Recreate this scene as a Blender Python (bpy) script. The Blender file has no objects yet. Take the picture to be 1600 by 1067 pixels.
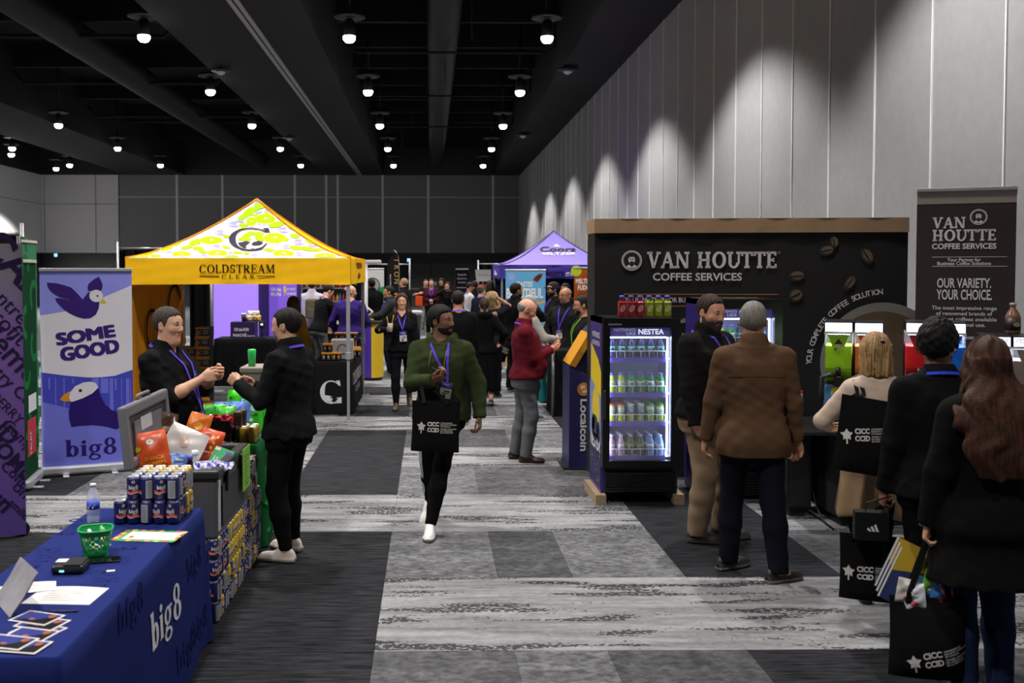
import bpy, bmesh, math, random
import numpy as np
from mathutils import Vector, Matrix
random.seed(7)
PI = math.pi
SC = bpy.context.scene
C = SC.collection
# ------------------------------------------------------------------ camera
FPX = 1556.0                       # focal length in pixels of the 1600 x 1067 frame
CAMZ = 2.03
YAW, PITCH = math.radians(0.7), math.radians(2.0)
VPX, VPY = 672.0, 424.0            # where the hall's long axis vanishes
PPX, PPY = VPX + FPX*math.tan(YAW), VPY + FPX*math.tan(PITCH)
cam_d = bpy.data.cameras.new('camera')
cam = bpy.data.objects.new('camera', cam_d)
C.objects.link(cam)
cam.location = (0, 0, CAMZ)
cam.rotation_euler = (PI/2 - PITCH, 0, -YAW)
cam_d.sensor_width = 36.0
cam_d.lens = FPX/1600*36.0
cam_d.shift_x = (800 - PPX)/1600
cam_d.shift_y = (PPY - 533.5)/1600
cam_d.clip_end = 200
cam_d.dof.use_dof = True
cam_d.dof.focus_distance = 7.9
cam_d.dof.aperture_fstop = 3.2
SC.camera = cam
RCAM = cam.rotation_euler.to_matrix()
def ray(px, py):
 return RCAM @ Vector(((px - PPX)/FPX, (PPY - py)/FPX, -1.0))
def at(px, py, Y):
 d = ray(px, py); t = Y/d.y
 return Vector((d.x*t, Y, CAMZ + d.z*t))
def fl(px, py, z=0.0):
 d = ray(px, py); t = (z - CAMZ)/d.z
 return Vector((d.x*t, d.y*t, z))
# ------------------------------------------------------------------ world, exposure
w = bpy.data.worlds.new('world'); SC.world = w
w.use_nodes = True
w.node_tree.nodes['Background'].inputs[0].default_value = (0.55, 0.58, 0.65, 1)
w.node_tree.nodes['Background'].inputs[1].default_value = 0.006
SC.view_settings.view_transform = 'Standard'
SC.view_settings.look = 'None'
SC.view_settings.exposure = 0.0
SC.view_settings.gamma = 1.0
SC.view_settings.use_curve_mapping = False
LAMP_X = [2.65, -1.82, -6.44, -13.4, -17.9]
LAMP_Y = [22.7 + 6.8*k for k in range(-4, 5)]
LAMP_Z = 7.23
LAMP_W = 1350.0
LAMP_CONE = 116.0
DIM = 0.8
# ------------------------------------------------------------------ materials
def lin(c):
 if isinstance(c, str):
  c = [int(c[i:i+2], 16) for i in (0, 2, 4)]
 return tuple((v/255/12.92) if v/255 <= 0.04045 else ((v/255 + 0.055)/1.055)**2.4 for v in c)
MATS = {}
def mat(name, col, rough=0.6, metal=0.0, emit=0.0, ecol=None, trans=0.0, alpha=1.0, bump=0.0, bscale=300.0, var=0.08, vscale=6.0, spec=0.5, sheen=0.0, stretch=None):
 if name in MATS: return MATS[name]
 m = bpy.data.materials.new(name); MATS[name] = m
 m.use_nodes = True
 nt = m.node_tree; N = nt.nodes; L = nt.links
 b = N['Principled BSDF']
 c = lin(col)
 b.inputs['Base Color'].default_value = (*c, 1)
 b.inputs['Roughness'].default_value = rough
 b.inputs['Metallic'].default_value = metal
 b.inputs['Specular IOR Level'].default_value = spec
 if trans: b.inputs['Transmission Weight'].default_value = trans
 if alpha < 1: b.inputs['Alpha'].default_value = alpha
 if sheen: b.inputs['Sheen Weight'].default_value = sheen
 if emit:
  b.inputs['Emission Color'].default_value = (*(lin(ecol) if ecol else c), 1)
  b.inputs['Emission Strength'].default_value = emit
 if var or bump:
  tc = N.new('ShaderNodeTexCoord'); src = tc.outputs['Object']
  if stretch:
   mp = N.new('ShaderNodeMapping'); mp.inputs['Scale'].default_value = stretch
   L.new(src, mp.inputs['Vector']); src = mp.outputs['Vector']
 if var:
  nz = N.new('ShaderNodeTexNoise'); nz.inputs['Scale'].default_value = vscale; nz.inputs['Detail'].default_value = 4
  L.new(src, nz.inputs['Vector'])
  mr = N.new('ShaderNodeMapRange'); mr.inputs[1].default_value = 0.25; mr.inputs[2].default_value = 0.75
  mr.inputs[3].default_value = 1 - var; mr.inputs[4].default_value = 1 + var
  L.new(nz.outputs['Fac'], mr.inputs[0])
  mx = N.new('ShaderNodeVectorMath'); mx.operation = 'SCALE'
  mx.inputs[0].default_value = c; L.new(mr.outputs[0], mx.inputs['Scale'])
  L.new(mx.outputs[0], b.inputs['Base Color'])
 if bump:
  n2 = N.new('ShaderNodeTexNoise'); n2.inputs['Scale'].default_value = bscale; n2.inputs['Detail'].default_value = 3
  L.new(src, n2.inputs['Vector'])
  bp = N.new('ShaderNodeBump'); bp.inputs['Strength'].default_value = bump; bp.inputs['Distance'].default_value = 0.01
  L.new(n2.outputs['Fac'], bp.inputs['Height']); L.new(bp.outputs[0], b.inputs['Normal'])
 return m
def fabric(name, col, var=0.12, bump=0.25, bscale=350, rough=0.9, sheen=0.0, vscale=9):
 return mat(name, col, rough=rough, var=var, bump=bump, bscale=bscale, spec=0.08, sheen=sheen, vscale=vscale)
def plain(name, col, rough=0.5, **k):
 return mat(name, col, rough=rough, var=k.pop('var', 0.04), **k)
# ------------------------------------------------------------------ objects
def link(o, parent=None):
 C.objects.link(o)
 if parent is not None: o.parent = parent
 return o
def tag(o, label, cat, group=None):
 o['label'] = label; o['category'] = cat
 if group: o['group'] = group
 return o
def thing(name, label, cat, loc=(0, 0, 0), rotz=0.0, group=None):
 o = bpy.data.objects.new(name, None); o.empty_display_size = 0.1
 link(o); o.location = loc; o.rotation_euler = (0, 0, rotz)
 return tag(o, label, cat, group)
def dup(root, loc, rotz=None, label=None, group=None, name=None):
 r = root.copy(); C.objects.link(r); r.location = loc
 if name: r.name = name
 if rotz is not None: r.rotation_euler = (0, 0, rotz)
 if label: r['label'] = label
 if group: r['group'] = group
 for ch in list(root.children):
  c = ch.copy(); C.objects.link(c); c.parent = r
  for g in ch.children:
   d = g.copy(); C.objects.link(d); d.parent = c
 return r
def struct(o):
 o['kind'] = 'structure'; return o
class MB:
 """collects shapes; build() links them as one mesh object"""
 def __init__(s): s.v = []; s.f = []; s.m = []; s.sm = []
 def add(s, vs, fs, mi=0, smooth=False):
  o = len(s.v); s.v += [tuple(v) for v in vs]
  for f in fs: s.f.append(tuple(i + o for i in f)); s.m.append(mi); s.sm.append(smooth)
  return s
 def box(s, c, d, mi=0, rz=0.0, bev=0.0, R=None):
  hx, hy, hz = d[0]/2, d[1]/2, d[2]/2
  if R is None: R = Matrix.Rotation(rz, 3, 'Z')
  c = Vector(c)
  if bev <= 0:
   vs = [R @ Vector((x*hx, y*hy, z*hz)) + c for z in (-1, 1) for y in (-1, 1) for x in (-1, 1)]
   return s.add(vs, [(0, 2, 3, 1), (4, 5, 7, 6), (0, 1, 5, 4), (2, 6, 7, 3), (0, 4, 6, 2), (1, 3, 7, 5)], mi)
  b = min(bev, hx*.9, hy*.9, hz*.9)
  bm = bmesh.new(); bmesh.ops.create_cube(bm, size=1.0)
  for v in bm.verts: v.co = Vector((v.co.x*2*hx, v.co.y*2*hy, v.co.z*2*hz))
  bmesh.ops.bevel(bm, geom=bm.edges[:], offset=b, segments=2, affect='EDGES', profile=0.5)
  bm.verts.index_update()
  s.add([R @ v.co + c for v in bm.verts], [[v.index for v in f.verts] for f in bm.faces], mi, False); bm.free()
  return s
 def boxb(s, lo, hi, mi=0, bev=0.0):
  return s.box([(a + b)/2 for a, b in zip(lo, hi)], [abs(b - a) for a, b in zip(lo, hi)], mi, 0, bev)
 def lathe(s, prof, c=(0, 0, 0), n=16, mi=0, smooth=True, axis=None, squash=1.0):
  """prof: list of (r, z); axis: matrix to turn z"""
  vs = []; fs = []; c = Vector(c)
  for r, z in prof:
   for k in range(n):
    a = 2*PI*k/n; p = Vector((r*math.cos(a), squash*r*math.sin(a), z))
    vs.append((axis @ p if axis is not None else p) + c)
  for i in range(len(prof) - 1):
   for k in range(n):
    fs.append((i*n + k, i*n + (k + 1) % n, (i + 1)*n + (k + 1) % n, (i + 1)*n + k))
  s.add(vs, fs, mi, smooth)
  fc = []
  if prof[0][0] > 1e-6: fc.append(tuple(range(n))[::-1])
  if prof[-1][0] > 1e-6: fc.append(tuple(range((len(prof) - 1)*n, len(prof)*n)))
  o = len(s.v) - len(vs)
  for f in fc: s.f.append(tuple(i + o for i in f)); s.m.append(mi); s.sm.append(False)
  return s
 def cyl(s, a, b, r, n=12, mi=0, r2=None, smooth=True):
  a = Vector(a); b = Vector(b); d = b - a
  q = d.to_track_quat('Z', 'Y').to_matrix()
  return s.lathe([(r, 0), (r if r2 is None else r2, d.length)], a, n, mi, smooth, q)
 def tube(s, pts, r, n=8, mi=0, closed=False):
  pts = [Vector(p) for p in pts]; m = len(pts); vs = []; fs = []
  up = None
  for i, p in enumerate(pts):
   t = (pts[(i + 1) % m] - pts[i - 1]) if closed else (pts[min(i + 1, m - 1)] - pts[max(i - 1, 0)])
   t.normalize()
   if up is None:
    up = Vector((0, 0, 1)) if abs(t.z) < .9 else Vector((1, 0, 0))
   x = up.cross(t); x.normalize(); up = t.cross(x)
   rr = r[i] if isinstance(r, (list, tuple)) else r
   for k in range(n):
    a = 2*PI*k/n
    vs.append(p + x*rr*math.cos(a) + up*rr*math.sin(a))
  for i in range(m if closed else m - 1):
   j = (i + 1) % m
   for k in range(n):
    fs.append((i*n + k, i*n + (k + 1) % n, j*n + (k + 1) % n, j*n + k))
  if not closed: fs += [tuple(range(n))[::-1], tuple(range((m - 1)*n, m*n))]
  return s.add(vs, fs, mi, True)
 def strap(s, pts, nors, wid, th=0.003, mi=0):
  """flat ribbon along pts with the given outward normals"""
  pts = [Vector(p) for p in pts]; vs = []; fs = []; m = len(pts)
  for i, p in enumerate(pts):
   t = pts[min(i + 1, m - 1)] - pts[max(i - 1, 0)]; t.normalize()
   nn = Vector(nors[i]); nn = nn - t*nn.dot(t); nn.normalize()
   x = t.cross(nn)
   for a, b in ((-1, -1), (1, -1), (1, 1), (-1, 1)):
    vs.append(p + x*a*wid/2 + nn*b*th/2)
  for i in range(m - 1):
   for k in range(4): fs.append((i*4 + k, i*4 + (k + 1) % 4, i*4 + 4 + (k + 1) % 4, i*4 + 4 + k))
  fs += [(3, 2, 1, 0), tuple((m - 1)*4 + k for k in range(4))]
  return s.add(vs, fs, mi, False)
 def prism(s, pts, h0, h1, M=None, mi=0):
  """polygon (x, y) pulled from z=h0 to h1, through matrix M"""
  n = len(pts); vs = [Vector((x, y, h)) for h in (h0, h1) for x, y in pts]
  if M is not None: vs = [M @ v for v in vs]
  fs = [tuple(range(n))[::-1], tuple(range(n, 2*n))] + [(k, (k + 1) % n, n + (k + 1) % n, n + k) for k in range(n)]
  return s.add(vs, fs, mi)
 def grid(s, fn, nu, nv, mi=0, smooth=True, wrap=False):
  vs = [fn(i/nu, j/nv) for j in range(nv + 1) for i in range(nu + (0 if wrap else 1))]
  w_ = nu if wrap else nu + 1; fs = []
  for j in range(nv):
   for i in range(nu):
    i2 = (i + 1) % w_ if wrap else i + 1
    fs.append((j*w_ + i, j*w_ + i2, (j + 1)*w_ + i2, (j + 1)*w_ + i))
  return s.add(vs, fs, mi, smooth)
 def ball(s, c, r, n=12, m=8, mi=0):
  r = r if isinstance(r, (tuple, list)) else (r, r, r)
  prof = [(math.sin(PI*i/m), -math.cos(PI*i/m)) for i in range(m + 1)]
  prof[0] = (0.0, -1); prof[-1] = (0.0, 1)
  vs = []; fs = []
  for pr, pz in prof:
   for k in range(n):
    a = 2*PI*k/n; vs.append((c[0] + r[0]*pr*math.cos(a), c[1] + r[1]*pr*math.sin(a), c[2] + r[2]*pz))
  for i in range(m):
   for k in range(n): fs.append((i*n + k, i*n + (k + 1) % n, (i + 1)*n + (k + 1) % n, (i + 1)*n + k))
  return s.add(vs, fs, mi, True)
 def mesh(s, name, mats):
  me = bpy.data.meshes.new(name)
  me.from_pydata(s.v, [], s.f)
  for m in (mats if isinstance(mats, (list, tuple)) else [mats]): me.materials.append(m)
  me.polygons.foreach_set('material_index', s.m)
  me.polygons.foreach_set('use_smooth', s.sm)
  me.update()
  return me
 def build(s, name, mats, parent=None, loc=None, rot=None):
  o = bpy.data.objects.new(name, s.mesh(name, mats))
  link(o, parent)
  if loc is not None: o.location = loc
  if rot is not None: o.rotation_euler = rot
  return o
# ------------------------------------------------------------------ flat print: polygons and letters laid on a surface
_TXT = {}
def glyphs(t, weight=0.0):
 key = (t, weight)
 if key not in _TXT:
  cu = bpy.data.curves.new('letters', 'FONT'); cu.body = t; cu.size = 1.0; cu.offset = weight; cu.fill_mode = 'FRONT'
  cu.resolution_u = 3
  ob = bpy.data.objects.new('letters', cu)
  me = bpy.data.meshes.new_from_object(ob)
  vs = [(v.co.x, v.co.y) for v in me.vertices]; fs = [tuple(p.vertices) for p in me.polygons]
  bpy.data.objects.remove(ob); bpy.data.meshes.remove(me); bpy.data.curves.remove(cu)
  _TXT[key] = (vs, fs)
 return _TXT[key]
def earc(cx, cy, rx, ry, a0, a1, th, tv, n=18):
 """ring segment, th thick at its sides and tv at top and bottom: quads"""
 q = []
 for i in range(n):
  p = []
  for a in (a0 + (a1 - a0)*i/n, a0 + (a1 - a0)*(i + 1)/n):
   ca, sa = math.cos(math.radians(a)), math.sin(math.radians(a))
   p.append(((cx + rx*ca, cy + ry*sa), (cx + (rx - th)*ca, cy + (ry - tv)*sa)))
  q.append([p[0][0], p[1][0], p[1][1], p[0][1]])
 return q
def rect(x0, y0, x1, y1): return [[(x0, y0), (x1, y0), (x1, y1), (x0, y1)]]
def line(x0, y0, x1, y1, wd):
 dx, dy = x1 - x0, y1 - y0; l = math.hypot(dx, dy); nx, ny = -dy/l*wd/2, dx/l*wd/2
 return [[(x0 + nx, y0 + ny), (x0 - nx, y0 - ny), (x1 - nx, y1 - ny), (x1 + nx, y1 + ny)]]
def serif_glyph(ch, t, n, sh, se):
 """upper-case letters with serifs (t thick stroke, n thin stroke, sh serif height, se serif reach): (width, polygons)"""
 def stem(x, y0=0, y1=1):
  q = rect(x, y0, x + t, y1)
  if y0 == 0: q += rect(x - se, 0, x + t + se, sh)
  if y1 == 1: q += rect(x - se, 1 - sh, x + t + se, 1)
  return q
 if ch in 'CG':
  q = earc(.42, .5, .42, .51, 42, 318, t*1.1, n) + rect(.70, .68, .70 + n, .98) + rect(.70, .04, .70 + n, .26)
  if ch == 'G': q += rect(.62, 0.05, .62 + t, .42) + rect(.5, .42 - sh, .62 + t + se, .42)
  return .82, q
 if ch == 'O': return .9, earc(.45, .5, .45, .51, 0, 360, t*1.1, n, 28)
 if ch == 'L': return .66, stem(se) + rect(se, 0, .66, n) + rect(.66 - n, 0, .66, .28)
 if ch == 'E': return .68, stem(se) + rect(se, 0, .66, n) + rect(se, 1 - n, .64, 1) + rect(se + t, .5 - n/2, .5, .5 + n/2) + rect(.66 - n, 0, .66, .26) + rect(.64 - n, .76, .64, 1) + rect(.5 - n*.8, .38, .5, .62)
 if ch == 'D': return .86, stem(se) + rect(se, 0, .45, n) + rect(se, 1 - n, .45, 1) + earc(.42, .5, .42, .5, -90, 90, t*1.1, n)
 if ch == 'T': return .76, stem(.38 - t/2) + rect(0, 1 - n, .76, 1) + rect(0, .74, n, 1) + rect(.76 - n, .74, .76, 1)
 if ch == 'R': return .82, stem(se) + rect(se, 1 - n, .4, 1) + rect(se, .46, .4, .46 + n) + earc(.38, .73, .28, .27, -90, 90, t, n) + line(.36, .48, .68, .02, t*1.05) + rect(.58, 0, .84, sh)
 if ch == 'S': return .64, earc(.31, .745, .28, .265, 30, 270, t*.9, n*1.1) + earc(.31, .265, .3, .275, -150, 90, t*.9, n*1.1) + rect(.53, .7, .53 + n, .98) + rect(.0, .02, n, .3)
 if ch == 'A': return .86, line(.1, 0, .42, .98, n) + line(.42, .98, .72, 0, t) + rect(.2, .3, .6, .3 + n) + rect(0, 0, .22, sh) + rect(.55, 0, .88, sh)
 if ch == 'M': return 1.02, rect(.1, 0, .1 + n, 1) + rect(0, 0, .26, sh) + rect(0, 1 - sh, .2, 1) + line(.17, 1, .5, .05, t) + line(.5, .05, .82, 1, n) + rect(.8, 0, .8 + t, 1) + rect(.72, 0, 1.04, sh) + rect(.8, 1 - sh, 1.04, 1)
 if ch == 'V': return .86, line(.16, 1, .43, .02, t) + line(.43, .02, .73, 1, n) + rect(0, 1 - sh, .34, 1) + rect(.6, 1 - sh, .88, 1)
 if ch == 'N': return .9, rect(.1, 0, .1 + n, 1) + rect(0, 0, .28, sh) + rect(0, 1 - sh, .24, 1) + line(.17, .98, .74, .02, t) + rect(.72, 0, .72 + n, 1) + rect(.6, 1 - sh, .92, 1)
 if ch == 'H': return .9, stem(se) + stem(.84 - t - se) + rect(se, .5 - n/2, .8, .5 + n/2)
 if ch == 'U': return .86, rect(.1, .3, .1 + t, 1) + rect(0, 1 - sh, .2 + t, 1) + rect(.72 - n*.2, .3, .72 + n*.8, 1) + rect(.6, 1 - sh, .9, 1) + earc(.44, .34, .34, .35, 180, 360, t*.95, n)
 if ch == 'I': return .1 + t + 2*se, stem(se)
 # heavy low-waisted letters of the drink maker's word mark
 if ch == 'b': return .74, rect(.06, 0, .06 + t, 1.02) + rect(0, 1 - sh, .1, 1.02) + earc(.42, .33, .32, .34, -150, 150, t, n)
 if ch == 'i': return .38, rect(.08, 0, .08 + t, .66) + rect(0, .66 - sh, .08, .66) + rect(0, 0, .16 + t, sh*.6) + [[(.08 + t/2 + .13*math.cos(a*PI/6), .84 + .11*math.sin(a*PI/6)) for a in range(12)]]
 if ch == 'g': return .74, earc(.33, .42, .31, .26, 0, 360, t*.8, n, 24) + rect(.52, .58, .74, .66) + earc(.34, -.1, .34, .19, 0, 360, t*.6, n, 24) + rect(.1, .04, .3, .16)
 if ch == '8': return .76, earc(.37, .76, .31, .27, 0, 360, t*.8, n, 24) + earc(.37, .27, .36, .28, 0, 360, t*.95, n, 26)
 return .4, []
class Flat:
 """print on a surface: fn(u, v, h) gives the 3-D point h above the surface"""
 def __init__(s, fn): s.fn = fn; s.mb = MB()
 def polys(s, qs, layer=1, mi=0, T=None):
  for q in qs:
   if T: q = [T(*p) for p in q]
   s.mb.add([s.fn(u, v, layer*0.0009) for u, v in q], [tuple(range(len(q)))], mi)
  return s
 def ell(s, cx, cy, rx, ry, layer=1, mi=0, n=20, rot=0.0):
  cr, sr = math.cos(rot), math.sin(rot)
  pts = [(cx + rx*math.cos(2*PI*k/n)*cr - ry*math.sin(2*PI*k/n)*sr, cy + rx*math.cos(2*PI*k/n)*sr + ry*math.sin(2*PI*k/n)*cr) for k in range(n)]
  s.mb.add([s.fn(cx, cy, layer*0.0009)] + [s.fn(u, v, layer*0.0009) for u, v in pts], [(0, 1 + k, 1 + (k + 1) % n) for k in range(n)], mi)
  return s
 def ring(s, cx, cy, r, wd, layer=1, mi=0, a0=0, a1=360, ry=None, n=28):
  return s.polys(earc(cx, cy, r, r if ry is None else ry, a0, a1, wd, wd, n), layer, mi)
 def text(s, t, x, y, h, layer=2, mi=0, weight=0.012, align='c', rot=0.0, width=None, skew=0.0):
  vs, fs = glyphs(t, weight)
  if not vs: return s
  xs = [p[0] for p in vs]; x0, x1 = min(xs), max(xs)
  cap = 0.7; k = h/cap; kx = k if width is None else width/(x1 - x0)
  ox = {'c': -(x0 + x1)/2, 'l': -x0, 'r': -x1}[align]
  cr, sr = math.cos(rot), math.sin(rot)
  out = []
  for a, b in vs:
   a = (a + ox)*kx + skew*b*k; b = b*k
   out.append(s.fn(x + a*cr - b*sr, y + a*sr + b*cr, layer*0.0009))
  s.mb.add(out, fs, mi); return s
 def serif(s, t, x, y, h, layer=2, mi=0, align='c', rot=0.0, width=None, gap=.1, st=(.17, .07, .06, .06), wave=None):
  qs = []; cx = 0
  for ch in t:
   if ch == ' ': cx += .5; continue
   wd, q = serif_glyph(ch, *st)
   qs += [[(a + cx, b) for a, b in p] for p in q]; cx += wd + gap
  tot = cx - gap; kx = h if width is None else width/tot
  ox = {'c': -tot/2, 'l': 0, 'r': -tot}[align]
  cr, sr = math.cos(rot), math.sin(rot)
  def T(a, b):
   a = (a + ox)*kx; b = b*h
   return (x + a*cr - b*sr, y + a*sr + b*cr)
  return s.polys(qs, layer, mi, T)
 def arctext(s, t, cx, cy, r, a_start, a_end, h, layer=2, mi=0, weight=0.01):
  """letters set along a circle from a_start to a_end (degrees, clockwise)"""
  n = len(t)
  for i, ch in enumerate(t):
   if ch == ' ': continue
   a = math.radians(a_start + (a_end - a_start)*(i + .5)/n)
   s.text(ch, cx + r*math.cos(a), cy + r*math.sin(a), h, layer, mi, weight, 'c', a - PI/2)
  return s
 def build(s, name, mats, parent=None): return s.mb.build(name, mats, parent)
def planefn(o, u, v):
 o, u, v = Vector(o), Vector(u).normalized(), Vector(v).normalized(); n = u.cross(v)
 return lambda a, b, h: o + u*a + v*b + n*h
def cylfn(o, r, a0=0.0):
 """print round an upright cylinder: u runs along the wall, facing -Y at u=0"""
 o = Vector(o)
 def f(a, b, h):
  t = a0 - PI/2 + a/r
  return o + Vector(((r + 1.8*h)*math.cos(t), (r + 1.8*h)*math.sin(t), b))
 return f
# ------------------------------------------------------------------ bodies and clothes: smooth distance fields meshed with surface nets
F32 = np.float32
def A(*p): return np.array(p[0] if len(p) == 1 else p, dtype=float)
def nrm(v): v = A(v); return v/max(np.linalg.norm(v), 1e-9)
def p_cap(a, b, r1, r2, k=.02, op='u'):
 a, b = A(a), A(b); ba = b - a; L2 = max(float(ba @ ba), 1e-9)
 def f(X, Y, Z):
  t = np.clip(((X - a[0])*ba[0] + (Y - a[1])*ba[1] + (Z - a[2])*ba[2])/L2, 0, 1)
  return np.sqrt((X - a[0] - t*ba[0])**2 + (Y - a[1] - t*ba[1])**2 + (Z - a[2] - t*ba[2])**2) - (r1 + t*(r2 - r1))
 m = max(r1, r2)
 return f, np.minimum(a, b) - m, np.maximum(a, b) + m, k, op
def p_ell(c, r, R=None, k=.02, op='u'):
 c, r = A(c), A(r); R = np.eye(3) if R is None else R     # R columns: the ellipsoid's axes
 def f(X, Y, Z):
  x, y, z = X - c[0], Y - c[1], Z - c[2]
  u = x*R[0, 0] + y*R[1, 0] + z*R[2, 0]; v = x*R[0, 1] + y*R[1, 1] + z*R[2, 1]; q = x*R[0, 2] + y*R[1, 2] + z*R[2, 2]
  k0 = np.sqrt((u/r[0])**2 + (v/r[1])**2 + (q/r[2])**2); k1 = np.sqrt((u/r[0]**2)**2 + (v/r[1]**2)**2 + (q/r[2]**2)**2)
  return k0*(k0 - 1)/np.maximum(k1, 1e-6)
 e = np.sqrt((R**2) @ (r**2))
 return f, c - e, c + e, k, op
def p_loft(rings, axis=(0, 0, 1), side=(1, 0, 0), k=.03, op='u', ex=2.0, rnd=.0):
 """rings (centre, half width, half depth) strung along axis"""
 W = nrm(axis); U = nrm(A(side) - W*(A(side) @ W)); V = np.cross(W, U)
 cs = np.array([A(r[0]) for r in rings]); ws = cs @ W; o = np.argsort(ws); cs = cs[o]; ws = ws[o]
 a = np.array([rings[i][1] for i in o], float); b = np.array([rings[i][2] for i in o], float)
 tt = np.linspace(0, len(ws) - 1, max(24, 8*len(ws)))
 def cr(y):
  i = np.clip(tt.astype(int), 0, len(y) - 2); u = tt - i
  p0, p1, p2, p3 = y[np.maximum(i - 1, 0)], y[i], y[i + 1], y[np.minimum(i + 2, len(y) - 1)]
  return p1 + .5*u*(p2 - p0 + u*(2*p0 - 5*p1 + 4*p2 - p3 + u*(3*(p1 - p2) + p3 - p0)))
 wl = np.interp(tt, np.arange(len(ws)), ws); ul, vl, al, bl = cr(cs @ U), cr(cs @ V), cr(a), cr(b)
 w0, w1 = ws[0], ws[-1]
 def f(X, Y, Z):
  q = X*W[0] + Y*W[1] + Z*W[2]; u = X*U[0] + Y*U[1] + Z*U[2]; v = X*V[0] + Y*V[1] + Z*V[2]
  u = np.abs(u - np.interp(q, wl, ul)); v = np.abs(v - np.interp(q, wl, vl)); aa = np.interp(q, wl, al); bb = np.interp(q, wl, bl)
  n = ((u/aa)**ex + (v/bb)**ex)**(1/ex)
  d = (n - 1)*np.minimum(aa, bb)
  cz = np.maximum(w0 - q, q - w1)
  if rnd:
   return np.minimum(np.maximum(d, cz), 0) + np.sqrt(np.maximum(d, 0)**2 + np.maximum(cz, 0)**2) - rnd
  return np.maximum(d, cz)
 m = np.sqrt(a.max()**2 + b.max()**2)
 lo = cs.min(0) - m; hi = cs.max(0) + m
 return f, lo, hi, k, op
def p_half(pt, n, c, rad, k=0.004):
 """cuts away what lies beyond the plane, within rad of c"""
 pt, n, c = A(pt), nrm(n), A(c)
 def f(X, Y, Z):
  return np.maximum((pt - 0) @ n - (X*n[0] + Y*n[1] + Z*n[2]), np.sqrt((X - c[0])**2 + (Y - c[1])**2 + (Z - c[2])**2) - rad)
 return f, c - rad, c + rad, k, 's'
def p_fn(f, lo, hi, k=.01, op='u'): return f, A(lo), A(hi), k, op
def p_cutcaps(caps, pt, n, k=.03):
 """a chain of capsules cut off square at the plane (a cuff)"""
 pt, n = A(pt), nrm(n); kk = .02
 def f(X, Y, Z):
  d = caps[0][0](X, Y, Z)
  for c in caps[1:]:
   e = c[0](X, Y, Z); h_ = np.maximum(kk - np.abs(d - e), 0)/kk; d = np.minimum(d, e) - h_*h_*kk/4
  return np.maximum(d, X*n[0] + Y*n[1] + Z*n[2] - pt @ n)
 return f, np.min([c[1] for c in caps], 0), np.max([c[2] for c in caps], 0), k, 'u'
def axis_coords(lo, hi, h, fine, hf):
 """coordinates from lo to hi, step h, but hf inside the fine intervals"""
 out = [lo]; x = lo
 while x < hi:
  step = h
  for a, b in fine:
   if a - h <= x <= b: step = hf if x >= a - 1e-9 else min(step, max(a - x, hf))
  x += step; out.append(x)
 return np.array(out, F32)
def sdf_mesh(name, prims, h, fine=(), hf=None, wr=0.0, wf=1.0, seed=0, disp=None, calm=None):
 """fine: boxes (lo, hi) meshed with step hf; wr: depth of the folds"""
 us = [p for p in prims if p[4] == 'u']
 lo = np.min([p[1] for p in us], 0) - 2.5*h - .02; hi = np.max([p[2] for p in us], 0) + 2.5*h + .02
 hf = hf or h
 ax = [axis_coords(lo[i], hi[i], h, [(max(b[0][i], lo[i]), b[1][i]) for b in fine], hf) for i in range(3)]
 D = np.full([len(x) for x in ax], 1.0, F32)
 for f, pl, ph, k, op in prims:
  mg = k + 2.2*h
  s = [slice(max(int(np.searchsorted(ax[i], pl[i] - mg)) - 1, 0), int(np.searchsorted(ax[i], ph[i] + mg)) + 1) for i in range(3)]
  X, Y, Z = ax[0][s[0]][:, None, None], ax[1][s[1]][None, :, None], ax[2][s[2]][None, None, :]
  if 0 in (X.size, Y.size, Z.size): continue
  d = f(X, Y, Z).astype(F32); S = D[s[0], s[1], s[2]]
  if d.shape != S.shape: d = np.broadcast_to(d, S.shape)
  if op == 'u':
   hh = np.maximum(k - np.abs(S - d), 0)/k; D[s[0], s[1], s[2]] = np.minimum(S, d) - hh*hh*(k/4)
  else:
   hh = np.maximum(k - np.abs(S + d), 0)/k; D[s[0], s[1], s[2]] = np.maximum(S, -d) + hh*hh*(k/4)
 X, Y, Z = ax[0][:, None, None], ax[1][None, :, None], ax[2][None, None, :]
 if wr:
  r = random.Random(seed); ph = [r.uniform(0, 6.28) for _ in range(9)]
  wx = .5*np.sin(7*wf*Z + ph[0]) + .4*np.sin(9*wf*X + 5*Y + ph[1])
  n = np.sin(78*wf*Z + 36*wf*X + 4.2*wx + ph[2])*.45 + np.sin(50*wf*Z - 58*wf*X + 18*wf*Y + 3.5*wx + ph[3])*.45 + np.sin(26*wf*Z + 40*wf*Y - 18*wf*X + 3*wx + ph[4])*.75
  env = .55 + .45*np.sin(6*wf*Z + 5*wf*X + ph[5])*np.sin(7*wf*Y - 4*wf*Z + ph[6])
  if calm is not None: env = env*np.clip((np.sqrt((X - calm[0])**2 + (Y - calm[1])**2 + (Z - calm[2])**2) - .11)*8, 0, 1)
  D += (.95*wr*n*env).astype(F32)
 if disp is not None: D += disp(X, Y, Z).astype(F32)
 return net(name, D, ax)
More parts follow.
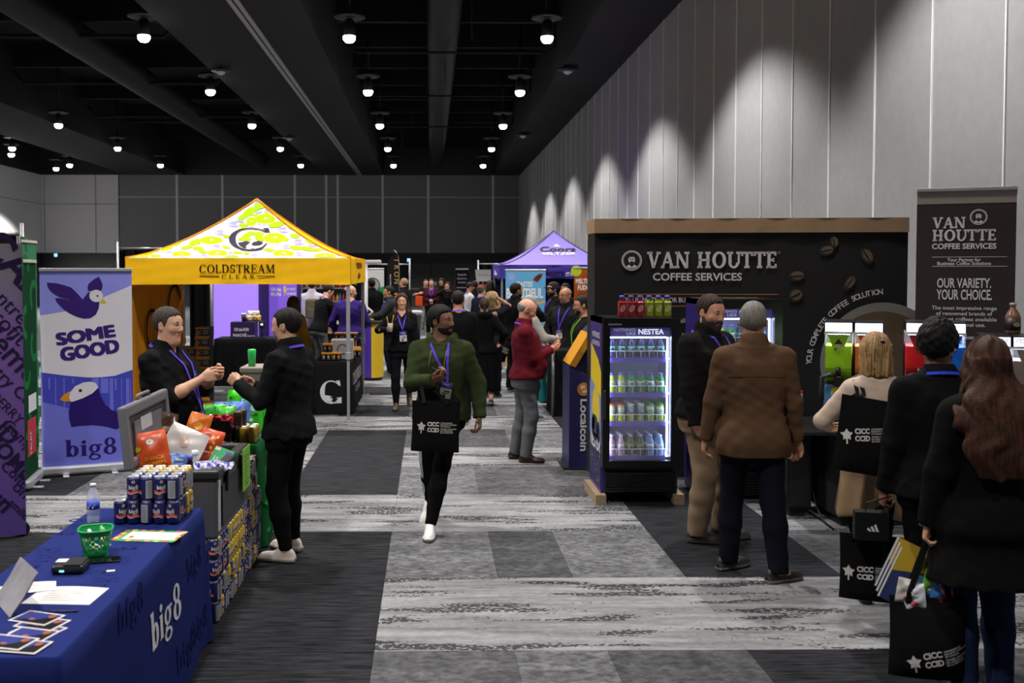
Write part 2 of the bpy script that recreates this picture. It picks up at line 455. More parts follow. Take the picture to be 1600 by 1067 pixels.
def net(name, D, ax):
 S = D < 0
 nx, ny, nz = D.shape
 cnt = np.zeros((nx - 1, ny - 1, nz - 1), np.int8)
 for i in (0, 1):
  for j in (0, 1):
   for k in (0, 1): cnt += S[i:nx - 1 + i, j:ny - 1 + j, k:nz - 1 + k]
 act = (cnt > 0) & (cnt < 8)
 I, J, K = np.nonzero(act)
 idx = np.full(act.shape, -1, np.int32); idx[I, J, K] = np.arange(len(I))
 cor = {(i, j, k): D[I + i, J + j, K + k] for i in (0, 1) for j in (0, 1) for k in (0, 1)}
 P = np.zeros((len(I), 3), F32); n = np.zeros(len(I), F32)
 x0 = [ax[0][I], ax[1][J], ax[2][K]]; dx = [ax[0][I + 1] - x0[0], ax[1][J + 1] - x0[1], ax[2][K + 1] - x0[2]]
 for a in range(3):
  o = [q for q in range(3) if q != a]
  for p in (0, 1):
   for q in (0, 1):
    c0 = [0, 0, 0]; c0[o[0]] = p; c0[o[1]] = q; c1 = list(c0); c1[a] = 1
    d0, d1 = cor[tuple(c0)], cor[tuple(c1)]
    m = (d0 < 0) != (d1 < 0)
    t = np.where(m, d0/np.where(m, d0 - d1, 1), 0)
    n += m
    for q2 in range(3):
     P[:, q2] += np.where(m, x0[q2] + dx[q2]*(t if q2 == a else c0[q2]), 0)
 P /= n[:, None]
 quads = []
 for a in range(3):
  o = [(1, 2), (2, 0), (0, 1)][a]
  s0 = [slice(None)]*3; s1 = [slice(None)]*3
  for q in o: s0[q] = slice(1, -1); s1[q] = slice(1, -1)
  s0[a] = slice(0, -1); s1[a] = slice(1, None)
  e0, e1 = S[tuple(s0)], S[tuple(s1)]
  for flip, m in ((False, e0 & ~e1), (True, ~e0 & e1)):
   g = np.array(np.nonzero(m))
   if g.shape[1] == 0: continue
   g[o[0]] += 1; g[o[1]] += 1
   cs = []
   for b, c in ((-1, -1), (0, -1), (0, 0), (-1, 0)):
    h = g.copy(); h[o[0]] += b; h[o[1]] += c
    cs.append(idx[h[0], h[1], h[2]])
   quads.append(np.stack(cs[::-1] if flip else cs, 1))
 Q = np.concatenate(quads) if quads else np.zeros((0, 4), np.int32)
 me = bpy.data.meshes.new(name)
 me.vertices.add(len(P)); me.vertices.foreach_set('co', P.ravel())
 me.loops.add(Q.size); me.loops.foreach_set('vertex_index', Q.ravel().astype(np.int32))
 me.polygons.add(len(Q)); me.polygons.foreach_set('loop_start', np.arange(0, Q.size, 4, dtype=np.int32))
 me.polygons.foreach_set('use_smooth', np.ones(len(Q), bool))
 me.update(calc_edges=True)
 return me
def centres(me):
 c = np.zeros(len(me.polygons)*3, F32); me.polygons.foreach_get('center', c); return c.reshape(-1, 3)
def paint(me, mats, regions):
 """regions: functions of the face centres (in order) that choose material 1, 2, ..."""
 for m in mats: me.materials.append(m)
 if regions:
  c = centres(me); mi = np.zeros(len(c), np.int32)
  for i, fn in enumerate(regions): mi[fn(c)] = i + 1
  me.polygons.foreach_set('material_index', mi)
def mobj(name, me, parent):
 o = bpy.data.objects.new(name, me); return link(o, parent)
def rotm(yaw, pitch, roll=0):
 """head axes as columns (right, forward, up); yaw to the person's left, pitch up"""
 y, p, r = math.radians(yaw), math.radians(pitch), math.radians(roll)
 Rz = np.array([[math.cos(y), -math.sin(y), 0], [math.sin(y), math.cos(y), 0], [0, 0, 1]])
 Rx = np.array([[1, 0, 0], [0, math.cos(p), -math.sin(p)], [0, math.sin(p), math.cos(p)]])
 Ry = np.array([[math.cos(r), 0, math.sin(r)], [0, 1, 0], [-math.sin(r), 0, math.cos(r)]])
 return Rz @ Rx @ Ry
def ik(a, b, l1, l2, hint):
 """joint between a and b"""
 a, b = A(a), A(b); d = b - a; L = np.linalg.norm(d)
 L_ = min(max(L, abs(l1 - l2) + 1e-3), (l1 + l2)*.999); u = d/max(L, 1e-6)
 x = (l1*l1 - l2*l2 + L_*L_)/(2*L_); y = math.sqrt(max(l1*l1 - x*x, 0))
 h = A(hint); h = h - u*(h @ u); h = nrm(h)
 return a + u*x + h*y, a + u*L_
SKIN = dict(fair=('skin_fair', 'C99A80'), pink=('skin_pink', 'CC937A'), tan=('skin_tan', 'A8765A'), brown=('skin_brown', '7E5640'), dark=('skin_dark', '5E4032'))
LANY = lambda: fabric('lanyard_purple', '5B3FC0', var=.05)
def person(label, loc, face, H=1.75, **o):
 """one figure. loc: the spot between the feet; face: degrees, 0 looks along +Y, counter-clockwise. Returns the root."""
 g = o.get
 s = H/1.75; lod = g('lod', 0)
 h = (.013, .02, .03)[lod]; hf = (.0048, .009, .015)[lod]
 root = thing(g('name', 'person'), label, 'person', loc, math.radians(face), g('group'))
 fem = g('fem', False); gir = g('girth', 1.0); belly = g('belly', 0.0); shw = (.148 if fem else .172)*g('shoulder', 1.0)*(1 + (gir - 1)*.5)*s
 sit = g('hip_drop', 0.0)
 # --- skeleton
 hx, hy = g('hip', (0, 0)); lean = math.radians(g('lean', 0)); side = math.radians(g('tilt', 0))
 hipc = A(hx, hy, (.93 - sit)*s)
 T = nrm((math.sin(side), math.sin(lean), math.cos(lean)))
 SD = nrm(np.cross((0, 1, 0), T)) if True else None        # towards the person's right
 tw = math.radians(g('twist', 0)); SD = A(SD[0]*math.cos(tw), math.sin(tw)*1.0, SD[2]); SD = nrm(SD - T*(SD @ T))
 FW = np.cross(T, SD)
 def sp(z, y=0, x=0): return hipc + T*((z - .93)*s) + FW*(y*s) + SD*(x*s)
 neck = sp(1.47, -.012); shl = {1: sp(1.395, -.012) + SD*shw, -1: sp(1.395, -.012) - SD*shw}
 hyaw, hpit = g('head', (0, 0))[:2]; hroll = g('head', (0, 0, 0))[2] if len(g('head', (0, 0))) > 2 else 0
 bodyyaw = math.degrees(math.atan2(SD[1], SD[0]))
 HR = rotm(hyaw + bodyyaw, hpit, hroll)
 nfw = g('neck_fwd', .035)
 hs = s*g('head_size', 1.0)
 hc = neck + T*(.158*s) + FW*(nfw*s) + FW*(-.05*s if hpit > 0 else .0)
 def hp(x, y, z): return hc + HR @ A(x*hs, y*hs, z*hs)
 feet = {1: g('foot_r', (.10, 0, -8)), -1: g('foot_l', (-.10, 0, 8))}
 ank = {}; knee = {}; hipj = {}
 for q in (1, -1):
  f = feet[q]; lift = f[3] if len(f) > 3 else 0
  hipj[q] = hipc + SD*(q*.088*s*(1 + (gir - 1)*.4))
  k_, a_ = ik(hipj[q], A(f[0], f[1] - .02, (.085 + lift)*s), .435*s, .42*s, g('knee_hint', (0.05*q, 1, 0)))
  knee[q] = k_; ank[q] = A(f[0], f[1] - .02, (.085 + lift)*s)
 wri = {1: g('hand_r', (.25, .06, .82)), -1: g('hand_l', (-.25, .06, .82))}
 elb = {}; hdir = {}; ua, fa = .285*s, .255*s
 for q in (1, -1):
  e_, w_ = ik(shl[q], A(wri[q])*A(1, 1, 1), ua, fa, g('elbow_r' if q > 0 else 'elbow_l', (q*.6, -.8, -.2)))
  elb[q] = e_; wri[q] = w_
  hdir[q] = nrm(g('hdir_r' if q > 0 else 'hdir_l', w_ - e_))
 # --- body rings, shared by skin and clothes
 def rings(off=0.0, z0=.80, z1=1.46, shoulder_in=0.0):
  tab = [(.78, .165, .115, 0), (.86, .172, .122, -.006), (.95, .162, .116, 0), (1.05, .143, .105, .008), (1.15, .150, .108, .010), (1.27, .170, .118, .008),
    (1.36, .166, .108, 0), (1.42, .125, .082, -.008), (1.46, .075, .064, -.010)]
  if fem: tab = [(.78, .168, .118, 0), (.86, .176, .128, -.008), (.95, .160, .116, 0), (1.05, .128, .098, .006), (1.15, .130, .103, .016), (1.25, .146, .126, .030),
      (1.34, .148, .105, .008), (1.41, .112, .078, -.008), (1.46, .066, .060, -.010)]
  out = []
  for z, a, b, y in tab:
   bw = math.exp(-((z - 1.06)/.13)**2)*belly
   gz = 1 + (gir - 1)*(1 if z < 1.38 else .35)
   a_, b_ = a*gz + .35*bw + off, b*gz + .5*bw + off
   out.append((z, a_*s, b_*s, y + .5*bw + (gir - 1)*.03))
  zs = [r[0] for r in out]
  keep = [r for r in out if z0 - .005 < r[0] < z1 + .005]
  def itp(z): return tuple(np.interp(z, zs, [r[i] for r in out]) for i in (1, 2, 3))
  if not any(abs(r[0] - z0) < .006 for r in keep):
   a_, b_, y_ = itp(max(z0, .78)); keep = [(z0, a_, b_, y_)] + keep
  if not any(abs(r[0] - z1) < .006 for r in keep):
   a_, b_, y_ = itp(z1); keep = keep + [(z1, a_, b_, y_)]
  return [(sp(z, y), a_, b_) for z, a_, b_, y in keep]
 # --- skin
 P = [p_loft(rings(-.012, .86), T, SD, k=.03, ex=2.3)]
 P.append(p_cap(neck - T*.03*s, hp(0, -.012, -.05), .057*s*(gir**.5)*(.88 if fem else 1), .050*s*(gir**.5)*(.86 if fem else 1), .03))
 for q in (1, -1):
  P += [p_ell(shl[q], A(.045, .045, .045)*s, k=.05), p_cap(neck + SD*q*.04*s + T*.01*s, shl[q], .03*s, .035*s, .05), p_cap(shl[q], elb[q], .046*s*gir**.7, .038*s*gir**.5, .03), p_cap(elb[q], elb[q]*.65 + wri[q]*.35, .037*s, .039*s*gir**.5, .02),
    p_cap(elb[q]*.65 + wri[q]*.35, wri[q], .039*s*gir**.5, .0265*s, .02)]
  P += [p_cap(hipj[q], knee[q], .078*s*gir, .052*s, .03), p_cap(knee[q], knee[q]*.7 + ank[q]*.3, .05*s, .053*s, .03), p_cap(knee[q]*.7 + ank[q]*.3, ank[q], .053*s, .036*s, .03),
    p_cap(ank[q], ank[q] + A(-math.sin(math.radians(feet[q][2]))*.08, math.cos(math.radians(feet[q][2]))*.08, -.045)*s, .030*s, .022*s, .02)]
 def E(x, y, z, a, b, c, k=.02, op='u', R=None):
  return p_ell(hp(x, y, z), A(a, b, c)*hs, HR if R is None else HR @ R, k*hs, op)
 def Cp(p, q, r1, r2, k=.01, op='u'): return p_cap(hp(*p), hp(*q), r1*hs, r2*hs, k*hs, op)
 jw = g('jaw', 1.0); fat = g('face_fat', 0.0)
 head = [E(0, -.014, .032, .0745, .095, .086), E(0, .012, .02, .070, .083, .075, .03), E(0, .022, -.040, .056*jw + fat, .064, .078 + fat*.4, .035), E(0, .056, -.094, .026*jw, .024, .019, .035),
   E(.036*jw, .012, -.070, .02, .035, .03, .03), E(-.036*jw, .012, -.070, .02, .035, .03, .03),
   E(.036, .060, -.022, .024 + fat, .022, .022, .025), E(-.036, .060, -.022, .024 + fat, .022, .022, .025)]
 if fat: head.append(E(0, .02, -.115, .05, .055, .03, .04))
 if lod < 2:
  head += [Cp((-.04, .074, .026), (.04, .074, .026), .010, .010, .015), Cp((0, .085, .016), (0, .103, -.026), .0085, .0125, .012),
     E(.0125, .094, -.032, .0085, .010, .008, .008), E(-.0125, .094, -.032, .0085, .010, .008, .008)]
  for q in (1, -1): head.append(E(q*.031, .093, .003, .0165, .012, .0078, .006, 's'))
  head += [Cp((-.017, .0835, -.0615), (.017, .0835, -.0615), .0062, .0062, .006), Cp((-.015, .083, -.072), (.015, .083, -.072), .0072, .0072, .006),
     Cp((-.024, .089, -.0645), (0, .091, -.0668), .0020, .0022, .003, 's'), Cp((.024, .089, -.0645), (0, .091, -.0668), .0020, .0022, .003, 's')]
  if g('smile') or g('open_mouth'): head.append(E(0, .092, -.0668, .014, .010, .0045, .003, 's'))
 for q in (1, -1):
  Re = np.array([[math.cos(q*.35), -math.sin(q*.35), 0], [math.sin(q*.35), math.cos(q*.35), 0], [0, 0, 1]])
  head.append(E(q*.076, -.010, -.004, .0095, .019, .031, .008, 'u', Re))
  if lod == 0: head.append(E(q*.084, -.003, -.002, .006, .010, .018, .004, 's', Re))
 P += head
 fine = [(hc - .15*hs, hc + .145*hs)]
 # --- hands
 for q in (1, -1):
  W = wri[q]; d = hdir[q]
  n = A(g('palm_r' if q > 0 else 'palm_l', (-q, 0, 0))); n = nrm(n - d*(n @ d))
  u = np.cross(d, n)*q                                    # towards the thumb
  cu = g('curl_r' if q > 0 else 'curl_l', .35); hk = s*(.92 if fem else 1.0)
  palm_c = W + d*.05*hk
  P.append(p_loft([(W - d*.01, .027*hk, .021*hk), (W + d*.02*hk, .034*hk, .017*hk), (W + d*.06*hk, .041*hk, .0155*hk), (W + d*.092*hk, .038*hk, .012*hk)], d, u, k=.012, ex=2.4))
  cuv = cu if isinstance(cu, (list, tuple)) else [cu]*4
  for i in range(4):                                       # index .. little finger
   off = (.030, .010, -.011, -.030)[i]; ln = (.92, 1.0, .94, .74)[i]
   b = W + d*((.092, .096, .092, .082)[i]*hk) + u*off*hk
   spread = (off*.9)
   ang = 0; p = b; c_ = cuv[i]
   dd = nrm(d + u*spread*(1 - c_)*2)
   for j, (sl, r1, r2) in enumerate(((.044, .0092, .0085), (.027, .0085, .0078), (.022, .0078, .0062))):
    ang += c_*(1.35, 1.5, 1.0)[j] + (.06 if j else .1)
    v = dd*math.cos(ang) + n*math.sin(ang)
    e = p + v*sl*ln*hk
    P.append(p_cap(p, e, r1*hk, r2*hk, .005)); p = e
  tc = g('thumb_r' if q > 0 else 'thumb_l', .35)
  p = W + d*.022*hk + u*.024*hk
  v = nrm(d*.75 + u*.75*(1 - tc*.6) + n*(.25 + .5*tc)); e = p + v*.045*hk
  P.append(p_cap(p, e, .0145*hk, .0105*hk, .012)); p = e
  v = nrm(d*.95 + u*.25*(1 - tc) - u*.25*tc + n*(.15 + .5*tc)); e = p + v*.032*hk; P.append(p_cap(p, e, .0102*hk, .009*hk, .005)); p = e
  v = nrm(d*.95 - u*.2*tc + n*(.1 + .4*tc)); e = p + v*.024*hk; P.append(p_cap(p, e, .009*hk, .0072*hk, .005))
  cc = W + d*.09*hk
  fine.append((cc - .105*hk, cc + .105*hk))
  o['_palm%d' % q] = W + d*.085*hk + n*.03*hk
 me = sdf_mesh('body', P, h*1.25, fine, hf)
 sk = SKIN[g('skin', 'fair')]; skm = mat(sk[0], sk[1], rough=.5, var=.08, vscale=25, spec=.4)
 lipm = mat(sk[0] + '_lip', {'fair': 'A8645A', 'pink': 'A8605A', 'tan': '8A5145', 'brown': '5E3A32', 'dark': '452C28'}[g('skin', 'fair')], rough=.45, var=.05)
 HRi = HR.T
 def tohead(c): return (c - hc) @ HRi.T/hs
 def lips(c):
  q = tohead(c); return (np.abs(q[:, 0]) < .021 - 0*q[:, 0]) & (np.abs(q[:, 2] + .0668) < .0105*(1 - (q[:, 0]/.026)**2)) & (q[:, 1] > .078)
 paint(me, [skm, lipm], [lips])
 body = mobj('body', me, root)
 # --- face details
 if lod < 2 and not g('no_face'):
  for q in (1, -1):
   e = MB(); e.ball((0, 0, 0), .0122*hs, 14, 10, 0)
   e.lathe([(0.0, .0124*hs), (.0058*hs, .0113*hs)], (0, 0, 0), 12, 1, True, Matrix(((1, 0, 0), (0, 0, 1), (0, -1, 0))).to_3x3())
   ob = e.build('eye', [plain('eye_white', 'A39A92', rough=.3), plain('iris_dark', '2A1C14', rough=.2)], root, hp(q*.031, .0768, .003))
   ob.rotation_euler = Matrix([list(r) for r in HR]).to_euler()
  bc = g('brow', g('hair_col', '2A2019'))
  b_ = MB()
  for q in (1, -1):
   b_.tube([hp(q*.013, .0915, .022), hp(q*.03, .092, .0285), hp(q*.047, .079, .024)], [.0034*hs, .0042*hs, .002*hs], 6)
   b_.build('eyebrow', fabric('brow_' + bc, bc, bump=.1), root); b_ = MB()
 # --- hair
 hcol = g('hair_col', '2A2019'); hm = mat('hair_' + hcol, hcol, rough=.65, var=.4, vscale=60, bump=.6, bscale=220, stretch=(1, 1, .18), spec=.2)
 style = g('hair', 'short')
 if style != 'none':
  t = {'short': .009, 'buzz': .004, 'curly': .026, 'bald': .004, 'long': .016, 'bob': .018, 'tidy': .013}.get(style, .01)
  HP = [E(0, -.016, .034, .0745 + t*.8, .096 + t, .087 + t*1.35, .02), E(0, .004, .026, .071 + t*.8, .083 + t, .080 + t*1.3, .02)]
  hl = g('hairline', (.080, .072)); nape = g('nape', (-.05, -.085)); zc = hc
  hy_ = np.array([-.2, nape[0] - .012, nape[0] + .014, -.022, .006, .014, .030, .036, .052, hl[0], .2]); hz_ = np.array([nape[1] - .006, nape[1], -.035, .012, .018, -.012, -.014, .03, hl[1] - .016, hl[1], hl[1] + .012])
  def cut(X, Y, Z):
   lx = ((X - zc[0])*HR[0, 0] + (Y - zc[1])*HR[1, 0] + (Z - zc[2])*HR[2, 0])/hs
   ly = ((X - zc[0])*HR[0, 1] + (Y - zc[1])*HR[1, 1] + (Z - zc[2])*HR[2, 1])/hs
   lz = ((X - zc[0])*HR[0, 2] + (Y - zc[1])*HR[1, 2] + (Z - zc[2])*HR[2, 2])/hs
   return (lz - np.interp(ly, hy_, hz_) - .004*np.sin(lx*150)*np.sin(ly*90) - np.where(ly > .04, .35*np.maximum(np.abs(lx) - .035, 0)*(0 if fem else 1), 0))*.55*hs
  def bandcut(X, Y, Z):          # bare crown of a balding head
   lz = ((X - zc[0])*HR[0, 2] + (Y - zc[1])*HR[1, 2] + (Z - zc[2])*HR[2, 2])/hs
   ly = ((X - zc[0])*HR[0, 1] + (Y - zc[1])*HR[1, 1] + (Z - zc[2])*HR[2, 1])/hs
   return (.045 - lz + .25*np.maximum(ly, 0)*0 - .35*np.minimum(ly + .02, 0)*0)*hs
  bb = (hc - .2*hs, hc + .2*hs)
  HP.append(p_fn(cut, *bb, k=.014, op='s'))
  if style == 'bald': HP.append(p_fn(bandcut, *bb, k=.012, op='s'))
  ln = g('hair_len', .34); hwid = g('hair_wid', 1.0); hbk = g('hair_back', 0.0)
  if style == 'long':
   HP.append(p_loft([(hp(0, -.035, .03), .088*hs, .080*hs), (hp(0, -.058, -.06), .098*hs, .060*hs), (hp(0, -.058, -.06) - T*.10*s - FW*hbk*.75*s, .115*hs*hwid, (.052 + hbk*.25)*hs), (hp(0, -.062, -.05) - T*(ln*.7)*s - FW*(.045 + hbk)*s, .120*hs*hwid, .046*hs), (hp(0, -.06, -.05) - T*ln*s - FW*(.05 + hbk)*s, .085*hs*hwid, .03*hs)], T, SD if g('hair_body') else HR[:, 0], k=.03, ex=2.2))
   for q in (1, -1):
    HP.append(p_cap(hp(q*.066, .03, .045), hp(q*.082, .012, -.05), .018*hs, .024*hs, .03)); HP.append(p_cap(hp(q*.082, .012, -.05), hp(q*.095, .0, -.12) - T*.02*s, .024*hs, .028*hs, .03))
    if g('front_locks'): HP.append(p_cap(hp(q*.092, .0, -.11), hp(q*.10, .085, -.16), .03*hs, .034*hs, .03)); HP.append(p_cap(hp(q*.10, .085, -.16), hp(q*.085, .125, -.14) - T*(ln*.55)*s, .034*hs, .022*hs, .03))
  if style == 'bob':
   HP.append(p_loft([(hp(0, -.02, .05), .092*hs, .092*hs), (hp(0, -.025, -.02), .100*hs, .092*hs), (hp(0, -.022, -.10), .104*hs, .088*hs), (hp(0, -.02, -.15), .098*hs, .08*hs)], HR[:, 2], HR[:, 0], k=.02, ex=2.2))
   HP.append(E(0, .10, -.04, .055, .05, .10, .01, 's'))
  if style == 'bun' or g('bun'):
   HP.append(p_ell(hp(0, -.105, .07), A(.045, .04, .042)*hs, k=.01))
  if style == 'tail' or g('tail'):
   HP.append(p_cap(hp(0, -.11, .03), hp(0, -.13, -.12), .028*hs, .02*hs, .02))
  fr = {'curly': 150, 'long': 70, 'bob': 120, 'short': 160, 'tidy': 150}.get(style, 160); am = {'curly': .0045, 'long': .0055, 'bob': .0045, 'short': .0018, 'tidy': .002, 'buzz': .0008, 'bald': .0008}.get(style, .002)
  if lod: fr *= .6
  def strands(X, Y, Z):
   x = (X - zc[0])*HR[0, 0] + (Y - zc[1])*HR[1, 0] + (Z - zc[2])*HR[2, 0]; y = (X - zc[0])*HR[0, 1] + (Y - zc[1])*HR[1, 1] + (Z - zc[2])*HR[2, 1]; z = Z - zc[2]
   if style == 'curly': return am*(np.sin(fr*x + 2*np.sin(60*z))*np.sin(fr*y + 1.3 + np.sin(90*x)) + np.sin(fr*.8*z + 1.5*np.sin(110*x))*np.sin(fr*.9*x + 2*np.sin(80*y)))
   wv = 1.6*np.sin(26*z + 9*x) if style == 'long' and g('wavy', True) else .6*np.sin(12*z)
   a_ = np.arctan2(x, -y + .02)
   return am*(np.sin(a_*fr*.10 + wv) + .6*np.sin(a_*fr*.21 + 1.7*wv + 1))
  me = sdf_mesh('hair', HP, hf*1.5 if lod == 0 else hf, (), None, disp=strands)
  mats_ = [hm]; reg = []
  if g('hair_tip'):
   mats_.append(mat('hair_' + g('hair_tip'), g('hair_tip'), rough=.55, var=.35, vscale=60, bump=.5, bscale=220, stretch=(1, 1, .18), spec=.35))
   reg.append(lambda c: (lambda an: np.sin(an*58 + 1.5*np.sin(an*9) + 1.2*np.sin(c[:, 2]*14)) + .6*np.sin(an*131) > .3)(np.arctan2(c[:, 0] - hc[0], hc[1] + .02 - c[:, 1])))
  paint(me, mats_, reg); mobj('hair', me, root)
 if g('beard'):
  bt = g('beard_t', .006); bcol = g('beard_col', hcol)
  BP = [E(0, .022, -.040, .056*jw + fat + bt, .064 + bt, .078 + bt + fat*.4, .03), E(0, .056, -.094, .026*jw + bt, .024 + bt, .019 + bt, .035), E(.036*jw, .012, -.070, .02 + bt, .035 + bt, .03 + bt, .03), E(-.036*jw, .012, -.070, .02 + bt, .035 + bt, .03 + bt, .03)]
  if g('beard_long'): BP.append(E(0, .06, -.105 - g('beard_long')*.5, .034, .028, .03 + g('beard_long'), .03))
  def cutb(X, Y, Z):
   ly = ((X - zc_[0])*HR[0, 1] + (Y - zc_[1])*HR[1, 1] + (Z - zc_[2])*HR[2, 1])/hs
   lz = ((X - zc_[0])*HR[0, 2] + (Y - zc_[1])*HR[1, 2] + (Z - zc_[2])*HR[2, 2])/hs
   top = lz + .048 + .9*np.minimum(ly - .035, 0)          # cheek line rises to the ear
   back = -.012 - ly
   return -np.maximum(top, back)*hs
  zc_ = hc
  BP.append(p_fn(cutb, hc - .2*hs, hc + .2*hs, k=.004, op='s'))
  BP.append(Cp((-.022, .086, -.0665), (.022, .086, -.0665), .0105, .0105, .003, 's'))
  if g('beard') != 'chin': BP += [Cp((0, .090, -.050), (.028, .078, -.062), .006, .006, .006), Cp((0, .090, -.050), (-.028, .078, -.062), .006, .006, .006)]
  me = sdf_mesh('beard', BP, hf*1.2 if lod == 0 else hf, disp=lambda X, Y, Z: .0012*np.sin(300*X)*np.sin(280*Z + 3)*np.sin(260*Y))
  paint(me, [mat('hair_' + bcol, bcol, rough=.7, var=.3, vscale=80, bump=.5, bscale=300)], []); mobj('beard', me, root)
 if g('glasses'):
  gl = MB()
  for q in (1, -1):
   c = hp(q*.032, .103, .003); gl.tube([c + HR @ A(.019*math.cos(a)*hs, 0, .0145*math.sin(a)*hs) for a in np.linspace(0, 2*PI, 14)[:-1]], .0016, 6, closed=True)
   gl.tube([hp(q*.051, .1, .006), hp(q*.075, .05, .008), hp(q*.08, -.01, .008)], .0016, 5)
  gl.tube([hp(-.013, .104, .005), hp(.013, .104, .005)], .0014, 5)
  gl.build('glasses', plain('glasses_black', '101012', rough=.3), root)
 if g('cap'):
  cp = MB(); col = g('cap')
  me = sdf_mesh('cap', [E(0, -.014, .036, .089, .110, .098, .01), p_fn(lambda X, Y, Z: (.045*hs - ((X - hc[0])*HR[0, 2] + (Y - hc[1])*HR[1, 2] + (Z - hc[2])*HR[2, 2]))*-1*-1, hc - .2, hc + .2, k=.004, op='s'),
        p_loft([(hp(0, .06, .05), .075*hs, .006*hs), (hp(0, .12, .045), .078*hs, .006*hs), (hp(0, .155, .036), .05*hs, .005*hs)], HR[:, 1], HR[:, 0], k=.01)], hf*1.2)
  paint(me, [fabric('cap_' + col, col)], []); mobj('cap', me, root)
 # --- upper garment
 sex = 1 if fem else 0
 top = g('top', 'sweater'); tcol = g('top_col', '20201F'); off = g('top_off', {'tshirt': .016, 'polo': .018, 'shirt': .022, 'sweater': .022, 'hoodie': .034, 'jacket': .034, 'coat': .036}[top])
 hem = g('hem', {'tshirt': .86, 'polo': .85, 'shirt': .80, 'sweater': .88, 'hoodie': .86, 'jacket': .84, 'coat': .55}[top])
 slv = g('sleeve', {'tshirt': .48, 'polo': .52}.get(top, 1.0))
 rg = rings(off, max(hem, .78), 1.46)
 if hem < .78:
  a_, b_ = rg[0][1], rg[0][2]; fl_ = g('flare', .0)
  rg = [(sp(hem, -.01), a_ + .03*s + fl_, b_ + .03*s + fl_)] + rg
 rg = [(c, a_ + .018*s*max(0, min(1, (1.02 - (c - hipc) @ T/s - .93)/.1)), b_ + .018*s*max(0, min(1, (1.02 - (c - hipc) @ T/s - .93)/.1))) for c, a_, b_ in rg]
 GP = [p_loft(rg, T, SD, k=.03, ex=2.3)]
 so = off*.75
 for q in (1, -1):
  sh_ = shl[q] + T*.0
  GP += [p_cap(neck + SD*q*.045*s - T*.005*s, sh_ + T*.004*s, .030*s + so, .040*s + so, .06)]
  we = wri[q] - nrm(wri[q] - elb[q])*(-.012 if slv >= 1 else 0)
  r0, r1, r2 = (.052 + so)*s*gir**.7, (.042 + so)*s*gir**.4, (.031 + so*.7)*s
  if slv >= .9:
   ce = elb[q] + (we - elb[q])*1.0
   dcut = nrm(we - elb[q]); cutp = we + dcut*.004
   GP += [p_cap(sh_, elb[q], r0, r1, .04), p_cutcaps([p_cap(elb[q], ce, r1, r2)], cutp, dcut, .02)]
   if top in ('hoodie', 'sweater', 'jacket') and lod == 0: GP.append(p_cutcaps([p_cap(we - dcut*.05*s, we, r2*1.02, r2*1.08)], cutp, dcut, .006))
   if top in ('hoodie', 'sweater', 'jacket'): o['_cuff%d' % q] = 1
  elif slv > .55:
   f_ = (slv - .5)*2; e2 = elb[q] + (we - elb[q])*f_
   GP += [p_cap(sh_, elb[q], r0, r1*1.05, .035), p_cutcaps([p_cap(elb[q], e2, r1*1.05, r1)], e2, e2 - elb[q], .02)]
  else:
   e2 = sh_ + (elb[q] - sh_)*min(slv*2, .97); dcut = nrm(e2 - sh_)
   GP += [p_cutcaps([p_cap(sh_, e2 + dcut*.03, r0*1.0, r0*1.08)], e2, dcut, .03)]
 nk = g('neckline', .0)
 nkr = (.062 if fem else .066)*s*gir**.5
 if g('collar') or top in ('jacket', 'shirt', 'polo', 'coat') or g('highneck'):
  ch = g('collar', .05 if top != 'coat' else .04)
  GP.append(p_cap(neck - T*.04*s, neck + T*(ch - .02)*s + FW*.006, nkr + .026*s, nkr + .020*s, .02))
 if top == 'hoodie' and not g('nohood'):
  GP += [p_ell(neck - FW*.085*s + T*.012*s, A(.112, .062, .070)*s, np.stack([SD, FW, T], 1), .025)]
  for q in (1, -1): GP += [p_cap(neck - FW*.06*s + SD*q*.088*s + T*.030*s, neck + FW*.035*s + SD*q*.078*s + T*.012*s, .040*s, .034*s, .015), p_cap(neck + FW*.035*s + SD*q*.078*s + T*.012*s, neck + FW*.098*s + SD*q*.028*s - T*.055*s, .034*s, .022*s, .015)]
  GP.append(p_ell(neck - FW*.04*s + T*.065*s, A(.075, .066, .06)*s, np.stack([SD, FW, T], 1), .015, 's'))
 GP.append(p_cap(neck + FW*(.0 + nk*.2)*s - T*.01*s, neck + T*.16*s + FW*.03*s, nkr*.88, nkr*1.0, .006, 's'))
 if nk: GP.append(p_cap(neck + FW*.06*s + T*.03*s, neck + FW*(.13)*s - T*nk*s, nkr*.8, .012*s, .008, 's'))
 me = sdf_mesh(top, GP, h, [(neck - .15*s, neck + .15*s)], h*.5, wr=g('wr', {'tshirt': .0045, 'polo': .0045, 'shirt': .0045, 'sweater': .004, 'hoodie': .0055, 'jacket': .005, 'coat': .004}[top])*s, wf=1/s, seed=len(label), calm=neck + T*.03)
 tm = fabric('cloth_' + tcol + top, tcol, bump=g('knit', .25), bscale=g('knit_scale', 350))
 paint(me, [tm], [])
 gname = {'tshirt': 'tshirt', 'polo': 'polo_shirt', 'shirt': 'shirt', 'sweater': 'sweater', 'hoodie': 'hooded_sweatshirt', 'jacket': 'jacket', 'coat': 'coat'}[top]
 mobj(gname, me, root)
 GU = GP
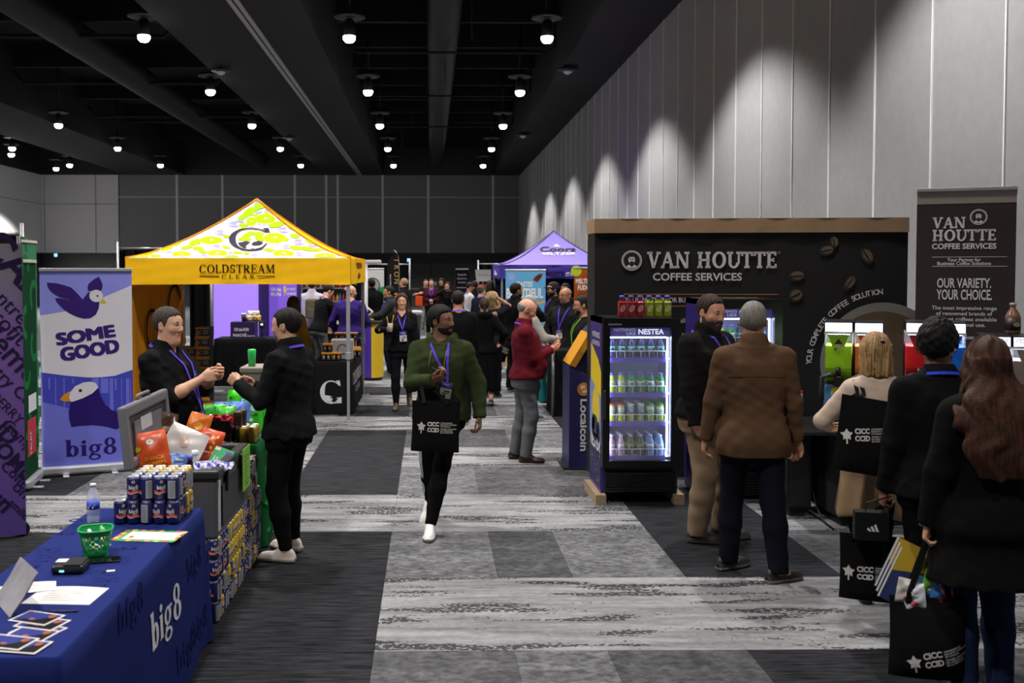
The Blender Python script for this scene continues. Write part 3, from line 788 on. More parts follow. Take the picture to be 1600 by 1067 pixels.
 def front(x, z, y0=.45, back=False):
  """y of the garment's surface at (x, z) seen from the front (or the back)"""
  ys = np.linspace(y0 + hy, -y0 + hy, 300) if not back else np.linspace(-y0 + hy, y0 + hy, 300)
  d = np.full(300, 9.0)
  for f, pl, ph, k, op in GU:
   if op == 'u' and pl[0] - .02 <= x <= ph[0] + .02 and pl[2] - .02 <= z <= ph[2] + .02: d = np.minimum(d, f(np.full(300, x), ys, np.full(300, z)))
  i = np.nonzero(d < 0)[0]
  return float(ys[i[0]]) if len(i) else hy
 root_front = front
 # --- lower garment
 bot = g('bottom', 'trousers'); bcol = g('bot_col', '15151A'); bo = g('bot_off', {'trousers': .018, 'jeans': .014, 'slim': .009, 'skirt': .03, 'tights': .003}[bot])
 bm_ = fabric('cloth_' + bcol + bot, bcol, bump=.2)
 if bot == 'skirt':
  sh_ = g('skirt_hem', .5); fl_ = g('flare', .04)
  r_ = rings(.022, .84, 1.03); a_, b_ = r_[0][1], r_[0][2]
  mid = (sh_ + .84)/2
  pr = [p_loft([(sp(sh_, 0) + A(0, 0, 0), a_ + fl_, b_ + fl_), (sp(mid, -.005), a_ + fl_*.55, b_ + fl_*.55)] + r_, T, SD, k=.02, ex=2.1)]
  me = sdf_mesh('skirt', pr, h, (), None, disp=lambda X, Y, Z: .010*np.sin(np.arctan2(X - hx, Y - hy)*9 + 3*Z)*np.clip((.95 - Z)*2, 0, 1))
  paint(me, [bm_], []); mobj('skirt', me, root)
  if sh_ > .3: bot = 'tights'; bo = .003; bm_ = fabric('tights_' + g('tights_col', '141214'), g('tights_col', '141214'), bump=.05)
  else: bot = None
 if bot:
  pl_ = 0.0 if bot == 'tights' else .02
  BPz = [p_loft(rings(min(bo*.8 + .004, off - .013), .80, g('waist', 1.0)), T, SD, k=.04, ex=2.2)] if bot != 'tights' else [p_loft(rings(-.004, .80, .95), T, SD, k=.04)]
  for q in (1, -1):
   r0, r1, r2 = (.083 + bo)*s*gir**.8, (.056 + bo)*s*gir**.5, (.036 + bo*1.6)*s*gir**.3
   if bot == 'slim': r2 = .044*s
   if bot == 'tights': r2 = .036*s
   a2 = ank[q] + A(0, .0, -.03 if bot in ('trousers', 'jeans') else .0)*s
   mid = knee[q]*.6 + ank[q]*.4
   BPz += [p_cap(hipj[q] - T*.02, knee[q], r0, r1, .05), p_cap(knee[q], mid, r1, r1*.99 if bot != 'tights' else .054*s, .03), p_cutcaps([p_cap(mid, a2, r1*.98 if bot != 'tights' else .054*s, r2)], a2, ank[q] - knee[q], .03)]
  me = sdf_mesh('trousers', BPz, h, (), None, wr=(0 if bot == 'tights' else .0045 if bot != 'slim' else .003)*s, wf=.8/s, seed=len(label) + 3)
  paint(me, [bm_], [])
  mobj({'trousers': 'trousers', 'jeans': 'jeans', 'slim': 'trousers', 'tights': 'tights'}[bot], me, root)
 # --- shoes
 if not g('no_shoes'):
  st = g('shoes', 'sneaker'); sc = g('shoe_col', '1A1A1C'); so_ = g('sole_col', 'B8B4AC'); fs = s*(.92 if fem else 1.0)
  for q in (1, -1):
   f = feet[q]; lift = f[3] if len(f) > 3 else 0; pit = math.radians(f[4]) if len(f) > 4 else 0
   yw = math.radians(f[2]); fw = A(-math.sin(yw)*math.cos(pit), math.cos(yw)*math.cos(pit), math.sin(pit)); rt = A(math.cos(yw), math.sin(yw), 0); up = np.cross(rt, fw)
   o_ = A(f[0], f[1], lift*s)
   def fp(x, y, z): return o_ + rt*x*fs + fw*y*fs + up*z*fs
   Rf = np.stack([rt, fw, up], 1)
   SP = [p_loft([(fp(0, -.085, .016), .030*fs, .016*fs), (fp(0, -.04, .016), .036*fs, .016*fs), (fp(.004*-q, .06, .016), .041*fs, .016*fs), (fp(.006*-q, .125, .016), .044*fs, .016*fs), (fp(0, .17, .016), .034*fs, .016*fs), (fp(0, .188, .018), .018*fs, .013*fs)], fw, rt, k=.01, ex=2.6),
     p_ell(fp(0, .095, .034), A(.040, .085, .036)*fs, Rf, .02), p_ell(fp(0, -.03, .05), A(.034, .058, .046)*fs, Rf, .03), p_cap(fp(0, .03, .055), fp(0, -.02, .085), .036*fs, .034*fs, .03)]
   if st == 'boot': SP += [p_cap(fp(0, -.02, .08), ank[q] + nrm(knee[q] - ank[q])*g('boot_h', .1)*s, .044*fs, .052*fs, .02), p_half(ank[q] + nrm(knee[q] - ank[q])*g('boot_h', .1)*s, knee[q] - ank[q], ank[q] + nrm(knee[q] - ank[q])*(g('boot_h', .1) + .06)*s, .08*s)]
   else: SP.append(p_ell(fp(0, -.02, .115), A(.026, .036, .03)*fs, Rf, .01, 's'))
   if st == 'boot' and g('heel'): SP.append(p_cap(fp(0, -.065, .03), fp(0, -.065, .0), .03*fs, .03*fs, .01))
   SP.append(p_fn(lambda X, Y, Z, o_=o_, up=up: (X - o_[0])*up[0] + (Y - o_[1])*up[1] + (Z - o_[2])*up[2], o_ - .2, o_ + .22, k=.003, op='s'))
   me = sdf_mesh('shoe', SP, (.006, .011, .016)[lod])
   zs_ = .026 if st != 'dress' else .014
   paint(me, [mat('shoe_' + sc, sc, rough=.5 if st != 'dress' else .25, var=.1, bump=.1), plain('sole_' + so_, so_, rough=.7)], [lambda c: ((c - o_) @ up) < zs_*fs])
   mobj('boot' if st == 'boot' else 'shoe', me, root)
 if top == 'hoodie' and lod == 0:
  for q in (1, -1):
   ds = MB(); ds.tube([A(q*.06*s + .004*k + (neck[0] - hx), front(q*.06*s + .004*k, neck[2] - (.06 + .035*k)*s) + .006, neck[2] - (.06 + .035*k)*s) for k in range(5)], .0035, 6)
   ds.build('drawstring', plain('drawstring_olive', '6A6E48'), root)
 # --- lanyard and badge
 if g('lanyard'):
  ly = MB(); lm = fabric('lanyard_' + (g('lanyard') if isinstance(g('lanyard'), str) else 'purple'), g('lanyard') if isinstance(g('lanyard'), str) else '5F45C4', var=.05)
  def P3(p): return p + 0.0
  bx_, bz_ = g('badge', (0.0, 1.12))
  bz_ = bz_*s
  for q in (1, -1):
   pts = []; nor = []
   for ang in (180, 155, 130, 110, 95):
    a = math.radians(ang); rr = nkr + off*.3 + .022*s
    p = neck + SD*q*math.sin(a)*rr + FW*(math.cos(a)*rr*1.0 + .004*s) + T*(.016 - .02*(1 + math.cos(a)))*s + T*.012*s
    pts.append(p); nor.append(SD*q*math.sin(a) + FW*math.cos(a) + T*.7)
   if not g('back_only'):
    x1 = .070*s; zt = neck[2] - .012*s
    for t_ in np.linspace(0, 1, 10):
     x = (q*x1*(1 - t_) + bx_*t_) + hx + (neck[0] - hx)*(1 - t_); z = zt + (bz_ - zt)*t_
     pts.append(A(x, max(front(x, z), front(x + .01, z)) + .012, z)); nor.append(FW)
   ly.strap(pts, nor, .018*s)
  ly.build('lanyard', lm, root)
  if not g('back_only'):
   y = max(front(bx_, bz_ - .05), front(bx_, bz_ - .13)) + .02
   bd = MB(); bs = s*g('badge_size', 1.0)
   tb = math.radians(g('badge_tilt', 4)); R = Matrix.Rotation(tb, 3, 'Y')
   c0 = Vector((bx_ + hx*.0, y, bz_))
   def bl(x, z, w_, hh, mi, dy=0): bd.box(c0 + R @ Vector((x*bs, dy, z*bs)), (w_*bs, .003, hh*bs), mi, R=R)
   bl(0, -.010, .012, .03, 3); bl(0, -.045, .088, .05, 0); bl(0, -.108, .088, .078, 1)
   bl(0, -.04, .05, .008, 2, .0018); bl(-.012, -.053, .03, .006, 2, .0018); bl(-.01, -.092, .045, .009, 4, .0018); bl(0, -.107, .05, .006, 4, .0018); bl(.008, -.13, .024, .024, 4, .0018)
   bd.build('badge', [plain('badge_purple', '4A3590'), plain('badge_white', 'C9C6C2'), plain('badge_print', 'B0A4E0'), plain('badge_clip', '8A8A8E', metal=.8), plain('badge_ink', '40383C')], root)
 o['root'] = root; o['front'] = front; o['neck'] = neck; o['wri'] = wri; o['hp'] = hp; o['elb'] = elb; o['hdir'] = hdir; o['shl'] = shl; o['knee'] = knee; o['ank'] = ank; o['sp'] = sp; o['hipj'] = hipj; o['s'] = s
 return o
# ------------------------------------------------------------------ the hall
XR, XL, YB, YF = 5.2, -22.4, 57.8, -9.0
ZB, ZD = 7.58, 9.7                      # underside of the beams, roof deck
def node_mat(name):
 m = bpy.data.materials.new(name); m.use_nodes = True; MATS[name] = m
 return m, m.node_tree.nodes, m.node_tree.links, m.node_tree.nodes['Principled BSDF']
def carpet(name, lo, hi, sx, sy, speck=0.0, blot=0.0):
 """loop-pile carpet, streaked along X; speck: dark flecks gathered in bands"""
 m, N, L, b = node_mat(name)
 b.inputs['Roughness'].default_value = 0.95; b.inputs['Specular IOR Level'].default_value = 0.1
 tc = N.new('ShaderNodeTexCoord')
 def mapped(s):
  mp = N.new('ShaderNodeMapping'); mp.inputs['Scale'].default_value = s; L.new(tc.outputs['Object'], mp.inputs['Vector']); return mp.outputs[0]
 n1 = N.new('ShaderNodeTexNoise'); n1.inputs['Scale'].default_value = 1; n1.inputs['Detail'].default_value = 5; n1.inputs['Roughness'].default_value = .65
 L.new(mapped((sx, sy, 1)), n1.inputs['Vector'])
 cr = N.new('ShaderNodeValToRGB'); cr.color_ramp.elements[0].position = .33; cr.color_ramp.elements[1].position = .68
 cr.color_ramp.elements[0].color = (*lin(lo), 1); cr.color_ramp.elements[1].color = (*lin(hi), 1)
 L.new(n1.outputs['Fac'], cr.inputs[0]); out = cr.outputs[0]
 def mul(a, fac_socket, lo_, hi_, p0, p1):
  mr = N.new('ShaderNodeMapRange'); mr.inputs[1].default_value = p0; mr.inputs[2].default_value = p1; mr.inputs[3].default_value = lo_; mr.inputs[4].default_value = hi_; mr.clamp = True
  L.new(fac_socket, mr.inputs[0])
  v = N.new('ShaderNodeVectorMath'); v.operation = 'SCALE'; L.new(a, v.inputs[0]); L.new(mr.outputs[0], v.inputs['Scale']); return v.outputs[0]
 if blot:
  n2 = N.new('ShaderNodeTexNoise'); n2.inputs['Scale'].default_value = 14; n2.inputs['Detail'].default_value = 6; n2.inputs['Roughness'].default_value = .7
  L.new(mapped((1, 1.5, 1)), n2.inputs['Vector']); out = mul(out, n2.outputs['Fac'], 1 - blot, 1 + blot, .4, .62)
 if speck:
  n3 = N.new('ShaderNodeTexNoise'); n3.inputs['Scale'].default_value = 1; n3.inputs['Detail'].default_value = 3; L.new(mapped((1.1, 6.5, 1)), n3.inputs['Vector'])
  vo = N.new('ShaderNodeTexNoise'); vo.inputs['Scale'].default_value = 1; vo.inputs['Detail'].default_value = 1.5; L.new(mapped((36, 48, 1)), vo.inputs['Vector'])
  mr = N.new('ShaderNodeMapRange'); mr.inputs[1].default_value = .50; mr.inputs[2].default_value = .58; mr.clamp = True; L.new(n3.outputs['Fac'], mr.inputs[0])
  ml = N.new('ShaderNodeMath'); ml.operation = 'MULTIPLY'; ml.inputs[1].default_value = .30; L.new(mr.outputs[0], ml.inputs[0])
  ad = N.new('ShaderNodeMath'); ad.operation = 'ADD'; L.new(vo.outputs['Fac'], ad.inputs[0]); L.new(ml.outputs[0], ad.inputs[1])
  out = mul(out, ad.outputs[0], 1.0, 1 - speck, .70, .755)
 n4 = N.new('ShaderNodeTexNoise'); n4.inputs['Scale'].default_value = 260; L.new(tc.outputs['Object'], n4.inputs['Vector'])
 out = mul(out, n4.outputs['Fac'], .8, 1.2, .3, .7)
 L.new(out, b.inputs['Base Color'])
 bp = N.new('ShaderNodeBump'); bp.inputs['Strength'].default_value = .35; bp.inputs['Distance'].default_value = .006; L.new(n4.outputs['Fac'], bp.inputs['Height']); L.new(bp.outputs[0], b.inputs['Normal'])
 return m
CL = carpet('carpet_light', '68686A', '98989A', 1.0, 9, speck=.78, blot=.12)
CM = [carpet('carpet_mid_a', '454548', '626265', 3, 5, blot=.32), carpet('carpet_mid_b', '525255', '727275', 3, 5, blot=.42), carpet('carpet_mid_c', '3C3C3F', '565659', 3, 5, blot=.35)]
CD = carpet('carpet_dark', '0A0A0C', '38383C', 4, 46)
floor = struct(MB().boxb((XL, YF, -.25), (XR, YB, -.006)).build('floor', CM[2]))
def tile(x0, x1, y0, y1, m):
 MB().boxb((x0 + .001, y0 + .001, -.006), (x1 - .001, y1 - .001, 0)).build('carpet_tile', m, floor)
bands = [(-2.2, -.9), (.3, 1.6), (2.8, 4.1), (5.26, 6.53), (7.72, 9.0), (10.3, 11.45), (12.7, 13.9), (15.1, 16.3), (17.5, 18.8), (20.0, 21.3), (22.5, 23.8), (25, 26.3), (27.5, 28.8), (30, 31.3)]
rt_ = random.Random(3)
prev = -2.2
for bi, (y0, y1) in enumerate(bands):
 def is_dark(xc, yc):
  if -1.3 < xc < -.3: return yc < 7.72 or 9.0 < yc < 12.7 or 13.9 < yc < 15.1 or 16.3 < yc < 17.5
  if 1.7 < xc < 2.75: return yc < 5.26 or 6.53 < yc < 9.0 or 11.45 < yc < 15
  if xc < -1.3: return rt_.random() < .35
  return False
 for ya, yb, light in ((prev, y0, False), (y0, y1, True)):
  if yb - ya < .05: continue
  yc = (ya + yb)/2
  if light:
   cuts = [XL + 12.4, -7.3, -5.3, -3.3, -1.3, -.3, 1.7, 2.75, XR - .03]
  else:
   cuts = [XL + 12.4, -7.3, -5.3, -4.3, -3.3, -2.3, -1.3, -.3, .45, .95, 1.7, 2.75, 3.4, 4.2, XR - .03]
  if yc > 19: cuts = [XL + 12.4, -6.3, -1.3, -.3, 1.7, 2.75, XR - .03]
  for xa, xb in zip(cuts[:-1], cuts[1:]):
   xc = (xa + xb)/2; dk = is_dark(xc, yc)
   if light and xc < -1.3: dk = False
   tile(xa, xb, ya, yb, CD if dk else CL if light else CM[rt_.randrange(3)])
 prev = y1
gray_wall = fabric('wall_fabric_grey', '9E9EA0', var=.05, bump=.15, bscale=180)
strip_m = plain('aluminium_strip', 'F0F0F0', rough=.4)
wr_ = struct(MB().boxb((XR, YF, -.25), (XR + .25, YB + .3, ZD)).build('wall_right', plain('wall_core', '2A2A2B')))
sp_ = .2536*XR; y_ = 12.894 - 14*sp_
while y_ < YB:
 a, b2 = max(y_ + .012, YF + .02), min(y_ + sp_ - .012, YB - .02)
 if b2 - a > .2:
  MB().boxb((XR - .03, a, .12), (XR, b2, ZB)).build('panel', gray_wall, wr_)
  MB().boxb((XR - .045, b2 + .001, .12), (XR, b2 + .024, ZB)).build('joint_strip', strip_m, wr_)
 y_ += sp_
struct(MB().boxb((XR - .05, YF, 0), (XR - .03, YB, .12)).build('baseboard_right', plain('base_black', '141414')))
dark_wall = fabric('wall_fabric_dark', '868688', var=.05, bump=.1, bscale=120)
wb = struct(MB().boxb((XL - .3, YB, -.25), (XR + .25, YB + .3, ZD)).build('wall_back', plain('wall_core', '2A2A2B')))
xs_ = [at(p, 340, YB).x for p in (186, 277, 348, 461, 510, 528, 598, 669, 770)] + [XR]
for i, (a, b2) in enumerate(zip(xs_[:-1], xs_[1:])):
 MB().boxb((a + .05, YB - .04, 3.1), (b2 - .05, YB, 6.28)).build('panel', dark_wall, wb)
 MB().boxb((a + .05, YB - .04, 6.34), (b2 - .05, YB, ZB)).build('panel', dark_wall, wb)
 if i: MB().boxb((a - .06, YB - .06, 3.1), (a + .06, YB, ZB)).build('joint_strip', plain('joint_grey', 'E4E4E4'), wb)
MB().boxb((xs_[0], YB - .05, 6.29), (XR, YB, 6.33)).build('rail_strip', plain('joint_grey', 'E4E4E4'), wb)
MB().boxb((xs_[0], YB - .05, 0), (XR - .04, YB, 3.08)).build('lower_panel', plain('header_black', '19191A'), wb)
lightw = fabric('wall_fabric_light', 'E2E2E4', var=.04, bump=.1, bscale=120)
xa = [XL + .02, at(70, 340, YB).x, at(150, 340, YB).x, xs_[0]]
for a, b2 in zip(xa[:-1], xa[1:]):
 MB().boxb((a + .02, YB - .05, 3.1), (b2 - .02, YB, 5.9)).build('panel', lightw, wb)
 MB().boxb((a + .02, YB - .05, 5.93), (b2 - .02, YB, ZB)).build('panel', lightw, wb)
MB().boxb((XL, YB - .06, 0), (xs_[0], YB, 3.06)).build('lower_panel', plain('header_black', '19191A'), wb)
wl = struct(MB().boxb((XL - .25, YF, -.25), (XL, YB, ZD)).build('wall_left', plain('wall_core', '2A2A2B')))
for k in range(12):
 y0 = YB - .05 - 3.6*(k + 1)
 MB().boxb((XL, y0 + .02, 3.1), (XL + .04, y0 + 3.58, 5.9)).build('panel', lightw, wl)
 MB().boxb((XL, y0 + .02, 5.93), (XL + .04, y0 + 3.58, ZB)).build('panel', lightw, wl)
MB().boxb((XL, YF + .1, 0), (XL + .05, YB - .05, 3.06)).build('lower_panel', plain('header_black', '19191A'), wl)
struct(MB().boxb((XL - .25, YF - .25, -.25), (XR + .25, YF, ZD)).build('wall_front', dark_wall))
# doors in the back wall, seen past the aisle
for n_, (pa, pb) in enumerate(((640, 672), (674, 706), (707, 770))):
 a, b2 = at(pa, 440, YB - .1).x, at(pb, 440, YB - .1).x
 d = struct(MB().boxb((a, YB - .12, 0), (b2, YB - .05, 2.5)).build('door_%d' % (n_ + 1), plain('door_grey', '3C3B3C')))
 if n_ == 0: MB().boxb((a + .1, YB - .2, .98), (b2 - .1, YB - .12, 1.06)).build('push_bar', plain('steel', 'B0B0B4', rough=.3, metal=.9), d)
 if n_ == 1: MB().boxb(at(679, 446, YB - .14), at(682, 440, YB - .12)).build('switch_plate', plain('white_plastic', 'D8D8D4'), d)
black = plain('ceiling_black', '161617', rough=.8)
ceil = struct(MB().boxb((XL - .25, YF - .25, ZD), (XR + .25, YB + .3, ZD + .2)).build('ceiling', plain('deck_black', '040404', rough=.9)))
beam_m = plain('beam_grey', '161618', rough=.85)
for n_, (a, b2) in enumerate(((-6.05, -2.67), (-17.4, -14.1), (3.6, XR))):
 bm_o = struct(MB().boxb((a, YF, ZB), (b2, YB, ZD)).build('ceiling_beam', beam_m))
 if n_ == 0:
  for dx in (-.075, .075): MB().boxb((-4.03 + dx - .05, YF, ZB - .03), (-4.03 + dx + .05, YB, ZB)).build('partition_track', plain('track_grey', 'A4A4A6', rough=.5), bm_o)
# roof joists, ducts and pipes above the lamps
jm = plain('joist_dark', '070708', rough=.8)
for k in range(17):
 y = 6 + 3.1*k
 MB().boxb((-2.6, y, 8.9), (3.55, y + .16, ZD)).build('joist', jm, ceil)
 if k % 2: MB().boxb((-14, y, 8.9), (-6.1, y + .16, ZD)).build('joist', jm, ceil)
for x, r in ((.35, .42), (-9.6, .45)):
 MB().cyl((x, -2, 8.35), (x, YB - 1, 8.35), r, 20).build('air_duct', plain('duct_dark', '070708', rough=.6), ceil)
for k, y in enumerate((14.5, 20.6, 26.5, 33, 40)):
 MB().tube([(-2.2, y, 9.2), (-2.2, y, 7.95), (-1.9, y, 7.8), (3.0, y, 7.8), (3.3, y, 7.95), (3.3, y, 9.2)], .035, 6).build('conduit_pipe', jm, ceil)
 MB().tube([(-13.6, y, 8.6), (-13.3, y, 8.2), (-7, y, 8.2), (-6.6, y, 8.6)], .06, 6).build('conduit_pipe', jm, ceil)
for k in range(6): MB().tube([(1.5 - .9*k*.6, 18 + 5*k, ZD), (1.5 - .9*k*.6, 18 + 5*k, 7.3)], .012, 5).build('hanger_rod', jm, ceil)
# ceiling spotlights
lens_m = mat('lamp_lens', 'FFFFFF', rough=.4, emit=14.0, ecol='FFFAF2', var=0)
housing = plain('lamp_black', '0E0E0F', rough=.5)
ld = bpy.data.lights.new('spot_beam', 'SPOT'); ld.energy = LAMP_W; ld.spot_size = math.radians(LAMP_CONE); ld.spot_blend = .35; ld.shadow_soft_size = .14; ld.color = (1.0, .965, .92)
lamp0 = thing('ceiling_spotlight', 'x', 'spotlight', (0, 0, 0))
mb = MB(); mb.lathe([(.09, .62), (.34, .58), (.36, .52), (.30, .50), (.10, .52)], n=24); mb.build('mounting_ring', housing, lamp0)
mb = MB(); mb.cyl((0, 0, .55), (0, 0, 2.4), .03, 8); mb.build('stem', housing, lamp0)
mb = MB(); mb.lathe([(.05, .5), (.10, .46), (.125, .40), (.13, .12), (.115, .10)], n=20); mb.build('housing', housing, lamp0)
mb = MB(); mb.lathe([(.0, -.05), (.09, -.03), (.135, .03), (.14, .1), (.0, .1)], n=18); mb.build('lens', lens_m, lamp0)
lo_ = bpy.data.objects.new('spot_beam', ld); link(lo_, lamp0); lo_.location = (0, 0, -.09)
rown = ['nearest the right wall', 'just right of the wide centre beam', 'just left of the wide centre beam', 'right of the far left beam', 'beyond the far left beam']
coln = ['frontmost', 'eighth from the back', 'seventh from the back', 'sixth from the back', 'fifth from the back', 'fourth from the back', 'third from the back', 'second from the back', 'backmost']
first = True
for i, x in enumerate(LAMP_X):
 for k, y in enumerate(LAMP_Y):
  lb = 'black ceiling spotlight, %s of the row %s' % (coln[k], rown[i])
  lb = lb.replace('black ceiling', 'ceiling')
  if first: lamp0.location = (x, y, LAMP_Z); lamp0['label'] = lb; lamp0['group'] = 'ceiling spotlights'; first = False
  else: dup(lamp0, (x, y, LAMP_Z), 0, lb, 'ceiling spotlights')
for x, y in ((-19.2, 51.6), (-18.9, 45.4)): dup(lamp0, (x, y, LAMP_Z), 0, 'added wall-wash lamp near the pale end of the back wall, %s' % ('farther' if y > 50 else 'nearer'), 'ceiling spotlights')  # two extra lamps added to brighten the pale far-left walls
for o in list(C.objects):                  # the two front rows, over the camera: one switched off, the other dimmed
 if o.type == 'LIGHT' and o.parent:
  y = o.parent.location.y
  if y < 0: bpy.data.objects.remove(o)
  elif o.parent.location.x < -18.5: o.data = bpy.data.lights.get('added_wash') or ld.copy(); o.data.name = 'added_wash'; o.data.energy = LAMP_W*4
  elif y < 3 and o.parent.location.x > 2: o.data = ld.copy(); o.data.energy = LAMP_W*.35
  elif y < 3: o.data = ld.copy() if 'spot_dim' not in bpy.data.lights else bpy.data.lights['spot_dim']; o.data.name = 'spot_dim'; o.data.energy = LAMP_W*DIM
# sprinkler heads on the beam undersides
for (px, py, side) in ((345, 113, 'centre beam, near'), (452, 217, 'centre beam, far'), (887, 112, 'right soffit, near'), (817, 213, 'right soffit, far')):
 d = ray(px, py); t = (ZB - .14 - CAMZ)/d.z
 s_ = thing('ceiling_sprinkler', 'small ceiling sprinkler with white cup on the ' + side, 'sprinkler', (d.x*t, d.y*t, ZB - .16))
 mb = MB(); mb.lathe([(.03, .16), (.03, .1), (.28, .09), (.28, .06), (.05, .05)], n=14); mb.build('bracket', housing, s_)
 mb = MB(); mb.lathe([(.03, .06), (.13, .04), (.12, .0), (.04, -.05), (.0, -.06)], n=14); mb.build('cup', plain('white_plastic', 'D8D8D4'), s_)
# ------------------------------------------------------------------ helpers for the stands
def cloth_table(name, label, x0, x1, y0, y1, z, m, zb=.012, flare=.035, amp=.010, freq=22, cat='table', top=True, group=None, rc=.03, phase=0.0):
 """a table hidden by a floor-length cloth; returns root, cloth, side(p, z): offset of the cloth beyond the table edge"""
 root = thing(name, label, cat, ((x0 + x1)/2, (y0 + y1)/2, 0), 0, group)
 cx, cy = (x0 + x1)/2, (y0 + y1)/2; hx, hy = (x1 - x0)/2, (y1 - y0)/2
 def off(s, z_):
  t = max(0, min(1, (z - z_)/(z - zb)))
  return flare*t + amp*t**.8*(math.sin(freq*s + phase) + .6*math.sin(freq*.53*s + 1.3 + phase))
 per = []
 segs = [((hx, -hy + rc), (hx, hy - rc), (1, 0)), ((hx - rc, hy), (-hx + rc, hy), (0, 1)), ((-hx, hy - rc), (-hx, -hy + rc), (-1, 0)), ((-hx + rc, -hy), (hx - rc, -hy), (0, -1))]
 s = 0
 for k, (a, b, n) in enumerate(segs):
  L_ = math.hypot(b[0] - a[0], b[1] - a[1]); nn = max(6, int(L_/.035))
  for i in range(nn + 1):
   t = i/nn; per.append((a[0] + (b[0] - a[0])*t, a[1] + (b[1] - a[1])*t, n[0], n[1], s + L_*t))
  s += L_
  a0 = math.atan2(n[1], n[0]); cc = (b[0] - n[0]*rc, b[1] - n[1]*rc)
  for i in (1, 2, 3):
   ang = a0 + PI/2*i/4; per.append((cc[0] + rc*math.cos(ang), cc[1] + rc*math.sin(ang), math.cos(ang), math.sin(ang), s + .02*i))
  s += .08
 mb = MB(); n = len(per); vs = []; fs = []
 zs = [z] + [z - .012] + [z - .012 - (z - .012 - zb)*((i + 1)/9) for i in range(9)]
 for li, zz in enumerate(zs):
  for (px, py, nx, ny, s_) in per:
   o = -.012 if li == 0 else off(s_, zz)
   if abs(nx) > .2 and abs(ny) > .2 and li > 1: o += .03*(z - zz)/(z - zb)
   vs.append((px + nx*o, py + ny*o, zz))
 for li in range(len(zs) - 1):
  for k in range(n):
   k2 = (k + 1) % n; fs.append((li*n + k, (li + 1)*n + k, (li + 1)*n + k2, li*n + k2))
 mb.add(vs, fs, 0, True); mb.add(vs[:n], [tuple(range(n))], 0, False)
 cloth = mb.build('tablecloth', m, root)
 mb = MB(); mb.boxb((-hx + .02, -hy + .02, z - .03), (hx - .02, hy - .02, z - .004)); mb.build('tabletop', plain('table_board', '6A655C'), root)
 def side(face, p, zz):
  """local outward coordinate of the cloth on a face: '+x' at local y=p, '-y' at local x=p"""
  if face == '+x': return hx + off(p + hy - rc, zz)
  L1 = 2*(hy - rc) + .08; L2 = 2*(hx - rc) + .08
  if face == '-y': return -hy - off(2*L1 + L2 + p + hx - rc, zz)
 return root, cloth, side
def pillow(wd, ht, th, seed=0, crease=.006, nu=14, nv=14):
 """a sealed snack bag standing on its lower seam, facing -Y: mesh in MB plus its surface function"""
 r = random.Random(seed); ph = [r.uniform(0, 6) for _ in range(4)]
 def surf(u, v, sgn=1):
  a, b = abs(2*u - 1), abs(2*v - 1)
  bul = max(0, (1 - a**2.6)*(1 - b**3.2))**.7
  pinch = 1 - .10*math.exp(-((b - 1)/.25)**2)*0 - .06*(1 - b)**0 * b**4
  y = -sgn*th/2*bul - sgn*crease*bul*(math.sin(9*u + ph[0] + 5*v) + .7*math.sin(14*v - 8*u + ph[1]))
  y += .012*math.sin(4*u + ph[2])*b**6
  return Vector(((u - .5)*wd*pinch, y, v*ht))
 mb = MB()
 mb.grid(lambda u, v: surf(u, v, 1), nu, nv); mb.grid(lambda u, v: surf(1 - u, v, -1), nu, nv)
 return mb, surf
def bag(name, label, cat, loc, rot, wd, ht, th, col, marks=(), seed=0, group=None, rough=.35):
 """marks: (colour, [(u, v, ru, rv)...]) printed ellipses or ('text', ...)"""
 mb, surf = pillow(wd, ht, th, seed)
 o = mb.build(name, mat('film_' + col, col, rough=rough, var=.06, spec=.6), None, loc, rot)
 tag(o, label, cat, group)
 if marks:
  f = Flat(lambda u, v, h: surf(u, v, 1) + Vector((0, -.002 - h, 0))); ms = []; 
  for mk in marks:
   c = mk[0]
   if c not in ms: ms.append(c)
   i = ms.index(c)
   for e in mk[1]:
    if isinstance(e[0], str): f.text(e[0], e[1], e[2], e[3]/ht, 3, i, .02, width=(e[4]/wd if len(e) > 4 else None), rot=0)
    elif len(e) == 4: f.ell(e[0], e[1], e[2], e[3], 2, i, 12)
    else: f.polys([[tuple(p) for p in e]], 2, i)
  f.build('printed_mark', [mat('print_' + c, c, rough=.4, var=.02) for c in ms], o)
 return o
RX, RY, RZ = (lambda a: math.radians(a),)*3
def deg(*a): return tuple(math.radians(v) for v in a)
# ------------------------------------------------------------------ the drink maker's table, front left
navy = fabric('cloth_navy', '1E2964', var=.08, bump=.1, bscale=500)
tonal = fabric('print_navy_dark', '1B255F', var=.05, bump=.1, bscale=500)
TX0, TX1, TY0, TY1, TZ = -1.84, -1.23, 3.28, 5.40, .745
tb, cl, side = cloth_table('covered_table', 'long table under a navy blue cloth with white drink logo', TX0, TX1, TY0, TY1, TZ, navy, freq=9, amp=.009, flare=.03)
BIG = (.24, .075, .05, .05)
def onside(u, v, h): return Vector((side('+x', u, v) + .003 + h, u, v))
f = Flat(onside); f.serif('big8', 4.54 - (TY0 + TY1)/2, .37, .165, 2, width=.50, st=BIG); f.build('printed_logo', fabric('print_white', 'D2D2D8', var=.03), cl)
f = Flat(onside)
for (u, v, r) in ((5.12, .47, 0), (4.85, .12, 0), (4.05, .6, 0), (3.75, .18, 0), (5.2, .12, 0)): f.serif('big8', u - (TY0 + TY1)/2, v, .12, 1, width=.34, st=BIG)
f.build('tonal_logo', tonal, cl)
ft = Flat(lambda u, v, h: Vector((u - (TX0 + TX1)/2, v - (TY0 + TY1)/2, TZ + .0005 + h*.3)))
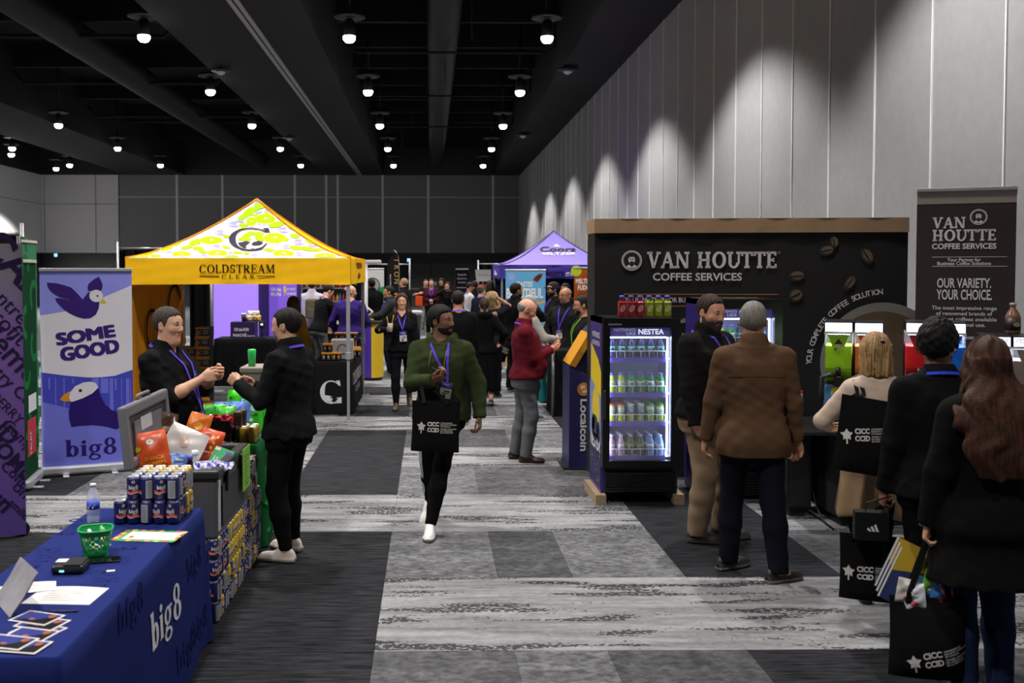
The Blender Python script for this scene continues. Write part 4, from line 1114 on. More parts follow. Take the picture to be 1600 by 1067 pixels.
for (u, v, r) in ((-1.36, 4.74, 1.57), (-1.33, 4.1, 1.57), (-1.7, 4.45, 1.57), (-1.42, 3.55, 1.57), (-1.74, 5.0, 1.57), (-1.73, 3.8, 1.57)): ft.serif('big8', u, v, .12, 1, width=.34, st=BIG, rot=r)
ft.build('tonal_logo', tonal, cl)
# cans
def make_can(name, body, logo, swoosh, panel):
 root = thing(name, 'x', 'can')
 mb = MB(); mb.lathe([(.024, 0), (.031, .006), (.033, .012), (.033, .108), (.0275, .118)], n=18); mb.build('can_body', mat('can_' + body, body, rough=.3, var=.02, spec=.7, metal=.25), root)
 mb = MB(); mb.lathe([(.0275, .118), (.0282, .1205), (.0265, .1215), (.0255, .1165), (0, .1165)], n=18); mb.build('can_lid', plain('can_aluminium', 'D2D2D4', rough=.3, metal=.6), root)
 fn = cylfn((0, 0, 0), .0332)
 f = Flat(fn); f.serif(logo, 0, .060, .021, 2, width=.044, st=BIG, gap=.05) if logo == 'big8' else f.text(logo, 0, .062, .014, 2, width=.042)
 f.build('printed_logo', plain('print_can_white', 'D8D8D8'), root)
 f = Flat(fn); f.polys([[(-.035, .044), (-.012, .040), (.012, .046), (.034, .042), (.034, .050), (.012, .056), (-.012, .049), (-.035, .053)]], 1, 0, None)
 for i in range(8):
  pass
 f2 = Flat(fn)
 n_ = 10
 for i in range(n_):
  a0, a1 = -.036 + .072*i/n_, -.036 + .072*(i + 1)/n_
  w0 = lambda a: .047 + .004*math.sin(a*120)
  f2.polys([[(a0, w0(a0) - .006), (a1, w0(a1) - .006), (a1, w0(a1) + .006), (a0, w0(a0) + .006)]], 1, 0)
  f2.polys([[(a0, w0(a0) - .009), (a1, w0(a1) - .009), (a1, w0(a1) - .006), (a0, w0(a0) - .006)]], 1, 1)
 f2.ell(.0, .097, .008, .008, 1, 1, 12); f2.ell(.0, .097, .005, .005, 2, 0, 10)
 f2.build('printed_swoosh', [plain('print_' + swoosh, swoosh), plain('print_can_white', 'D8D8D8')], root)
 f = Flat(fn); x0 = .060
 for i in range(6): f.polys(rect(x0 + .036*i/6, .014, x0 + .036*(i + 1)/6, .104), 1, 0)
 for k in range(9):
  for i in range(4): f.polys(rect(x0 + .004 + .028*i/4, .022 + .009*k, x0 + .004 + .028*(i + 1)/4, .0245 + .009*k), 2, 1)
 f.build('printed_panel', [plain('print_silver', 'AEB0B6', rough=.35), plain('print_ink', '55585F')], root)
 return root
can_n = make_can('drink_can', '20245E', 'big8', 'D0512E', 'x')
can_y = make_can('drink_can', 'D8B322', 'big8', '2D3A8C', 'x')
rk = random.Random(11); used = {'n': False, 'y': False}
def put_can(kind, x, y, z, label, group, rz=None):
 src = can_n if kind == 'n' else can_y
 rz = rk.uniform(-1, 1)*1.6 if rz is None else rz
 if not used[kind]:
  used[kind] = True; src.location = (x, y, z); src.rotation_euler = (0, 0, rz); src['label'] = label; src['group'] = group; return src
 return dup(src, (x, y, z), rz, label, group)
coln5 = ['leftmost', 'second', 'middle', 'fourth', 'rightmost']; rown5 = ['front', 'second', 'third', 'fourth', 'back']
cx0, cy0, st = -1.578, 5.055, .0672
rz_front = {(0, 0): .75, (0, 1): .25, (0, 2): -2.55, (0, 3): -.45, (0, 4): -.3, (1, 1): .25, (1, 2): -1.65, (1, 3): .5, (1, 4): -2.35}
for ly in (0, 1):
 for r in range(5):
  for c in range(5):
   if ly == 1 and c == 0: continue
   if ly == 0 and c == 0 and r > 1: continue
   k = 'y' if r >= 3 else 'n'
   nm = 'yellow drink can' if k == 'y' else 'navy drink can'
   put_can(k, cx0 + st*c + rk.uniform(-.001, .001), cy0 + st*r, TZ + .0 + .1222*ly, '%s, %s in the %s row of the stack\'s %s layer' % (nm, coln5[c], rown5[r], 'upper' if ly else 'lower'), 'cans stacked on the navy table', rz_front.get((ly, c)) if r == 0 else None)
# water bottle
p = fl(146, 817, TZ)
wbt = thing('water_bottle', 'clear plastic water bottle with blue label on the navy table', 'bottle', p)
glass = mat('clear_plastic', 'E4EAF4', rough=.08, alpha=.38, var=0, spec=.8)
mb = MB(); mb.lathe([(.024, 0), (.031, .006), (.032, .03), (.0295, .04), (.032, .05), (.032, .13), (.028, .15), (.015, .175), (.0125, .18), (.0125, .192)], n=20); mb.build('bottle_body', glass, wbt)
mb = MB(); mb.lathe([(.0145, .188), (.0145, .203), (.0, .204)], n=16); mb.build('cap', plain('cap_white', 'E8E8EA'), wbt)
mb = MB(); mb.lathe([(.0326, .075), (.0326, .115)], n=20); lb_ = mb.build('bottle_label', plain('label_blue', '3A52C8'), wbt)
f = Flat(cylfn((0, 0, 0), .0332)); f.polys(rect(-.018, .082, .012, .09), 1, 0); f.polys(rect(-.01, .096, .02, .1), 1, 0); f.build('printed_mark', plain('print_can_white', 'D8D8D8'), lb_)
# green basket of wrapped sweets
p = fl(150, 868, TZ)
bk = thing('plastic_basket', 'small green lattice basket of wrapped sweets on the navy table', 'basket', p, .25)
gm = plain('basket_green', '12A050', rough=.35)
mb = MB()
def bwall(u, v):                                   # open lattice: rounded-rectangle wall flaring upwards
 a = 2*PI*u; ex = 2/3.2; ca, sa = math.cos(a), math.sin(a)
 sx = (.052 + .022*v)*math.copysign(abs(ca)**ex, ca); sy = (.052 + .020*v)*math.copysign(abs(sa)**ex, sa)
 return Vector((sx, sy, .012 + .112*v))
NU = 56; NV = 9
for j in range(NV):
 for i in range(NU):
  if 1 <= j <= 6 and (i + j) % 2 == 0: continue
  a, b_, c, d = bwall(i/NU, j/NV), bwall((i + 1)/NU, j/NV), bwall((i + 1)/NU, (j + 1)/NV), bwall(i/NU, (j + 1)/NV)
  inn = lambda q: Vector((q.x*.965, q.y*.965, q.z))
  mb.add([a, b_, c, d, inn(a), inn(b_), inn(c), inn(d)], [(0, 1, 2, 3), (7, 6, 5, 4), (0, 4, 5, 1), (1, 5, 6, 2), (2, 6, 7, 3), (3, 7, 4, 0)], 0)
mb.build('basket_wall', gm, bk)
mb = MB(); mb.tube([bwall(i/40, 1.0) for i in range(40)], .005, 6, 0, True); mb.build('rim', gm, bk)
mb = MB(); mb.add([bwall(i/40, .0) for i in range(40)], [tuple(range(40))]); mb.add([bwall(i/40, .0) - Vector((0, 0, .008)) for i in range(40)], [tuple(range(40))[::-1]]); mb.build('basket_floor', gm, bk)
rs = random.Random(5)
for k in range(20):
 col = ['E4E2DC', 'DAD8D0', 'E6D24A', '7FC48C'][k % 4 if k % 3 else 0]
 mb = MB(); mb.lathe([(.001, -.022), (.008, -.02), (.003, -.013), (.0095, -.007), (.0105, 0), (.0095, .007), (.003, .013), (.008, .02), (.001, .022)], n=8)
 o = mb.build('wrapped_sweet', mat('wrap_' + col, col, rough=.35, var=.05), None, (p.x + rs.uniform(-.045, .045), p.y + rs.uniform(-.04, .04), TZ + .02 + .009*(k//2) + rs.uniform(0, .012)), (rs.uniform(0, 3), rs.uniform(0, 3), rs.uniform(0, 3)))
 tag(o, 'small twist-wrapped sweet in the green lattice basket', 'sweet', 'wrapped sweets in the green basket')
# leaflet with coloured edge, on the table before the cans
a = fl(234, 838, TZ)
lf = thing('leaflet', 'white leaflet with fruit coloured border before the can stack', 'leaflet', (a.x, a.y, TZ + .001), -.12)
mb = MB(); mb.box((0, 0, .001), (.30, .20, .0015)); mb.build('sheet', plain('leaf_green', '2E9A48'), lf)
f = Flat(lambda u, v, h: Vector((u, v, .0022 + h*.3)))
cols = ['E0B92C', 'D8673A', 'E08E84', 'C7D24A', 'D63C3C', '3CA04E']
for k in range(26):
 a = k/26*2*PI; f.ell(.145*max(-1, min(1, 1.35*math.cos(a))), .092*max(-1, min(1, 1.35*math.sin(a))), .016, .012, 1 + (k % 2)*.3, k % 6, 10)
f.polys(rect(-.115, -.07, .14, .07), 2, 6); f.ell(-.08, -.03, .012, .02, 3, 4, 10)
for k in range(6): f.polys(rect(-.05, .05 - .018*k, .12 - .02*(k % 3), .054 - .018*k), 3, 7)
f.build('printed_border', [plain('print_' + c, c) for c in cols] + [plain('paper_white', 'DEDAD6'), plain('ink_pale', 'B4AEA8')], lf)
# mobile phone, sticker, card reader
a = fl(160, 877, TZ)
ph_ = thing('mobile_phone', 'black mobile phone lying face up beside the green basket', 'phone', (a.x, a.y, TZ), -1.35)
mb = MB(); mb.box((0, 0, .005), (.078, .155, .009), bev=.004); mb.build('phone_case', plain('phone_black', '121214', rough=.3), ph_)
mb = MB(); mb.box((0, 0, .0098), (.07, .146, .0008)); mb.build('screen', plain('phone_screen', '0A1410', rough=.08), ph_)
a = fl(173, 892, TZ)
st_ = MB().box((0, 0, .0008), (.035, .022, .0012)).build('paper_sticker', plain('paper_white', 'DEDAD6'), None, (a.x, a.y, TZ), (0, 0, .25))
tag(st_, 'small white paper sticker beside the card reader', 'sticker')
a = fl(111, 892, TZ)
cr_ = thing('card_reader', 'chunky black card reader with white sticker on the navy table', 'card reader', (a.x, a.y, TZ), .05)
mb = MB(); mb.box((0, 0, .02), (.135, .125, .038), bev=.014); mb.build('reader_body', plain('reader_black', '1A1A1D', rough=.35), cr_)
mb = MB(); mb.box((.02, 0, .041), (.075, .11, .008), bev=.004); mb.build('keypad_cover', plain('reader_grey', '2E2E32', rough=.3), cr_)
mb = MB(); mb.box((-.042, .02, .0405), (.045, .05, .0012)); mb.build('white_label', plain('paper_white', 'DEDAD6'), cr_)['label'] = 'white label'
mb = MB(); mb.box((-.02, -.063, .018), (.02, .002, .008)); mb.build('indicator_light', mat('led_cyan', '7FD8E8', emit=1.5, var=0), cr_)
# papers and the curled booklet
def paper(label, px, py, wd, dp, rz, lift=0.0, name='paper_sheet'):
 a = fl(px, py, TZ)
 mb = MB(); mb.grid(lambda u, v: Vector(((u - .5)*wd, (v - .5)*dp, .001 + lift + .006*math.sin(PI*u)*v)), 6, 6)
 o = mb.build(name, plain('paper_white', 'DEDAD6'), None, (a.x, a.y, TZ), (0, 0, rz)); tag(o, label, 'paper')
 f = Flat(lambda u, v, h: Vector((u, v, .0025 + lift + h*.5 + .006*math.sin(PI*(u/wd + .5))*(v/dp + .5))))
 for k in range(5): f.polys(rect(-wd*.3, -dp*.3 + k*dp*.13, wd*(.25 - .08*(k % 3)), -dp*.3 + k*dp*.13 + .004), 1, 0)
 f.build('printed_lines', plain('ink_pale', 'B4AEA8'), o); return o
paper('large white paper sheet lying flat behind the photo prints', 103, 931, .27, .20, -.06)
paper('white paper sheet half hidden behind the curled booklet', 42, 921, .22, .12, .35, .004)
a = fl(28, 948, TZ)
mb = MB()
def curl(u, v): 
 t = v; return Vector(((u - .5)*.26, .10*t*t - .04 + .03*math.sin(PI*t), .003 + .15*t))
mb.grid(curl, 8, 12); mb.grid(lambda u, v: curl(1 - u, v) + Vector((0, .004, -.001)), 8, 12)
o = mb.build('curled_booklet', mat('booklet_grey', 'A4A2A8', rough=.25, var=.25, vscale=9), None, (a.x - .02, a.y, TZ), (0, 0, -.95)); tag(o, 'glossy grey booklet with its cover curling up off the table', 'booklet')
# photo prints with white borders
pr0 = [(40, 967, .05, 0), (58, 975, .02, 1), (50, 983, .0, 2), (72, 965, .12, 3), (18, 1002, .28, 4), (30, 1012, .1, 5)]
order = [(60, 985, -.02, 0), (48, 992, .08, 1), (66, 975, .05, 2), (58, 967, .0, 3), (35, 1012, .16, 4), (14, 1006, .08, 5)]
pl_ = ['lowest print of the fanned pile', 'second print up in the fanned pile', 'third print up in the fanned pile', 'topmost print of the fanned pile', 'lower print at the table corner', 'upper print at the table corner']
for px, py, rz, k in order:
 a = fl(px, py, TZ)
 t = thing('photo_print', 'glossy photo with white border, ' + pl_[k], 'photograph', (a.x, a.y, TZ + .0012*k + .0004), -.35 + rz, 'photo prints on the navy table')
 mb = MB(); mb.box((0, 0, .0004), (.165, .115, .0008)); mb.build('print_paper', plain('photo_white', 'E4DED8', rough=.25), t)
 f = Flat(lambda u, v, h: Vector((u, v, .0009 + h*.12)))
 f.polys(rect(-.074, -.049, .074, .049), 1, 0); f.polys([[(-.02, -.049), (.02, -.01), (.05, .03), (.074, .02), (.074, -.049)]], 2, 1)
 f.ell(.045, .028, .014, .017, 3, 2, 12); f.ell(-.01, -.015, .012, .01, 3, 2, 10); f.polys([[(-.06, -.049), (-.035, -.02), (0, -.03), (.02, -.049)]], 3, 1)
 f.build('picture', [plain('photo_blue', '333D86', rough=.25), plain('photo_dark', '17151A', rough=.25), plain('photo_skin', 'A85F3C', rough=.25)], t)
a = fl(92, 957, TZ)
o = MB().cyl((-.06, 0, .004), (.07, 0, .004), .004, 8).build('pen', plain('pen_black', '161618', rough=.3), None, (a.x, a.y, TZ), (0, 0, .05)); tag(o, 'slim black pen lying above the photo prints', 'pen')
# ------------------------------------------------------------------ stacked cans and the cool box behind the table
SX, SY0, SY1 = -1.222, 5.72, 7.2
o = MB().boxb((-1.70, 5.80, 0), (-1.295, 6.68, .486)).build('cardboard_box', plain('card_brown', '7A6248', rough=.9)); tag(o, 'brown cardboard box inside the floor stack of cans', 'box')
lay = ['bottom', 'second', 'third', 'top']
def ordn(k): return ['first', 'second', 'third', 'fourth', 'fifth', 'sixth', 'seventh', 'eighth', 'ninth', 'tenth', 'eleventh', 'twelfth', 'thirteenth', 'fourteenth', 'fifteenth', 'sixteenth', 'seventeenth', 'eighteenth', 'nineteenth', 'twentieth', 'twenty-first', 'twenty-second'][k]
for l in range(4):
 for k in range(22):
  kind = 'y' if (l >= 2 and 4 < k < 12) or rk.random() < .3 else 'n'
  put_can(kind, SX - .033, SY0 + .0672*k, .1222*l, '%s can, %s from the near end, %s layer of the floor stack' % ('yellow' if kind == 'y' else 'navy', ordn(k), lay[l]), 'cans stacked on the floor')
 put_can('y' if rk.random() < .3 else 'n', SX - .1, SY0, .1222*l, 'can at the near end of the floor stack, %s layer, away from the aisle' % lay[l], 'cans stacked on the floor')
for l in range(2):
 for k in range(4): put_can('y' if (k + l) % 3 == 0 else 'n', SX - .033, 6.80 + .0672*k, .4888 + .1222*l, 'can stacked behind the cool box, %s layer, %s from the front' % (['lower', 'upper'][l], ordn(k)), 'cans stacked on the floor')
KX0, KX1, KY0, KY1, KZ0, KZ1 = -1.70, -1.225, 5.70, 6.64, .49, .885
cool = thing('cool_box', 'large grey cool box with open lid on the stacked cans', 'cooler', ((KX0 + KX1)/2, (KY0 + KY1)/2, KZ0))
kx, ky, kz = (KX1 - KX0)/2, (KY1 - KY0)/2, KZ1 - KZ0
cg = mat('cooler_grey', '47474C', rough=.5, var=.05, bump=.1, bscale=400); cgd = plain('cooler_dark', '1C1C1F', rough=.45); cgl = plain('cooler_liner', '8A8A90')
mb = MB()
mb.boxb((-kx, -ky, 0), (kx, -ky + .05, kz - .05), 0, .012); mb.boxb((-kx, ky - .05, 0), (kx, ky, kz - .05), 0, .012); mb.boxb((-kx, -ky + .02, 0), (-kx + .05, ky - .02, kz - .05), 0, .01); mb.boxb((kx - .05, -ky + .02, 0), (kx, ky - .02, kz - .05), 0, .01); mb.boxb((-kx + .01, -ky + .01, 0), (kx - .01, ky - .01, .05))
mb.build('tub', cg, cool)
mb = MB(); mb.boxb((-kx - .012, -ky - .012, kz - .055), (kx + .012, -ky + .06, kz), 0, .012); mb.boxb((-kx - .012, ky - .06, kz - .055), (kx + .012, ky + .012, kz), 0, .012); mb.boxb((-kx - .012, -ky + .04, kz - .055), (-kx + .06, ky - .04, kz), 0, .012); mb.boxb((kx - .06, -ky + .04, kz - .055), (kx + .012, ky - .04, kz), 0, .012)
mb.build('rim', cgd, cool)
mb = MB(); mb.boxb((-kx + .06, -ky + .06, kz - .12), (kx - .06, ky - .06, kz - .11)); mb.build('inner_tray', cgl, cool)
mb = MB(); mb.boxb((kx - .002, -ky + .02, .04), (kx + .006, -ky + .07, .33)); mb.build('white_label', plain('label_white', 'B8B8BC'), cool)['label'] = 'white label'
mb = MB(); mb.boxb((kx, -ky + .1, .05), (kx + .012, ky - .15, .29), 0, .01); mb.build('side_panel', cgd, cool)
for yy in (-.25, .2):
 mb = MB(); mb.boxb((kx + .006, yy - .035, kz - .16), (kx + .028, yy + .035, kz - .02), 0, .008); mb.build('latch', cgd, cool)
# lid, hinged along the far long side and leaning back
ang = math.radians(6); Lh = .37
lidr = bpy.data.objects.new('lid', None); link(lidr, cool); lidr.location = (-kx - .01, 0, kz); lidr.rotation_euler = (0, -ang, 0)
lm_ = plain('cooler_lid_grey', '6A6A70', rough=.5)
mb = MB()
mb.boxb((-.05, -ky, .0), (.0, -ky + .07, Lh), 0, .014); mb.boxb((-.05, ky - .07, .0), (.0, ky, Lh), 0, .014); mb.boxb((-.05, -ky + .03, Lh - .07), (.0, ky - .03, Lh), 0, .014); mb.boxb((-.05, -ky + .03, 0), (.0, ky - .03, .06), 0, .014)
mb.build('lid_frame', lm_, lidr)
mb = MB(); mb.boxb((-.045, -ky + .05, .04), (-.02, ky - .05, Lh - .05)); mb.build('lid_liner', plain('cooler_liner_dark', '3A3A3F'), lidr)
mb = MB(); mb.boxb((-.022, -ky + .17, .1), (-.008, ky - .17, Lh - .11), 0, .008); mb.build('lid_boss', lm_, lidr)
mb = MB(); mb.boxb((-.008, -.18, .19), (-.005, .05, .27)); mb.build('paper_label', plain('label_white', 'B8B8BC'), lidr)
mb = MB(); mb.tube([(-.03, -.12, Lh), (-.03, -.12, Lh + .025), (-.03, .12, Lh + .025), (-.03, .12, Lh)], .011, 8); mb.build('lid_handle', lm_, lidr)
# lime notice hung over the rim
nt = MB().boxb((0, -.125, -.27), (.003, .125, 0)).build('lime_notice', plain('lime_paper', '7DB53C'), None, (KX1 + .0325, 6.43, KZ1 + .01), (0, 0, 0)); tag(nt, 'lime green paper notice hanging down the cool box side', 'notice')
f = Flat(lambda u, v, h: Vector((.0035 + h*.3, u, v)))
for k in range(7): f.polys(rect(-.08, -.06 - .026*k, .07 - .03*(k % 3), -.05 - .026*k), 1, 0)
f.polys(rect(-.05, -.245, .05, -.225), 1, 0); f.build('printed_lines', plain('notice_ink', '557A2E'), nt)
def inbox(px, py, Y): return at(px, py, Y)
O1, O2 = 'D4501E', 'D9611F'
p = inbox(240, 735, 5.88); bag('snack_bag', 'orange snack bag with white swirl at the front of the cool box', 'snack bag', p - Vector((0, 0, .02)), deg(-12, -10, 10), .22, .25, .07, O1, [('E8E4DC', [(.55, .75, .10, .07)]), (O1, [(.58, .76, .06, .045)]), ('B7C23A', [(.2, .62, .10, .06), (.2, .12, .1, .08)]), ('E5A02C', [('SNACK', .62, .32, .02, .12), ('CRISPS', .66, .2, .018, .11)])], 1)
p = inbox(276, 718, 6.18); bag('white_packet', 'flat white packet with pale print in the cool box', 'packet', p, deg(-20, 22, -8), .26, .21, .04, 'D6D0CC', [('D8B8A8', [(.5, .55, .13, .16)]), ('E0D8C8', [(.52, .58, .06, .08)])], 2)
p = inbox(268, 738, 6.0); bag('blue_packet', 'light blue packet with white print in the cool box', 'packet', p - Vector((-.01, 0, .0)), deg(-15, 4, 0), .155, .115, .05, '5C8BD8', [('DCE4F0', [(.4, .5, .12, .16), (.72, .66, .16, .07), (.62, .3, .1, .08)])], 3)
p = inbox(299, 692, 6.5); bag('snack_bag', 'deep orange snack bag leaning at the back of the cool box', 'snack bag', p - Vector((0, 0, .02)), deg(-16, 20, 12), .15, .22, .06, 'CC6A14', [('E8A33C', [(.5, .6, .2, .12), (.5, .25, .3, .06)]), ('8A3A10', [(.35, .4, .1, .08)])], 4)
p = inbox(318, 714, 6.25); bag('snack_bag', 'red and yellow snack bag beside the black box', 'snack bag', p - Vector((0, 0, .03)), deg(-18, 14, -6), .16, .21, .07, 'C8401E', [('E8C23A', [(.62, .75, .06, .05), (.72, .6, .06, .05), (.64, .45, .06, .05), (.78, .3, .06, .05), (.8, .8, .05, .05)]), ('E6E2DA', [('c', .42, .55, .05), (.45, .3, .2, .03)])], 5)
p = inbox(253, 690, 6.42); bag('brown_packet', 'dark brown foil packet standing against the open lid', 'packet', p - Vector((0, 0, .05)), deg(-8, 15, 30), .13, .24, .05, '4A3428', [('8A7260', [(.5, .55, .3, .08), (.5, .35, .3, .06)])], 6, rough=.25)
o = bag('pale_packet', 'crumpled pale grey packet beside the brown foil packet', 'packet', inbox(269, 690, 6.45) - Vector((0, 0, .02)), deg(-10, -16, -20), .10, .19, .05, 'B8B4B0', [('6A6A70', [(.5, .5, .3, .1)])], 7)
p = inbox(297, 737, 5.98)
bt = thing('cola_bottle', 'dark cola bottle with purple cap in the cool box', 'bottle', p - Vector((0, 0, .10)))
mb = MB(); mb.lathe([(.03, 0), (.033, .01), (.033, .11), (.028, .14), (.014, .165), (.014, .178)], n=16); mb.build('bottle_body', mat('cola', '1A0F0C', rough=.12, var=0, spec=.7), bt)
mb = MB(); mb.lathe([(.017, .172), (.017, .195), (0, .196)], n=14); mb.build('cap', plain('cap_purple', '4A3AA8'), bt)
p = inbox(305, 727, 6.08)
bt = thing('small_bottle', 'clear bottle with round white cap behind the cola bottle', 'bottle', p - Vector((0, 0, .08)))
mb = MB(); mb.lathe([(.022, 0), (.024, .01), (.024, .10), (.012, .135), (.012, .145)], n=14); mb.build('bottle_body', glass, bt)
mb = MB(); mb.lathe([(.020, .142), (.022, .155), (.020, .172), (0, .176)], n=14); mb.build('cap', plain('cap_white', 'E8E8EA'), bt)
cupm = mat('cup_clear', 'DADCE0', rough=.12, alpha=.45, var=0, spec=.7)
for k, (px, py) in enumerate(((314, 733), (325, 735), (337, 732))):
 p = inbox(px, py, 5.93 + .02*k); p.z = .86
 o = MB().lathe([(.021, 0), (.03, .085), (.032, .087), (.0295, .085), (.0205, .003), (0, .003)], n=18).build('plastic_cup', cupm, None, p - Vector((0, 0, .055))); tag(o, 'clear plastic tasting cup in the cool box, %s of three' % ['leftmost', 'middle', 'rightmost'][k], 'cup', 'tasting cups in the cool box')
p = inbox(345, 722, 6.2)
sb = thing('snack_box', 'green and pink snack carton tilted over the cool box rim', 'box', p, 0); sb.rotation_euler = deg(58, 12, -28)
mb = MB(); mb.box((0, 0, 0), (.15, .17, .045)); mb.build('carton', plain('carton_green', '1C9A58'), sb)
f = Flat(lambda u, v, h: Vector((u, v, .0228 + h)))
f.polys(rect(.0, -.08, .072, -.04), 1, 0); f.polys(rect(.0, -.035, .072, .005), 1, 1); f.polys(rect(.02, .03, .07, .07), 1, 2); f.polys(rect(-.07, .06, -.03, .08), 1, 3); f.text('Sugar', -.04, .0, .016, 2, 3, rot=1.57); f.text('FREE', -.015, .0, .014, 2, 3, rot=1.57)
f.build('printed_mark', [plain('print_lime', '6CC24A'), plain('print_pink', 'C8286E'), plain('print_purple', '5A2A8C'), plain('print_can_white', 'D8D8D8')], sb)
for k in range(7):
 p = inbox(312 + 7*k, 738, 5.82 + .025*(k % 2)); p.z = .90
 bag('sweet_sachet', 'violet and white sachet in the cool box front row, %s from the left' % ordn(k), 'sachet', p - Vector((0, 0, .035)), deg(-55, rs.uniform(-15, 15), rs.uniform(-30, 30)), .055, .06, .02, '5650C8' if k % 2 else 'C9C8E6', [('DAD8F0' if k % 2 else '4A44B8', [(.5, .5, .2, .2), (.3, .8, .1, .08)])], 20 + k, 'sachets in the cool box', .3)
# ------------------------------------------------------------------ green table
gcl = fabric('cloth_green', '0C4A24', var=.08, bump=.1, bscale=500)
gt, gcloth, gside = cloth_table('covered_table', 'table under a dark green cloth printed with paler green leaves', -1.72, -1.28, 7.32, 9.1, .75, gcl, flare=.06, amp=.014, freq=16)
gl1 = fabric('print_green_light', '1F8A3C', var=.06)
gcy = (7.32 + 9.1)/2; gcx = (-1.72 - 1.28)/2
f = Flat(lambda u, v, h: Vector((u, gside('-y', u, v) - .003 - h, v)))
for (u, v, r) in ((.11, .5, .13), (.2, .2, .15), (-.1, .35, .12), (.05, .12, .1)): f.ring(u, v, r, .03, 1, 0, 20, 290, n=18)
f.build('printed_leaf', gl1, gcloth)
f = Flat(lambda u, v, h: Vector((gside('+x', u, v) + .003 + h, u, v)))
for k in range(9): f.ring(-.8 + .2*k, .2 + .22*(k % 3), .12, .035, 1, 0, 30 + 40*k, 300 + 40*k, n=18)
f.build('printed_leaf', gl1, gcloth)
f = Flat(lambda u, v, h: Vector((u, v, .7506 + h*.3)))
for k in range(8): f.ring(-.15 + .3*(k % 2), -.75 + .2*k, .09, .03, 1, 0, 60*k, 60*k + 250, n=16)
f.build('printed_leaf', fabric('print_green_mid', '2C7A48', var=.06), gcloth)
# on it: black gift box of red sweets
p = fl(326, 698, .75)
gb = thing('gift_box', 'black open box with red edge full of red sweet packets', 'box', (p.x, 7.44, .75), .1)
mb = MB(); mb.boxb((-.13, -.07, 0), (.13, -.065, .17)); mb.boxb((-.13, .065, 0), (.13, .07, .17)); mb.boxb((-.13, -.07, 0), (-.125, .07, .17)); mb.boxb((-.13, -.07, 0), (.13, .07, .005)); mb.build('box_wall', plain('box_black', '17171A', rough=.4), gb)
mb = MB(); mb.boxb((.125, -.072, 0), (.132, .072, .19)); mb.build('red_edge', plain('box_red', 'A81E3C'), gb)
for k in range(12):
 bag('sweet_packet', 'shiny red sweet packet in the black gift box, %s from the left' % ordn(k), 'sweet packet', (p.x - .11 + .02*k, 7.42 + .035*(k % 3), .86 + .012*(k % 2)), deg(rs.uniform(-20, 20), rs.uniform(-25, 25), rs.uniform(-60, 60)), .075, .085, .03, 'B81E34' if k % 4 else 'D63A5A', [('E08A9A', [(.5, .6, .15, .1), (.35, .25, .08, .06)])], 40 + k, 'red packets in the gift box', .25)
# snack bags
spec = [(322, 662, 7.7, '2FA63A'), (333, 660, 7.75, '3FB83C'), (343, 654, 7.8, '2FA63A'), (358, 690, 7.62, '49C42E'), (350, 668, 7.95, '5B7BD6'), (362, 672, 7.85, '5B7BD6'), (376, 672, 7.95, '6487DC'), (388, 668, 8.1, '5B7BD6'), (366, 655, 8.3, '43D01E'), (396, 672, 7.98, '3CC428'), (404, 660, 8.3, '36B82C')]
sl = ['first green', 'second green', 'third green', 'bright green front', 'first blue', 'second blue', 'third blue', 'fourth blue', 'tall bright green back', 'green right', 'rightmost green']
for k, (px, py, Y, c) in enumerate(spec):
 a = at(px, py, Y)
 bag('snack_bag', '%s snack bag standing on the green table' % sl[k], 'snack bag', (a.x, Y, .752), deg(rs.uniform(-8, 4), rs.uniform(-6, 6), rs.uniform(-25, 25)), .15, .24 if k < 8 else .29, .07, c, [('E4EAF2', [(.5, .62, .16, .08), (.4, .3, .1, .05)]), ('24405E' if k in (4, 5, 6, 7) else '1A6A28', [(.55, .45, .2, .05), (.35, .78, .12, .04)])], 60 + k, 'snack bags on the green table', .3)
for k, (px, Y) in enumerate(((372, 7.42), (379, 7.52))):
 a = at(px, 690, Y); t = thing('tumbler', 'dark brown tumbler on the green table, %s of two' % ['nearer', 'farther'][k], 'tumbler', (a.x, Y, .75), group='tumblers on the green table')
 mb = MB(); mb.lathe([(.026, 0), (.029, .005), (.033, .2), (.034, .215)], n=18); mb.build('tumbler_body', plain('tumbler_brown', '35241C', rough=.3), t)
 mb = MB(); mb.lathe([(.035, .213), (.035, .232), (.02, .24), (0, .24)], n=18); mb.build('tumbler_lid', plain('tumbler_lid_b', '4C382C', rough=.35), t)
 f = Flat(cylfn((0, 0, 0), .0325)); f.ring(0, .12, .012, .004, 1, 0, n=14); f.build('printed_mark', plain('print_tan', 'B49A80'), t)
can_g = make_can('drink_can', 'A8862E', 'big8', '5A5A30', 'x'); ug = False
for r in range(3):
 for c in range(2):
  lb = 'gold and silver can on the green table, %s column, %s row' % (['left', 'right'][c], rown5[r]); x = -1.40 + .07*c; y = 7.42 + .07*r
  if not ug: can_g.location = (x, y, .75); can_g.rotation_euler = (0, 0, 2.4); can_g['label'] = lb; can_g['group'] = 'gold cans on the green table'; ug = True
  else: dup(can_g, (x, y, .75), rk.uniform(2, 3), lb, 'gold cans on the green table')
for k in range(2): put_can('n', -1.45, 7.45 + .08*k, .75, 'navy can on the green table, %s the gold cans' % ['beside', 'behind'][k], 'navy cans on the green table')
o = MB().add([(-.05, -.03, .001), (.05, -.03, .001), (0, 0, .05), (-.05, .03, .001), (.05, .03, .001)], [(0, 1, 2), (4, 3, 2), (1, 4, 2), (3, 0, 2), (0, 3, 4, 1)]).build('folded_card', plain('paper_white', 'DEDAD6'), None, (-1.52, 7.4, .75), (0, 0, .3)); tag(o, 'small folded white card on the green table', 'card')
